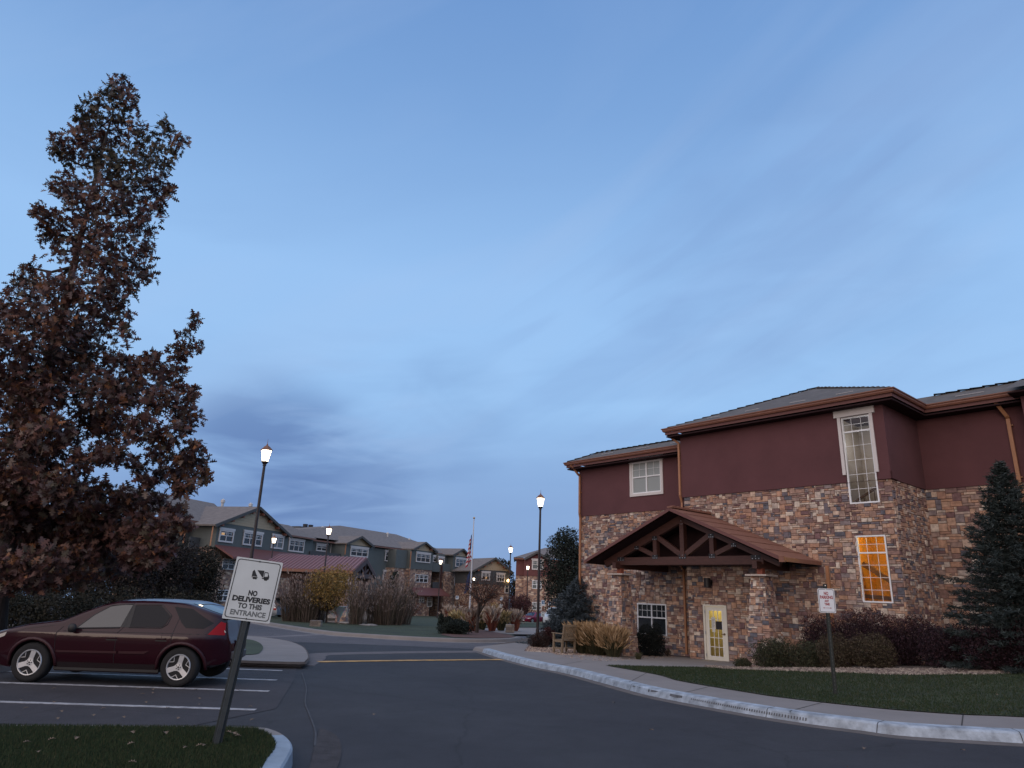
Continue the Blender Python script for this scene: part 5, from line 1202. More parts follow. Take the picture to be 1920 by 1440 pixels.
# --- the big oak on the left
def oak():
    Y0 = 15.0; bx = xyat(-6, Y0); base = np.array([bx, Y0, float(T(bx, Y0))])
    t = thing('oak_tree', 'tall brown-leaved autumn oak towering over the maroon car', 'tree', base)
    L3 = lambda p: Vector((p[0]-base[0], p[1]-base[1], p[2]-base[2]))
    def P(px_, py_, dy=0.): return at(px_, py_, Y0+dy)
    trunk = [(-10,1230),(-4,1130),(18,1000),(45,880),(75,760),(105,640),(138,500),(165,390),(190,290),(215,200)]
    rad = [.24,.19,.155,.135,.115,.10,.075,.055,.035,.014]
    tp = [P(*q) for q in trunk]; tp[0][2] = base[2]-.1
    b = MB(); b.tube([L3(p) for p in tp], rad, 12)
    CL = [(226,158,20),(206,172,14),(238,185,20),(210,205,28),(172,190,14),(165,215,22),(180,245,34),(225,250,30),(150,255,20),(145,290,28),(115,268,18),(108,290,14),(185,300,36),(225,310,36),
     (262,235,14),(280,262,22),(308,232,12),(312,252,16),(338,262,12),(325,285,16),(300,300,26),(262,300,26),(255,350,34),(300,345,22),(315,362,12),(130,350,26),(108,355,16),(150,380,32),(200,370,36),(240,400,34),(285,400,22),(300,385,12),
     (78,392,14),(70,400,8),(95,410,22),(88,435,16),(120,430,30),(170,440,34),(215,445,32),(262,440,26),(105,470,18),(150,485,30),(200,495,34),(245,490,28),(275,470,14),(272,505,18),(285,520,8),
     (55,502,14),(40,520,12),(70,540,26),(30,560,30),(5,550,16),(110,545,34),(165,550,34),(215,545,30),(250,528,18),(5,600,34),(60,600,38),(120,610,36),(175,605,34),(220,590,24),(228,630,20),
     (10,660,42),(70,670,40),(130,680,36),(185,670,34),(225,680,22),(255,690,20),(285,668,14),(290,700,26),(250,730,30),(362,602,10),(348,628,16),(338,660,18),(372,648,10),(330,690,18),(318,715,20),(345,738,20),(358,735,12),
     (10,730,42),(80,740,36),(150,745,32),(205,745,34),(300,750,28),(340,775,20),(368,780,12),(10,800,44),(80,810,38),(150,800,26),(215,800,34),(270,800,30),(320,812,24),(350,800,14),(300,850,20),
     (10,870,44),(70,880,34),(215,850,20),(250,860,18),(262,880,14),(368,835,12),(350,858,20),(375,870,16),(340,885,22),(380,893,12),(345,915,18),(300,890,16),(275,905,14),(10,940,46),(75,945,44),(140,930,32),(190,925,26),(240,935,24),(290,940,22),(330,965,22),
     (10,1010,46),(80,1010,44),(150,1000,42),(215,985,36),(270,985,30),(310,990,26),(345,985,16),(10,1070,40),(75,1065,42),(145,1060,40),(210,1050,36),(265,1045,30),(300,1040,22),(40,905,40),(110,915,36),(170,965,34),(110,980,40),(40,975,44),(240,960,30),(185,1010,36),(120,1035,40),(45,1040,42),(245,1010,30),(285,1015,22),(60,720,40),(150,640,34),(110,700,36),(180,720,34),(60,780,40),(120,850,34),(30,850,40),(180,790,30),(95,810,36),(230,735,28),(190,850,20),(150,870,24),(60,910,40)]
    C_, N_, G_ = [], [], []
    rr = random.Random(4); nodes = []
    for i_ in range(len(tp)-1):
        for q_ in range(4): nodes.append((tp[i_]*(1-q_/4)+tp[i_+1]*q_/4, rad[i_], 0))
    tx = lambda y_: float(np.interp(y_, [q[1] for q in trunk[::-1]], [q[0] for q in trunk[::-1]]))
    CL.sort(key=lambda q: abs(q[0]-tx(q[1])))
    for (x, y, r) in CL:
        dy = (rr.random()-.5)*2.6*min(1., .3+(y-130)/500); c = P(x, y, dy); zc = .956*c[1]+.29*(c[2]-1.5); rw = r*zc/FPX*.98
        # limb from the nearest suitable node of the branch network
        cost = [np.linalg.norm(c-p_)+.32*l_+(3. if p_[2] > c[2]+.15 else 0)+(2. if l_ == 0 and p_[2] < base[2]+2.3 else 0) for p_, r_, l_ in nodes]
        s0, r0_, l0_ = nodes[int(np.argmin(cost))]; ln = np.linalg.norm(c-s0); mid = (s0*.5+c*.5)+np.array([rr.gauss(0,.07), rr.gauss(0,.07), -.09])*ln
        ra = min(r0_*.62, .012+.012*ln+.010*(l0_ == 0)*ln); b.tube([L3(s0), L3(mid), L3(c)], [ra, ra*.8, ra*.55], 6, cap=False); nodes.append((c, ra*.62, l0_+ln))
        for k in range(5):
            d = np.array([rr.gauss(0,1), rr.gauss(0,1), rr.gauss(.4,.8)]); d /= np.linalg.norm(d); b.tube([L3(c-d*.15*rw), L3(c+d*rw*.95)], [.008,.003], 4, cap=False)
        n = int(np.pi*r*r/60*3.7)+14
        if y < 900: n = int(n*1.0)
        dens = 1.5 if y > 880 else (1.35 if y > 560 else 1.)
        pts, dr = ball(int(n*dens), c, (rw*1.05, rw*1.15, rw*1.0), .35)
        # lumps and holes
        h = np.sin(pts[:, 0]*5.1+pts[:, 2]*3.7)+np.sin(pts[:, 2]*6.3+pts[:, 1]*4.1); keep = (h > (-.75 if y < 900 else -1.5)) | (rng.random(len(pts)) < .35)
        pts, dr = pts[keep], dr[keep]
        (G_ if (y < 330 and rr.random() < .5) else C_).append(pts)
    b.build('trunk', m_bark, t, smooth=True)
    A = np.vstack(C_)-base; print('oak leaves', len(A))
    leafmesh('crown', A, .168, OAK, m_oak, t, droop=.25)
    leafmesh('crown', np.vstack(G_)-base, .16, OAK, m_oakg, t, droop=.25)
oak()

def leafy(name, label, cat, base, H, Rx, size, m, n, z0=.15, shape=RHOMB, group=None, trunk=None, squash=1., lumps=9, stems=8, Ry=None, seed=0, shell=.55, part='foliage', top=.6, droop=0.):
    """a shrub or small tree: leaves in several overlapping lumps around branching stems"""
    r = random.Random(seed*7+3); t = thing(name, label, cat, base, 0, group); Ry = Ry or Rx; P = []; b = MB()
    ch = H*(1-z0); cz_ = H*z0+ch/2
    tr = trunk or .02
    if trunk: b.tube([(0,0,-.1),(r.uniform(-.03,.03)*H,0,H*z0*.6),(0,0,H*z0),(0,0,H*.6)], [trunk*1.3,trunk,trunk*.9,trunk*.3], 7)
    for i in range(lumps):
        a = 2.4*i+r.random(); e = (i+.5)/lumps; rad = math.sqrt(max(.05, 1-(2*e-1)**2*top))*r.uniform(.45,.62) if i else 0
        c = (Rx*rad*math.cos(a), Ry*rad*math.sin(a), H*z0+ch*(.16+.66*e)); rr_ = r.uniform(.38,.55)
        q = max(1, n//lumps); pts, _ = ball(q, c, (Rx*rr_, Ry*rr_, ch*.28*squash if ch < 2*Rx else Rx*rr_*.9), shell); P.append(pts)
        b.tube([(0,0,0 if not trunk else H*z0*.9), (c[0]*.4, c[1]*.4, c[2]*.5), c], [tr, tr*.6, tr*.25], 5, cap=False)
        for k in range(stems//3):
            d = np.array([r.gauss(0,1), r.gauss(0,1), abs(r.gauss(.2,.7))]); d /= np.linalg.norm(d); b.tube([c, tuple(np.array(c)+d*Rx*rr_*.95)], [tr*.3, .003], 4, cap=False)
    b.build('trunk' if trunk else 'stems', m_bark2, t)
    P = np.vstack(P); P[:, 2] = np.maximum(P[:, 2], .04+rng.random(len(P))*.05)
    leafmesh('crown' if trunk else part, P, size, shape, m, t, droop=droop)
    return t
def spot(px_, by, ty, hw, Y=None, dz=.12):
    """base point, height and half width of a plant from its outline"""
    if Y is None: p = G(px_, by, dz)
    else: q = at(px_, by, Y); p = np.array([q[0], q[1], float(T(q[0], q[1]))+dz])
    q = at(px_, ty, p[1]); H = q[2]-p[2]; return p, H, hw/(FPX/(.956*p[1]+.29*(p[2]-1.5)))
def st(s, t_, dz=.12):
    x, y = PB+FD*s+FN*t_; return np.array([x, y, float(T(x, y))+dz])
def on_t(px_, t_, dz=.12):
    d = ray(px_, 1200)[:2]; n = FN; k = (n@(PB+FN*t_))/(n@d); x, y = d*k; return np.array([x, y, float(T(x, y))+dz])

def spruce(name, label, base, H, Rb, m, n_lev, seed, dens=1., needle=.085):
    r = random.Random(seed); t = thing(name, label, 'tree', base); b = MB(); b.tube([(0,0,-.1),(0,0,H*.5),(0,0,H*.99)], [.02*H,.012*H,.004], 8)
    C_, D_ = [], []
    for i in range(n_lev):
        u = i/(n_lev-1); z = H*(.04+.93*u); L_ = Rb*(1-u)**.85*(.85+.3*r.random())+.05; nb = int(7+5*(1-u))
        for k in range(nb):
            a = 2*math.pi*(k+r.random()*.7)/nb+i*1.3; ln = L_*r.uniform(.72,1.12); up = .10+.45*u; dx, dy = math.cos(a), math.sin(a)
            pts = [np.array([dx*ln*q, dy*ln*q, z-.28*ln*q+up*ln*q*q*.9]) for q in (0,.25,.5,.75,1.)]
            b.tube([tuple(p) for p in pts], [.012*ln+.004,.010*ln+.003,.006,.004,.002], 4, cap=False)
            nn = int(dens*(16+70*ln)); q = rng.random(nn)**.75; idx = np.minimum((q*4).astype(int), 3); f = q*4-idx; Pq = np.array(pts); c = Pq[idx]*(1-f)[:, None]+Pq[idx+1]*f[:, None]
            side = rng.normal(size=nn)*.20*ln*(1.1-q); c = c+np.stack([-dy*side, dx*side, -.04*np.abs(side)+rng.normal(size=nn)*.03], 1)
            C_.append(c); d = np.stack([dx+(-dy)*np.sign(side)*.8, dy+dx*np.sign(side)*.8, np.full(nn, .15)], 1); D_.append(d)
    b.build('trunk', m_bark2, t); C_ = np.vstack(C_); D_ = np.vstack(D_); C_[:, 2] = np.maximum(C_[:, 2], .05)
    C2 = np.repeat(C_, 3, 0)+rng.normal(size=(len(C_)*3, 3))*.022; D2 = np.repeat(D_, 3, 0)
    leafmesh('crown', C2, needle, np.array([(0,-.13),(0,.13),(1,.05),(1,-.05)]), m, t, dirs=D2, jitter=.55); return t
m_spb = island('blue_spruce_needle', [(.080,.105,.125),(.058,.080,.094),(.042,.056,.066),(.11,.135,.155)], nz=.1, bump=0, rough=.7, spec=.3)
m_spd = island('dark_spruce_needle', [(.026,.038,.036),(.038,.052,.050),(.018,.026,.025),(.056,.070,.068)], nz=.1, bump=0, rough=.7, spec=.3)
p, H, Rw = spot(1089,1212,1076,98); spruce('spruce_tree', 'blue spruce at the corner of the stone building behind the garden chair', p, H, Rw, m_spb, 26, 2, dens=1.1, needle=.10)
p = on_t(1932,1.45); q = at(1874,862,p[1]); spruce('spruce_tree', 'tall dark spruce against the recessed stone wall beside the lit stair window', p, q[2]-p[2], 2.05, m_spd, 30, 5, dens=1.15, needle=.085)

m_yew = island('yew_leaf', [(.010,.014,.013),(.014,.020,.017),(.008,.010,.010)], nz=.1, bump=0)
m_dkgreen = island('dark_evergreen_leaf', [(.016,.024,.020),(.022,.032,.025),(.011,.016,.014),(.034,.044,.036)], nz=.1, bump=0)
m_hedge = island('hedge_leaf', [(.052,.062,.032),(.034,.042,.024),(.064,.056,.032),(.026,.030,.020),(.080,.078,.045)], nz=.1, bump=0)
m_hedgeb = island('bronze_hedge_leaf', [(.085,.062,.040),(.055,.040,.027),(.110,.085,.055),(.040,.028,.021),(.065,.058,.032)], nz=.1, bump=0)
m_barb = island('barberry_leaf', [(.030,.013,.020),(.040,.018,.026),(.022,.011,.017),(.055,.026,.032),(.018,.010,.014)], nz=.1, bump=0)
m_pink = island('bronze_barberry_leaf', [(.13,.055,.048),(.09,.038,.038),(.17,.085,.07),(.06,.028,.03)], nz=.1, bump=0)
m_yellow = island('yellow_autumn_leaf', [(.36,.235,.075),(.26,.18,.062),(.44,.28,.10),(.18,.145,.055),(.28,.16,.05)], nz=.1, bump=0, trans=.2)
m_rust = island('rust_leaf', [(.13,.050,.030),(.09,.040,.030),(.17,.065,.03),(.07,.035,.03)], nz=.1, bump=0)
m_wine = island('wine_leaf', [(.055,.018,.022),(.075,.026,.028),(.040,.015,.018),(.095,.040,.035)], nz=.1, bump=0)
m_shade = island('dark_shrub_leaf', [(.020,.016,.018),(.028,.022,.022),(.014,.012,.013),(.040,.032,.030),(.024,.024,.018)], nz=.1, bump=0)
m_shade2 = island('dark_olive_leaf', [(.026,.026,.019),(.034,.034,.023),(.018,.019,.015),(.046,.040,.028)], nz=.1, bump=0)

p, H, Rw = spot(1065,1165,972,48,Y=62); leafy('evergreen_tree', 'tall dark evergreen tree just beyond the corner downspout and blue spruce', 'tree', p, H, Rw*1.15, .20, m_dkgreen, 15000, z0=.06, trunk=.12, lumps=26, seed=1)
p = on_t(1218, .55); q = at(1217,1177,p[1]); leafy('yew_shrub', 'very dark round-topped yew below the white window', 'shrub', p, q[2]-p[2], .60, .045, m_yew, 15000, z0=.03, lumps=14, seed=3, squash=1.5)
# hedge row in front of the right column
def hedge(px_, top, hw, t_, m, label, seed, n=9000, sz=.045, part='foliage'):
    p = on_t(px_, t_); q = at(px_, top, p[1]); Rw = hw/(FPX/(.956*p[1])); return leafy('hedge_shrub', label, 'shrub', p, q[2]-p[2], Rw, sz, m, n, z0=.02, lumps=14, seed=seed, Ry=min(Rw, .55), squash=1.7, part=part)
hedge(1452, 1206, 52, 2.55, m_hedge, 'green-brown clipped shrub at the foot of the stone column beside the cream door', 1, 11000)
hedge(1517, 1210, 34, 2.45, m_hedge, 'dark low shrub between the stone column and the no parking sign', 9, 7000)
hedge(1562, 1199, 30, 2.75, m_hedgeb, 'bronze shrub directly behind the no parking sign post', 2, 8000)
hedge(1633, 1198, 46, 2.3, m_hedgeb, 'wide rounded bronze shrub under the purple barberry and lit orange window', 4, 10000)
hedge(1390, 1237, 17, 2.9, m_hedge, 'small low green shrub between the cream door and the stone column', 5, 2500)
for i, (px_, top, hw, t_, lb) in enumerate([(1545,1158,40,1.0,'dark purple barberry beside the porch downspout'),(1625,1147,48,.8,'tall purple barberry under the lit orange window'),(1700,1160,50,.7,'dark purple barberry at the outer stone corner'),
      (1775,1172,52,1.9,'dark purple barberry between the stone corner and the tall spruce'),(1860,1176,56,2.3,'dark purple barberry before the trunk of the spruce'),(1950,1172,60,2.2,'dark purple barberry beyond the spruce, below the outermost downspout')]):
    p = on_t(px_, t_); q = at(px_, top, p[1]); Rw = hw/(FPX/(.956*p[1])); H = q[2]-p[2]
    t = leafy('barberry_shrub', lb, 'shrub', p, H*.94, Rw*1.1, .05, m_barb, 11000, z0=.02, lumps=16, seed=20+i, Ry=.8 if i < 3 else .7, group='purple barberry shrubs', squash=1.3)
    if i < 3:
        pts, _ = ball(700, (0,0,H*.92), (Rw*.95,.6,.22), .3); leafmesh('leaves', pts, .045, RHOMB, m_pink, t)
def tuft(label, base, H, Rw, m, n, w=.012, lean=.35, name='ornamental_grass', top=None, group=None, ntop=0, pl=None):
    t = thing(name, label, 'grass clump', base, 0, group); a = rng.random(n)*6.283; r0 = Rw*(.8 if name == 'reed_clump' else .45)*np.sqrt(rng.random(n)); x, y = r0*np.cos(a), r0*np.sin(a)
    h = H*(.34+.70*rng.random(n)**(1.1 if name == 'reed_clump' else .6)); l = lean*H*rng.random(n); a2 = a+rng.normal(size=n)*.5; dd = Rw*(.15+1.0*rng.random(n))*(1.25 if name == 'reed_clump' else .9); px2, py2 = x+np.cos(a2)*dd, y+np.sin(a2)*dd
    V = np.zeros((n, 5, 3)); wa = rng.random(n)*6.283; wx, wy = np.cos(wa)*w/2, np.sin(wa)*w/2
    V[:, 0] = np.stack([x-wx, y-wy, 0*x], 1); V[:, 4] = np.stack([x+wx, y+wy, 0*x], 1)
    mx, my, mz = (x*.6+px2*.4), (y*.6+py2*.4), h*.62
    V[:, 1] = np.stack([mx-wx, my-wy, mz], 1); V[:, 3] = np.stack([mx+wx, my+wy, mz], 1); V[:, 2] = np.stack([px2, py2, h], 1)
    link('blades', npmesh('blades', V.reshape(-1, 3), 5, n), m, t)
    if top is not None and ntop:
        k = rng.integers(0, n, ntop); P = V[k, 2]; Q = V[k, 1]; f = rng.random(ntop)[:, None]*.55; C_ = P*(1-f)+Q*f; D_ = P-Q
        leafmesh('blossoms', C_, pl or max(.10, w*7), np.array([(0,-.12),(.5,-.16),(1,0),(.5,.16),(0,.12)])*(1 if not pl else np.array([1,.42])), top, t, dirs=D_/np.linalg.norm(D_, axis=1, keepdims=True), jitter=.22 if not pl else .10)
    return t
m_gtan = island('tan_plume', [(.42,.28,.15),(.33,.215,.11),(.50,.35,.21),(.27,.17,.085)], nz=.1, bump=0)
m_ggreen = island('olive_blade', [(.060,.064,.034),(.042,.046,.027),(.085,.080,.042),(.11,.092,.05)], nz=.1, bump=0)
m_reed = island('reed_blade', [(.120,.088,.070),(.085,.064,.050),(.155,.115,.092),(.065,.060,.040),(.19,.145,.12)], nz=.1, bump=0)
m_reedt = island('reed_plume', [(.27,.21,.19),(.20,.155,.14),(.34,.28,.26),(.17,.12,.11)], nz=.1, bump=0)
m_redg = island('red_grass', [(.20,.060,.042),(.15,.048,.038),(.26,.090,.055)], nz=.1, bump=0)
m_cream = island('cream_plume', [(.34,.27,.22),(.26,.21,.18),(.42,.34,.28)], nz=.1, bump=0)
m_yelg = island('yellow_grass', [(.30,.22,.10),(.22,.17,.08),(.38,.29,.15)], nz=.1, bump=0)
for i, (px_, by, ty, hw, lb) in enumerate([(1096,1226,1171,24,'tan feather grass clump touching the wooden garden chair'),(1122,1229,1173,25,'tan feather grass clump in the middle of the row'),(1150,1233,1180,20,'tan feather grass clump nearest the stone column and yew')]):
    p, H, Rw = spot(px_, by, ty, hw); tuft(lb, p, H*.93, Rw*1.15, m_ggreen, 2600, .012, .5, top=m_gtan, ntop=1500, group='tan feather grass row', pl=.24)
p, H, Rw = spot(1197,1238,1222,8); tuft('tiny green-yellow grass tuft in front of the dark yew', p, H, Rw, m_ggreen, 300, .01, .6)
p, H, Rw = spot(1252,1232,1214,12); leafy('small_shrub', 'small sparse shrub at the foot of the inner downspout', 'shrub', p, H, Rw, .04, m_hedgeb, 350, lumps=6, seed=4)
p, H, Rw = spot(1010,1214,1188,22); leafy('small_shrub', 'dark red-brown mound shrub around the foot of the lamp by the garden chair', 'shrub', p, H, Rw, .05, island('brown_red_leaf', [(.045,.026,.024),(.065,.036,.030),(.030,.020,.019)], nz=.1, bump=0), 3500, z0=.02, lumps=9, seed=8, squash=1.4)
p, H, Rw = spot(1029,1212,1172,13); leafy('small_shrub', 'open wine-red shrub between lamp and garden chair', 'shrub', p, H, Rw, .06, m_wine, 1500, z0=.05, lumps=8, seed=9)
p, H, Rw = spot(1031,1186,1163,10,Y=44); leafy('small_shrub', 'bright red-brown bush beneath the lowest branches of the blue spruce', 'shrub', p, H, Rw, .08, m_rust, 900, z0=.03, lumps=6, seed=10)
# --- island planting
def reeds(lst, group):
    for i, (px_, by, ty, hw, lb) in enumerate(lst):
        p, H, Rw = spot(px_, by, ty, hw); tuft(lb, p, H*(.92+.16*rng.random()), Rw*1.35, m_reed, 210, .024, .34, name='reed_clump', top=m_reedt, ntop=520, group=group)
reeds([(544,1166,1078,14,'tall dry reed clump directly right of the no deliveries sign'),(561,1167,1072,14,'tall dry reed clump, second to the right of the no deliveries sign'),(576,1168,1080,13,'tall dry reed clump left of the yellow-leaved tree'),
  (592,1166,1095,13,'dry reed clump half behind the yellow-leaved tree'),(666,1172,1082,11,'tall dry reed clump before the stone pillar of the porte-cochere'),(683,1163,1092,14,'dry reed clump behind the pale pointed boulder'),
  (703,1172,1084,14,'tall dry reed clump just right of the boulders'),(720,1173,1080,14,'tall dry reed clump below the narrow dark juniper'),(738,1173,1076,15,'tall dry reed clump, second left of the end of the long row'),(755,1172,1082,14,'tall dry reed clump at the right end of the long row'),
  (785,1153,1092,14,'distant dry reed clump at the left of the awning windows'),(808,1153,1090,15,'distant dry reed clump in front of the red awning'),(830,1153,1088,14,'distant dry reed clump below the slate balcony'),(846,1154,1094,12,'distant dry reed clump beside the blue parking sign')], 'dry reeds on the centre island')
p, H, Rw = spot(612,1169,1064,44); leafy('young_tree', 'small round tree with yellow autumn leaves beside the fountain', 'tree', p, H*1.02, Rw*1.22, .13, m_yellow, 6500, z0=.26, trunk=.06, lumps=14, seed=6)
def grassy(lst):
    for px_, by, ty, hw, mb_, mt_, lb in lst:
        p, H, Rw = spot(px_, by, ty, hw); tuft(lb, p, H, Rw*1.3, mb_, 420, .04, .25, top=mt_, ntop=300 if mt_ else 0)
grassy([(847,1177,1139,13,m_redg,m_cream,'cream-plumed grass with red base behind the juniper'),(864,1180,1150,15,m_yelg,m_yelg,'pale yellow grass clump behind the right half of the juniper'),(884,1185,1144,10,m_redg,m_cream,'red grass clump touching the bare crabapple trunk on its left'),
  (904,1181,1150,8,m_ggreen,m_yelg,'olive grass clump just right of the crabapple trunk'),(922,1183,1141,10,m_redg,m_cream,'red grass clump with cream plumes, widest one left of the stone block'),(939,1182,1150,10,m_ggreen,m_yelg,'olive green grass clump left of the square stone block'),(966,1183,1147,8,m_redg,m_cream,'narrow red grass clump right of the square stone block'),
  (951,1167,1146,11,m_yelg,m_yelg,'yellow grass clump behind the far street lamp'),(976,1164,1144,10,m_ggreen,m_cream,'grey-green grass clump left of the red parked car')])
# juniper: low, dark, with upright shoots
p, H, Rw = spot(851,1190,1152,32); t = leafy('juniper_shrub', 'dark spreading juniper at the tip of the centre island', 'shrub', p, H*.72, Rw*1.15, .09, m_dkgreen, 6500, z0=.02, lumps=12, seed=12, squash=1.3)
pts = np.vstack([ball(260, (Rw*a, 0, H*h), (.16, .16, H*.26), .3)[0] for a, h in ((-.80,.72),(-.55,.55),(-.35,.62),(-.1,.5),(.35,.42),(.7,.36))]); leafmesh('leaves', pts, .10, RHOMB, m_dkgreen, t, dirs=np.tile([0,0,1.], (len(pts), 1)), jitter=.4)
# bare crabapple
def crab(label, base, H, Rw, m, n, seed, tr=.09):
    r = random.Random(seed); t = thing('crabapple_tree', label, 'tree', base); b = MB(); P = []
    def br(p, d, ln, rad, lev):
        q = p+d*ln; b.tube([tuple(p), tuple((p+q)/2+np.array([0,0,.04*ln])), tuple(q)], [rad, rad*.8, rad*.6], 5 if lev < 2 else 3, cap=False)
        if lev >= 4: P.append(q); return
        for k in range(3 if lev else 5):
            e = d+np.array([r.gauss(0,.75), r.gauss(0,.75), r.gauss(.12,.30)]); e /= np.linalg.norm(e); br(q, e, ln*r.uniform(.68,.92), rad*.58, lev+1)
            if lev > 1: P.append((p+q)/2)
    br(np.array([0,0,-.1]), np.array([.02,0,1.]), H*.28, tr, 0)
    for _ in range(0): pass
    b.build('trunk', m_bark2, t); P = np.array(P); k = rng.integers(0, len(P), n); leafmesh('crown', P[k]+rng.normal(size=(n, 3))*.12, .07, RHOMB, m, t); return t
p, H, Rw = spot(894,1188,1086,42); crab('nearly bare crabapple with rusty leaves in the mulch bed', p, H*1.25, Rw, m_rust, 2600, 3, .12)
p, H, Rw = spot(970,1172,1117,29,Y=80); leafy('young_tree', 'low round wine-red tree in front of the distant maroon building', 'tree', p, H, Rw*1.2, .16, m_wine, 5000, z0=.3, trunk=.08, lumps=14, seed=14)
p, H, Rw = spot(733,1150,1058,9,Y=96); leafy('columnar_juniper', 'narrow dark conifer against the slate wall', 'tree', p, H, Rw*1.3, .22, m_dkgreen, 3000, z0=.02, lumps=22, trunk=.06, seed=15)
p, H, Rw = spot(938,1150,1040,17,Y=150); leafy('background_tree', 'dark treetop showing above the end gable', 'tree', p, H, Rw*1.3, .5, m_shade2, 2200, z0=.35, trunk=.2, lumps=12, seed=16)
p, H, Rw = spot(963,1150,1078,10,Y=150); leafy('background_tree', 'brown treetop in the gap between the slate and maroon buildings', 'tree', p, H, Rw*1.3, .4, m_hedgeb, 1500, z0=.3, trunk=.2, lumps=9, seed=17)
p, H, Rw = spot(925,1166,1128,16,Y=88); leafy('small_shrub', 'yellowish shrub under the end gable behind the sign', 'shrub', p, H, Rw, .16, m_yellow, 900, z0=.05, lumps=8, seed=18)
for px_, lb, s in ((770,'low brown shrub under the left awning window',1),(868,'low brown shrub under the slate gable by the flagpole',2),(700,'low brown shrub behind the long reed row',3)):
    p, H, Rw = spot(px_,1150,1128,20,Y=100); leafy('small_shrub', lb, 'shrub', p, H, Rw, .2, m_rust if s != 3 else m_hedgeb, 900, z0=.03, lumps=8, seed=30+s)
p, H, Rw = spot(1022,1166,1150,8,Y=100); leafy('small_shrub', 'dark shrub between the red car and the white van', 'shrub', p, H, Rw, .2, m_shade, 500, z0=.03, lumps=6, seed=36)
# --- dark planting behind the car
BK = [((360,1160,1010,40,36), 'dark olive shrub against the stone end of the slate building', m_shade2),((300,1165,1000,52,33), 'dark purple small tree behind the maroon car roof', m_shade),((225,1165,985,55,30), 'dark small tree behind the middle of the maroon car', m_shade),
  ((150,1168,990,60,34), 'dark small tree behind the bonnet of the maroon car', m_shade2),((75,1170,985,60,30), 'dark small tree close beside the oak trunk', m_shade),((0,1175,980,65,33), 'dark small tree behind the oak trunk', m_shade2)]
for i, ((px_, by, ty, hw, Y), lb, m) in enumerate(BK):
    p, H, Rw = spot(px_, by, ty, hw, Y=Y); leafy('understorey_tree', lb, 'tree', p, H, Rw*1.15, .12, m, 9000, z0=.10 if i != 4 else .2, trunk=.07, lumps=22, seed=40+i, group='dark trees behind the maroon car')
for i, (px_, Y, lb) in enumerate([(30,23,'low dark bush beside the oak trunk'),(95,23,'low dark bush behind the bonnet of the maroon car'),(160,24,'low dark bush behind the windscreen of the maroon car'),(340,27,'low dark bush behind the rear of the maroon car'),(250,26,'low dark bush behind the rear door of the maroon car'),(385,40,'low brown bush between the maroon car and the tilted sign')]):
    p, H, Rw = spot(px_, 1160, 1105, 42 if i < 5 else 22, Y=Y); leafy('low_bush', lb, 'shrub', p, H, Rw*1.2, .08, m_shade2 if i < 5 else m_hedgeb, 4500, z0=.02, lumps=10, seed=50+i)
# --- boulders, stone blocks, pond and fountain
m_rock = mat('granite', (.22,.20,.185), .9, noise=.35, nscale=2.5, bump=1., bscale=6)
m_rockp = mat('pale_granite', (.42,.37,.33), .9, noise=.2, nscale=3, bump=.8, bscale=6)
def rock(label, px_, by, w_, h_, m, Y=None, seed=0):
    p = G(px_, by, .12) if Y is None else None; r = random.Random(seed); bm = bmesh.new(); bmesh.ops.create_icosphere(bm, subdivisions=2, radius=.5)
    for v in bm.verts:
        k = 1+.28*math.sin(v.co.x*7+seed)+.2*math.sin(v.co.z*9+seed*2)+r.uniform(-.08,.08); v.co *= k; v.co.x *= w_; v.co.y *= w_*.8; v.co.z *= h_; 
        v.co.z = max(v.co.z, -h_*.3)
    me = bpy.data.meshes.new('boulder'); bm.to_mesh(me); bm.free(); o = link('boulder', me, m); o.location = (p[0], p[1], p[2]+h_*.3); o.rotation_euler = (0, 0, r.random()*6); tag(o, label, 'boulder', 'boulders round the pond')
for i, (px_, by, w_, h_, lb, pale) in enumerate([(682,1168,.9,.9,'grey boulder at the left foot of the pale pointed one',0),(690,1164,1.1,.55,'pale pointed boulder leaning over a dark hollow',1),(676,1160,1.0,.5,'grey boulder behind the reeds left of the pale pointed one',0),
   (700,1170,.7,.4,'small grey boulder at the waterline right of the pale pointed one',0),(728,1152,1.3,.6,'pinkish boulder high among the long reed row',1),(600,1165,.9,.7,'grey boulder between the stone block and the yellow tree trunk',0),(621,1163,.9,.6,'pale boulder right behind the yellow tree trunk',1),(606,1160,.8,.6,'pale boulder left behind the yellow tree trunk',1),
   (645,1171,.9,.2,'flat pale slab at the foot of the fountain',1),(690,1174,1.0,.2,'flat slab on the grass below the boulders',0)]):
    rock(lb, px_, by, w_, h_, m_rockp if pale else m_rock, seed=i+1)
def block(label, px_, by, w_, h_, d_):
    p = G(px_, by, .14); b = MB(); r = random.Random(int(px_)); k = 0
    for i in range(3):
        x = -w_/2
        while x < w_/2-.05: ww = min(r.uniform(.2,.45), w_/2-x); b.box((x+.008,-d_/2,h_*i/3+.006), (x+ww-.008,d_/2,h_*(i+1)/3-.006)); x += ww
    b.box((-w_/2+.03,-d_/2+.03,0),(w_/2-.03,d_/2-.03,h_-.02))
    o = b.build('stone_block', island('block_stone_'+str(px_)[:3], [(.26,.22,.19),(.33,.28,.23),(.20,.17,.15)], nz=.2)); o.location = (p[0], p[1], p[2]-.02); tag(o, label, 'stone block')
block('low brown stone block on the lawn left of the fountain', 592, 1175, .62, .36, .4); block('square pale stone block beneath the far street lamp', 956, 1185, .55, .46, .5)
sheet('water', [G(a, b_, .1)[:2] for a, b_ in [(592,1166),(640,1171),(700,1171),(730,1162),(700,1155),(610,1157)]], .172, mat('pond_water', (.05,.065,.075), .08, spec=.8), 2.)
p = G(634,1168,.15); q = at(634,1136,p[1]); H = q[2]-p[2]; f = thing('fountain', 'spreading cone of pale fountain water above the pond', 'fountain', p)
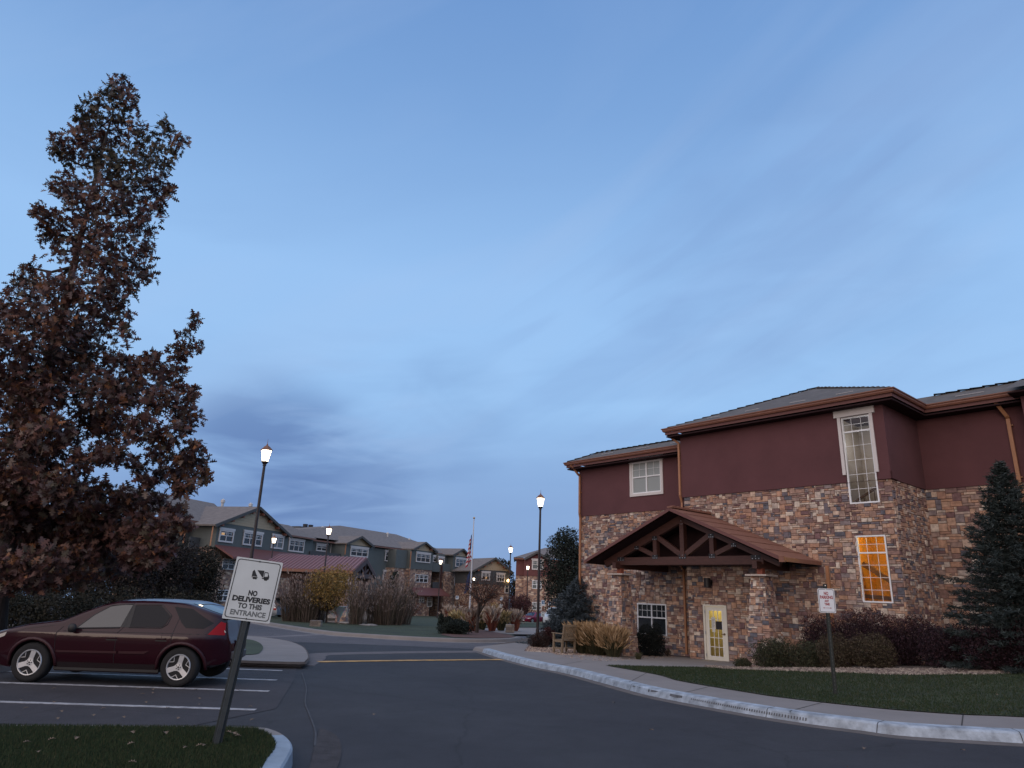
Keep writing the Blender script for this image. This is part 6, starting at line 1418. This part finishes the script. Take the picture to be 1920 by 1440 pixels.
m_spray = bpy.data.materials.new('water_spray'); m_spray.use_nodes = True; nt_ = m_spray.node_tree; b_ = nt_.nodes['Principled BSDF']; b_.inputs['Base Color'].default_value = (.88,.93,.96,1); b_.inputs['Roughness'].default_value = .6; b_.inputs['Alpha'].default_value = .95; b_.inputs['Transmission Weight'].default_value = .0; b_.inputs['Subsurface Weight'].default_value = .5
b = MB(); b.lathe([(.04,0),(.10,H*.25),(.24,H*.6),(.46,H*.92),(.50,H*.97),(.40,H*.96),(.18,H*.6),(.05,H*.2),(.02,.02)], 24); b.build('water_cone', m_spray, f, smooth=True)
V, d = ball(900, (0,0,H*.72), (.75,.75,H*.32), .2); leafmesh('droplets', V, .05, RHOMB, m_spray, f, dirs=np.tile([0,0,-1.], (len(V), 1)))
b = MB(); b.lathe([(.12,-.1),(.12,.04),(.05,.05),(.05,.10),(.0,.10)], 12); b.build('nozzle', m_black, f)
# fallen leaves
leafv = OAK*.075; fl = None; rr = random.Random(9)
m_fl = island('fallen_leaf', [(.13,.085,.06),(.09,.055,.04),(.20,.15,.11)], nz=.1, bump=0)
for k in range(46):
    if k < 16: px_, py_, dz = rr.uniform(10,500), rr.uniform(1375,1436), .19
    elif k < 38: px_, py_, dz = rr.uniform(0,470), rr.uniform(1292,1352), .014
    else: px_, py_, dz = [(1153,1318),(1620,1406),(1800,1407),(700,1342),(1385,1281),(1690,1316),(1870,1304),(1215,1370)][k-38]+((.014,) if k < 42 else (.19,))
    p = G(px_, py_, dz); a = rr.random()*6; V = [(x*math.cos(a)-y*math.sin(a), x*math.sin(a)+y*math.cos(a), abs(y)*.4+.012*math.sin(x*30)) for x, y in leafv]
    b = MB(); b.raw(V, [tuple(range(len(V)))]); o = b.build('fallen_leaf', m_fl); o.location = (p[0], p[1], float(T(p[0], p[1]))+dz+.004)
    tag(o, ('curled fallen leaf lying on the near island grass' if k < 16 else 'curled fallen leaf lying on the parking bay asphalt' if k < 38 else ['fallen leaf on the open drive near the kerb bend','pale scrap of leaf on the drive at lower right','dark leaf on the drive near the bottom right','small leaf alone in the middle of the drive','leaf on the right lawn near its narrow end','pale leaf on the right lawn past the sign','white scrap on the right lawn near the pavement','leaf on the drive between the two kerbs'][k-38]), 'leaf', 'fallen leaves on the grass' if k < 16 else 'fallen leaves on the parking bays' if k < 38 else None)
# ------------------------------------------------------------------ distant buildings
class Fac(Frame):
    def __init__(s, root, o, az, z0):
        s.r = root; s.z0 = z0; s.o = np.array(o[:2]); s.az = az; s.D = np.array([math.sin(az), math.cos(az)]); s.I = np.array([-math.cos(az), math.sin(az)])
    def sz(s, px_, py_, y=0.):
        d = ray(px_, py_); n = s.I; P = s.o+s.I*y; k = (n@P)/(n@d[:2]); q = CAMP+d*k; return float((q[:2]-s.o)@s.D), float(q[2])
def building(name, label, px_, Y, az):
    q = at(px_, 1120, Y); z = float(T(q[0], q[1])); az = math.radians(az)
    r = thing(name, label, 'building', (q[0], q[1], z), math.atan2(math.cos(az), math.sin(az))); return Fac(r, q, az, z)
m_fglass = blinds_mat('dark_curtained_glass', (.035,.040,.045), (.020,.024,.028))
m_fblind = blinds_mat('grey_blinds_glass', (.17,.19,.185), (.11,.125,.125))
m_flit = emit('lamp_lit_window', (.75,.42,.16), .45)
def fwin(F, x0, y0, x1, y1, y=0., cols=2, style='trim', glass=None, rows=1):
    """window measured in the photograph by its left-top and right-bottom corners"""
    s0, zt_ = F.sz(x0, y0, y); s1, zb_ = F.sz(x1, y1, y)
    b = MB(); fr = .09
    if style == 'trim': rectring(b, s0-.12, s1+.12, zb_-.14, zt_+.02, .17, y-.12, y-.02); b.box((s0-.2, y-.15, zt_+.0), (s1+.2, y-.02, zt_+.22))
    else: rectring(b, s0-.02, s1+.02, zb_-.02, zt_+.02, .08, y-.09, y-.02)
    for i in range(1, cols): x = s0+(s1-s0)*i/cols; b.box((x-.045, y-.085, zb_), (x+.045, y-.02, zt_))
    for i in range(1, rows+1): z = zb_+(zt_-zb_)*i/(rows+1); b.box((s0, y-.08, z-.04), (s1, y-.02, z+.04))
    w = F.b(b, 'window', m_trim if style == 'trim' else m_white)
    b = MB(); zm = (zb_+zt_)/2
    b.raw([(s0,y-.03,zb_),(s1,y-.03,zb_),(s1,y-.03,zt_),(s0,y-.03,zt_)], [(0,1,2,3)]); F.b(b, 'pane', glass or m_fglass, w)
    b = MB()
    for i in range(cols*2): x = s0+(s1-s0)*(i+.5)/(cols*2); b.box((x-.014, y-.05, zm), (x+.014, y-.035, zt_))
    b.box((s0, y-.049, (zm+zt_)/2-.014), (s1, y-.036, (zm+zt_)/2+.014)); F.b(b, 'grille', m_white, w)
    return w
def gable(F, ap, el, er, y, wall_l, wall_r, zb_wall, m_tri, m_w, depth, ov=.5, belt=None, roofd=None, brackets=4):
    """gabled projection: apex / eave-left / eave-right measured on the front plane y-ov"""
    sa, za = F.sz(*ap, y-ov); sl_, zl = F.sz(*el, y-ov); sr, zr_ = F.sz(*er, y-ov); ze_ = (zl+zr_)/2
    b = MB()
    for s_ in (sl_, sr):
        b.slab([(sa, y-ov, za), (s_, y-ov, ze_), (s_, y+depth, ze_), (sa, y+depth, za)], .16)
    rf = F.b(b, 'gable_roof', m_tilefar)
    for s_ in (sl_, sr): b = MB(); b.beam((sa, y-ov-.03, za-.14), (s_, y-ov-.03, ze_-.14), .10, .30); F.b(b, 'bargeboard', mat('grey_fascia', (.085,.085,.085), .8), rf)
    wl, _ = F.sz(wall_l, 1050, y); wr, _ = F.sz(wall_r, 1050, y)
    zbelt = F.sz(*belt, y)[1] if belt else ze_-.1
    k = (za-ze_)/max(.1, (sr-sl_)/2); top = lambda s_: za-.22-abs(s_-sa)*k
    b = MB(); b.prism([(wl, zbelt), (wr, zbelt), (wr, max(zbelt+.02, top(wr))), (sa, top(sa)), (wl, max(zbelt+.02, top(wl)))], lambda x, z: (x, y-.04, z), lambda x, z: (x, y+.2, z)); F.b(b, 'gable_siding', m_tri)
    n = 5; 
    b = MB()
    for i in range(1, int((za-zbelt)/.28)):
        z = zbelt+.28*i; hwid = (za-.22-z)/k; a0, a1 = max(wl, sa-hwid), min(wr, sa+hwid)
        if a1 > a0: b.box((a0, y-.07, z-.012), (a1, y-.041, z+.012))
    if b.v: F.b(b, 'lap_lines', m_tri)
    for i in range(brackets):
        for sg in (-1, 1):
            u = (i+.6)/brackets; s_ = sa+sg*u*(sr-sl_)/2*.92; b = MB(); b.box((s_-.13, y-ov-.02, top(s_)-.30), (s_+.13, y+.1, top(s_)-.02)); F.b(b, 'bracket', m_br)
    b = MB(); b.box((wl, y, zb_wall), (wr, y+depth, zbelt+.01)); F.b(b, 'wall', m_w)
    return wl, wr, ze_
m_br = mat('redwood_bracket', (.24,.09,.055), .7)
def gut(F, p0, p1, y, m=m_copper):
    s0, z0 = F.sz(*p0, y); s1, z1 = F.sz(*p1, y); z = (z0+z1)/2; b = MB(); b.beam((s0, y, z-.09), (s1, y, z-.09), .16, .18); F.b(b, 'gutter', m); return s0, s1, z
def wallseg(F, x0, x1, z0, z1, y, m, name='wall', d=6.):
    s0 = F.sz(x0, 1050, y)[0]; s1 = F.sz(x1, 1050, y)[0]; b = MB(); b.box((s0, y, z0), (s1, y+d, z1)); F.b(b, name, m); return s0, s1
def dspf(F, x, y0, y1, y, m=None):
    s0, z0 = F.sz(x, y0, y); s1, z1 = F.sz(x, y1, y); b = MB(); b.beam((s0, y-.1, z0), (s0, y-.1, z1), .11, .11, up=(0,1,0)); F.b(b, 'downspout', m or m_downsp)

# ---- slate building, near wing with the big gable
A = building('apartment_building', 'slate-blue three-storey building wing with big tan gable behind the lamp', 398, 72, 15)
g0_ = A.z0-1.5
zs = A.sz(440, 1028)[1]          # bottom of the stucco storey
wl, wr, ze_ = gable(A, (488,950), (404,985), (547,1003), 0., 398, 535, zs-.1, m_tan, m_teal, 9., .5, belt=(470,988.5), brackets=4)
b = MB(); b.box((wl+.02, .25, g0_), (wr, 8.8, zs-.1)); A.b(b, 'stone_storeys', m_farstone)
# right shoulder
s0, s1 = wallseg(A, 535, 583, zs-1.2, A.sz(560,1006)[1], 1.2, m_teal); b = MB(); b.box((s0, 1.4, g0_), (s1, 8, zs-1.2)); A.b(b, 'stone_storeys', m_farstone)
e0_, e1_, ez = gut(A, (546,1003), (592,1010), .7)
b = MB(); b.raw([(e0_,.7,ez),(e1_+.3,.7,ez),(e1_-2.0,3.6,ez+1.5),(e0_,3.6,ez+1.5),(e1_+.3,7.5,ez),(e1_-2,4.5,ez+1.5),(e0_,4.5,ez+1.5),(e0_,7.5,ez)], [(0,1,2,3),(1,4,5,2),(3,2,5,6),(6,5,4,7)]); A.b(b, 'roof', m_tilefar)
# left recess with balcony and the roof behind
yl = 3.2; wallseg(A, 330, 399, zs-.2, A.sz(380,984,yl)[1], yl, m_teal); b = MB(); sA = A.sz(300,1050,yl)[0]; sB = A.sz(399,1050,yl)[0]; b.box((sA, yl+.1, g0_), (sB, yl+5, zs-.2)); A.b(b, 'stone_storeys', m_farstone)
gut(A, (340,974), (404,982), 2.4); dspf(A, 399, 984, 1024, 0.0); dspf(A, 349, 978, 1020, 2.2)
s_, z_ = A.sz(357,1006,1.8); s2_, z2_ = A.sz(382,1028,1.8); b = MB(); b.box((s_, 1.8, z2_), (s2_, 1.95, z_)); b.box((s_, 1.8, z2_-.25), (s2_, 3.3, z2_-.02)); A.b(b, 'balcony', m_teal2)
E_ = [A.sz(*q_, yy) for q_, yy in (((330,972),2.3), ((405,981),2.3))]; 
R_ = [A.sz(*q_, yy) for q_, yy in (((330,930),8.), ((402,941),8.), ((425,947),8.), ((488,951),8.))]
ze2 = (E_[0][1]+E_[1][1])/2; zr2 = R_[0][1]
b = MB(); b.raw([(E_[0][0]-8,2.3,ze2),(E_[1][0]+3,2.3,ze2),(R_[1][0],8,zr2),(R_[0][0]-8,8,zr2),(R_[2][0]+3,10,zr2-.9),(E_[1][0]+9,12,ze2+.4)], [(0,1,2,3),(1,5,4,2)]); A.b(b, 'roof', m_tilefar)
for (x, y_, h) in ((418,941,8),(470,948,3)):
    s_, z_ = A.sz(x, y_, 7.); b = MB(); b.lathe([(.16,-1.3),(.16,-.2),(.26,-.2),(.26,.1),(.14,.2),(.0,.3)], 8, (s_, 7., z_+.1)); A.b(b, 'roof_vent', mat('vent_metal', (.5,.5,.5), .4))
fwin(A, 413,992.5, 434,1016, 0., 2, glass=None); w_ = fwin(A, 458,997, 488,1023, 0., 3); fwin(A, 511,1004, 528,1028, 0., 2, glass=m_fblind); fwin(A, 543,1011, 567,1034.5, 1.2, 3)
s_, z_ = A.sz(417,1002); b = MB(); b.box((s_-.22,-.045,z_-.10),(s_+.28,-.034,z_+.22)); A.b(b, 'lit_table_lamp', m_flit)
# shed roof band over the ground storeys
zt1, zb1 = A.sz(440,1025)[1], A.sz(440,1044,-1.6)[1]
sa_, sb_ = A.sz(402,1030)[0], A.sz(585,1030)[0]
b = MB(); b.raw([(sa_,0.,zt1),(sb_,0.,zt1),(sb_,-1.6,zb1),(sa_+1.,-1.6,zb1),(sa_,0.,zt1-.15),(sb_,0.,zt1-.15),(sb_,-1.6,zb1-.2),(sa_+1.,-1.6,zb1-.2)], [(0,1,2,3),(4,5,6,7),(3,2,6,7),(0,3,7,4)]); A.b(b, 'shed_roof', m_roofm)
fwin(A, 418,1047, 437,1068, .25, 2, 'plain'); fwin(A, 408,1106, 427,1127, .25, 2, 'plain'); fwin(A, 356,1046,368,1066, yl+.1, 2, 'plain')
fwin(A, 545,1052,560,1072, 1.4, 2, 'plain')
s_, z_ = A.sz(556,1076,.2); b = MB(); b.lathe([(.0,-.1),(.22,-.08),(.25,.05),(.0,.12)], 10, (s_, -1.0, z_)); A.b(b, 'lit_porch_lamp', m_warmbulb)
# ---- porte-cochere
pc_ = thing('porte_cochere', 'red metal-roofed entrance canopy on stone pillars before the slate building', 'canopy', (-16.2, 58.8, float(T(-16.2, 58.8))), 0); zq = float(T(-16.2, 58.8)); FP = Frame(pc_, 0)
xr_, xl_ = -11.6+16.2, -19.0+16.2; ya, yb, yc = 53.9-58.8, 58.8-58.8, 63.4-58.8; zr3 = at(678,1045,58.8)[2]-zq; ze3 = at(642,1069.5,53.9)[2]-zq
FP.z0 = 0
b = MB(); b.slab([(xl_,yb,zr3),(xr_,yb,zr3),(xr_,ya,ze3),(xl_,ya,ze3)], .18); b.slab([(xl_,yb,zr3),(xr_,yb,zr3),(xr_,yc,ze3),(xl_,yc,ze3)], .18); rf = FP.b(b, 'roof', m_roofm)
b = MB()
for i in range(24):
    x = xl_+.1+(xr_-xl_-.2)*i/23; b.beam((x,yb,zr3+.02),(x,ya,ze3+.02), .07, .07)
FP.b(b, 'standing_seams', mat('seam_highlight', (.27,.115,.105), .5), rf)
b = MB(); b.beam((xl_,ya-.05,ze3-.12),(xr_,ya-.05,ze3-.12), .14, .18); FP.b(b, 'gutter', m_copper, rf)
b = MB(); yy = lambda u: ya+(yc-ya)*u
for sg, y1_ in ((-1, ya), (1, yc)): b.beam((xr_-.1,yb,zr3-.30),(xr_-.1,y1_,ze3-.30), .3, .34)
b.beam((xr_-.15,ya+.4,ze3-.3),(xr_-.15,yc-.4,ze3-.3), .25, .35); b.beam((xr_-.15,yb,ze3-.2),(xr_-.15,yb,zr3-.4), .25, .25, up=(0,1,0))
for sg in (-1, 1): b.beam((xr_-.15,yb,ze3-.1),(xr_-.15,yb+sg*2.2,ze3+(zr3-ze3)*.42), .2, .2); b.beam((xr_-.15,yb+sg*2.0,ze3-.2),(xr_-.15,yb+sg*2.0,ze3+(zr3-ze3)*.45), .2, .2, up=(0,1,0))
b.beam((xl_,ya+.9,ze3-.5),(xr_-.2,ya+.9,ze3-.5), .3, .4); b.beam((xl_,yc-.9,ze3-.5),(xr_-.2,yc-.9,ze3-.5), .3, .4); FP.b(b, 'truss', m_beam)
b = MB(); b.raw([(xl_,ya+.2,ze3-.22),(xr_-.4,ya+.2,ze3-.22),(xr_-.4,yc-.2,ze3-.22),(xl_,yc-.2,ze3-.22)], [(0,1,2,3)]); b.box((xl_, yc-.4, -.8), (xl_+3.2, yc+.2, ze3-.3)); FP.b(b, 'soffit', m_soffit)
for xx, yy_ in ((xr_-.7, ya+.9), (xr_-.7, yc-.9), (xl_+.7, ya+.9)):
    b = MB(); b.raw([(xx-.45,yy_-.45,-.8),(xx+.45,yy_-.45,-.8),(xx+.45,yy_+.45,-.8),(xx-.45,yy_+.45,-.8),(xx-.33,yy_-.33,ze3-1.5),(xx+.33,yy_-.33,ze3-1.5),(xx+.33,yy_+.33,ze3-1.5),(xx-.33,yy_+.33,ze3-1.5)], [(0,1,5,4),(1,2,6,5),(2,3,7,6),(3,0,4,7),(4,5,6,7)]); c_ = FP.b(b, 'pillar', m_farstone)
    b = MB(); b.box((xx-.42,yy_-.42,ze3-1.5),(xx+.42,yy_+.42,ze3-1.42)); FP.b(b, 'pillar_cap', m_cap, c_); b = MB(); b.box((xx-.15,yy_-.15,ze3-1.42),(xx+.15,yy_+.15,ze3-.6)); FP.b(b, 'post', m_beam, c_)

# ---- slate building, long range with three small gables
B = building('apartment_building', 'long slate-blue and stone building with three small gables behind the reeds', 645, 97, 25)
g1_ = B.z0-2.
def zof(x, y_, yy=0.): return B.sz(x, y_, yy)[1]
m_t = m_tan
# gable at 679
gable(B, (679,1005), (651,1018), (702,1024), 0., 645, 697, zof(670,1056), m_t, m_teal, 9., .5, brackets=0)
b = MB(); s0 = B.sz(645,1050)[0]; s1 = B.sz(697,1050)[0]; b.box((s0,.2,g1_),(s1,8,zof(670,1056))); B.b(b, 'stone_storeys', m_farstone)
fwin(B, 658,1026, 688,1044, 0., 3)
# left recess 580-645
yl = 2.5; wallseg(B, 572, 646, g1_, zof(610,1016,yl), yl, m_teal); gut(B, (578,1012), (655,1018.5), 1.8); fwin(B, 594,1021,611,1033, yl, 2); fwin(B, 621,1023,631,1037, yl, 1)
s_, z_ = B.sz(582,1033,.6); s2_, z2_ = B.sz(640,1048,.6); b = MB(); b.box((s_, .6, z2_), (s2_, .75, z_)); B.b(b, 'balcony', m_teal2)
dspf(B, 648, 1020, 1040, 0.)
# recess 697-742
yr_ = 2.2; wallseg(B, 696, 743, g1_, zof(720,1030,yr_), yr_, m_teal); fwin(B, 723,1033.5, 737,1052, yr_, 2); fwin(B, 719,1071, 732,1090, yr_, 2); 
gut(B, (699,1024), (777,1031), 1.4)
# gable block 742-812
gable(B, (799,1016), (776,1030), (821,1033), 0., 770, 812, zof(790,1068), m_t, m_teal, 9., .5, brackets=1)
wallseg(B, 742, 771, zof(790,1068)-.0, zof(760,1031), .6, m_teal); s0 = B.sz(742,1050,.6)[0]; s1 = B.sz(812,1050)[0]; zz = zof(790,1068)
b = MB(); b.box((s0,.75,g1_),(s1-2,8,zz)); b.box((B.sz(770,1050)[0],.12,g1_),(s1,8,zz-.002)); B.b(b, 'stone_storeys', m_farstone)
fwin(B, 781,1036.5, 805,1054.5, 0., 3); fwin(B, 778.5,1077, 801,1092.5, .12, 3, 'plain'); dspf(B, 770, 1034, 1100, 0.)
fwin(B, 786,1119, 794,1129, .12, 2, 'plain', m_fblind); fwin(B, 801,1120, 809,1137, .12, 1, 'plain', m_fblind)
# red awning
s0, z0_ = B.sz(770,1101,-.2); s1 = B.sz(830,1101,-.2)[0]; z1_ = B.sz(790,1116,-1.8)[1]
b = MB(); b.slab([(s0,0.1,z0_),(s1,0.1,z0_),(s1,-1.8,z1_),(s0,-1.8,z1_)], .12); B.b(b, 'awning_roof', m_roofm)
# recess with balconies 812-848
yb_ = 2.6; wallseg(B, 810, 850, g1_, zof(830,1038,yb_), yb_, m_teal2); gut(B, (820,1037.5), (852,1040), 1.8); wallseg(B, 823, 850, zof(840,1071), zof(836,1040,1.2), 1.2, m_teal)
fwin(B, 812,1043, 817,1053, 1.9, 1); fwin(B, 822,1045, 831,1060, 1.18, 1)
for (ya1, ya2) in ((1055,1071), (1091,1106)):
    s0, z0_ = B.sz(812,ya1,.4); s1, z1_ = B.sz(847,ya2,.4); b = MB(); b.box((s0,.4,z1_),(s1,.55,z0_)); b.box((s0,.4,z1_-.3),(s1,2.6,z1_-.02)); B.b(b, 'balcony', m_teal if ya1 < 1060 else m_teal2)
s0, z0_ = B.sz(828,1060,.3); z1_ = B.sz(828,1150,.3)[1]; b = MB(); b.beam((s0,.3,z1_),(s0,.3,z0_), .35, .35, up=(0,1,0)); B.b(b, 'balcony_post', m_beam)
# gable block 848-884
gable(B, (869.5,1028.5), (850,1040), (884,1043.5), 0., 850, 882, zof(866,1074), m_t, m_teal, 9., .5, brackets=1)
s0 = B.sz(837,1050)[0]; s1 = B.sz(882,1050)[0]; b = MB(); b.box((s0,.15,g1_),(s1,8,zof(866,1074))); B.b(b, 'stone_storeys', m_farstone)
fwin(B, 854.5,1046.5, 873.5,1063, 0., 3); fwin(B, 852,1083, 870,1098, .15, 3, 'plain'); fwin(B, 860,1123, 870,1138, .15, 2, 'plain', m_fblind)
# main hipped roof behind the gables
el = B.sz(575,1006,1.8); er = B.sz(852,1039,1.8); ze4 = (B.sz(655,1018.5,1.8)[1]+er[1])/2
r1 = B.sz(637,985.5,9.); r2 = B.sz(725,999,9.); zr4 = (r1[1]+r2[1])/2; r3 = B.sz(780,1015.5,9.)
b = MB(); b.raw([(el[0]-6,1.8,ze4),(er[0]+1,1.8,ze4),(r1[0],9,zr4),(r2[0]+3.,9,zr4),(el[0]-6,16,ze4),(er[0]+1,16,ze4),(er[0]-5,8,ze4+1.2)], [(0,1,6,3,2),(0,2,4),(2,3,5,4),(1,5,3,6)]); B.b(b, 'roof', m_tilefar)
b = MB(); sX = B.sz(730,1050,1.4)[0]; sY = B.sz(800,1050,1.4)[0]
for (x, y_) in ((727,1001), (767.5,1012), (605,990)):
    s_, z_ = B.sz(x, y_, 7.); b = MB(); b.lathe([(.15,-1.6),(.15,-.1),(.24,-.1),(.24,.15),(.0,.3)], 8, (s_, 7., z_)); B.b(b, 'roof_vent', mat('vent_metal_b', (.5,.5,.5), .4))
s_, z_ = B.sz(583,992,10.); b = MB(); b.box((s_-2.5,10,z_-2.5),(s_+2.5,13,z_+.2)); B.b(b, 'roof_plant', m_teal2); b = MB(); b.box((s_-.7,10.5,z_+.2),(s_-.2,11,z_+.7)); B.b(b, 'chimney_pot', m_black); b = MB(); b.box((s_+.5,10.5,z_+.2),(s_+1.,11,z_+.7)); B.b(b, 'chimney_pot', m_black)
# ---- slate building, end block with the wide tan gable
C2_ = building('apartment_building', 'dark slate end building with wide tan gable just past the flagpole', 890, 118, 58); g2_ = C2_.z0-2
zc = lambda x, y_, yy=0.: C2_.sz(x, y_, yy)[1]
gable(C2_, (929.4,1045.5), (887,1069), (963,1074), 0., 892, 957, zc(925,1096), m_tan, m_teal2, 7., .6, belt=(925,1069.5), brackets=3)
b = MB(); s0 = C2_.sz(892,1050)[0]; s1 = C2_.sz(957,1050)[0]; b.box((s0,.2,g2_),(s1,6.8,zc(925,1096))); C2_.b(b, 'stone_storeys', m_farstone)
w_ = fwin(C2_, 904,1073, 917,1087, 0., 2); fwin(C2_, 932,1076, 945,1090, 0., 3); 
s_, z_ = C2_.sz(911,1083); b = MB(); b.box((s_-.18,-.045,z_-.2),(s_+.18,-.034,z_+.15)); C2_.b(b, 'lit_table_lamp', m_flit)
fwin(C2_, 947,1094, 953,1111, 0.18, 1, 'trim'); s_, z_ = C2_.sz(950,1089,.1); b = MB(); b.lathe([(.0,-.2),(.25,-.15),(.3,.1),(.0,.3)], 10, (s_, -.5, z_)); C2_.b(b, 'lit_wall_lantern', m_warmbulb)
# ---- distant maroon and stone building
D_ = building('apartment_building', 'distant maroon and stone three-storey building behind the red parked car', 967, 108, 91); g3_ = D_.z0-2.5
zd = lambda x, y_, yy=0.: D_.sz(x, y_, yy)[1]
zb2 = zd(1000,1080)
wallseg(D_, 968, 984, zb2, zd(975,1046,.8), .8, m_red2); b = MB(); s0 = D_.sz(968,1050,.8)[0]; s1 = D_.sz(1046,1050)[0]; b.box((s0,.9,g3_),(s1,10,zb2)); b.box((D_.sz(983,1050)[0],.1,g3_),(D_.sz(1028,1050)[0],5,zb2-.002)); D_.b(b, 'stone_storeys', m_farstone)
gable(D_, (1007,1034), (983,1047), (1034,1049), 0., 983, 1028, zb2, m_red2, m_red2, 8., .5, brackets=0)
wallseg(D_, 1028, 1046, zb2, zd(1035,1049,1.), 1.0, m_red2)
gut(D_, (964,1046), (985,1047), .3); gut(D_, (1033,1049), (1060,1051), .5)
b = MB(); e0_ = D_.sz(963,1045,.3); r0_ = D_.sz(1022,1027,9.); r1_ = D_.sz(1050,1028,9.); b.raw([(e0_[0],.3,e0_[1]),(D_.sz(1075,1050,.3)[0],.3,e0_[1]),(r1_[0]+4,9,r0_[1]),(r0_[0],9,r0_[1]),(e0_[0],18,e0_[1])], [(0,1,2,3),(0,3,4)]); D_.b(b, 'roof', m_tilefar)
fwin(D_, 999,1050, 1017,1067, 0., 2, glass=m_fblind); fwin(D_, 998,1088.5, 1015,1104, .1, 2, 'plain', m_fblind); fwin(D_, 998,1129, 1015,1144, .1, 2, 'plain', m_fblind); fwin(D_, 1030,1051, 1034,1062, 1., 1)
dspf(D_, 1021, 1049, 1160, 0., m_copper); dspf(D_, 988, 1082, 1160, .05, m_copper)
b = MB(); s0, z0_ = D_.sz(1034,1060,3.); s1 = D_.sz(1075,1060,3.)[0]; b.box((s0,3.,g3_),(s1,12,zd(1040,1050,3.))); D_.b(b, 'set_back_wing', mat('brown_wall', (.10,.06,.05), .9));  # set-back wing in its own darker brown
s0, z0_ = D_.sz(1028,1060,.5); s1, z1_ = D_.sz(1048,1080,.5); b = MB(); b.box((s0,.5,zd(1040,1084,.5)),(s1,.7,zd(1040,1066,.5))); b.box((s0,.5,zd(1040,1087,.5)),(s1,3,zd(1040,1084,.5))); D_.b(b, 'balcony', mat('balcony_brown', (.15,.08,.065), .8))
b = MB(); b.beam((D_.sz(1028,1100,.4)[0],.4,g3_),(D_.sz(1028,1100,.4)[0],.4,zd(1028,1064)), .35, .35, up=(0,1,0)); D_.b(b, 'balcony_post', m_copdark)
# ---- low pale building beyond
q = at(920,1145,135); 
# ---- small signs round the island
m_blue = mat('sign_blue', (.05,.16,.32), .5); m_wh2 = mat('sign_white', (.62,.66,.70), .5)
def small_sign(label, px_, top, bot, Y, plates):
    q = at(px_, bot, Y); z = float(T(q[0], q[1])); t = thing('parking_sign', label, 'sign', (q[0], q[1], z)); zt_ = at(px_, top, Y)[2]-z
    b = MB(); b.box((-.03,0,-.2),(.03,.04,zt_)); b.build('post', m_galv, t)
    for (ty, by, w_, kind) in plates:
        z1 = at(px_, ty, Y)[2]-z; z0 = at(px_, by, Y)[2]-z; b = MB(); b.prism(rrect(-w_, w_, z0, z1, .04), lambda x, zz: (x, -.02, zz), lambda x, zz: (x, -.04, zz)); p_ = b.build('sign_plate', m_wh2, t)
        b = MB(); c = (z0+z1)/2; h = (z1-z0)
        if kind == 'access':
            b.box((-w_*.7,-.046,c-h*.18),(w_*.7,-.041,c+h*.38)); b.build('blue_panel', m_blue, p_)
            b = MB(); b.lathe([(.0,0),(.045,0)], 8); b.v = [(x, -.052, c+h*.28+y) for x, y, _ in b.v]; b.box((-.02,-.053,c+h*.02),(.02,-.05,c+h*.24)); b.box((-.02,-.0531,c),(.09,-.0501,c+.04)); b.box((.06,-.0532,c-h*.12),(.10,-.0502,c+.03))
            b.build('wheelchair_symbol', m_wh2, p_)
        elif kind == 'bar':
            for k in (-.3, 0, .3): b.box((-w_*.6,-.045,c+h*k-.03),(w_*.6,-.041,c+h*k+.03))
            b.build('lettering', m_ink2, p_)
small_sign('blue and white accessible parking sign below the stone gable', 856, 1117, 1146, 70, [(1117,1123.5,.15,'access')])
small_sign('blue accessible parking sign with a white plate beneath, near the end gable', 939, 1119.5, 1152, 82, [(1119.5,1126,.16,'access'),(1132.5,1139.5,.15,'bar')])
small_sign('small white sign on a thin post among the long reed row', 757, 1112, 1148, 62, [(1112,1119,.10,'bar')])
small_sign('large blue and white sign beside the bronze post of the lamp by the chair', 1017.5, 1125, 1170, 72, [(1125,1136,.19,'access'),(1147,1156.5,.18,'bar')])
small_sign('blue sign above a white plate between red car and white van', 1030, 1129, 1165, 95, [(1129,1135,.2,'access'),(1139,1145.5,.18,'bar')])
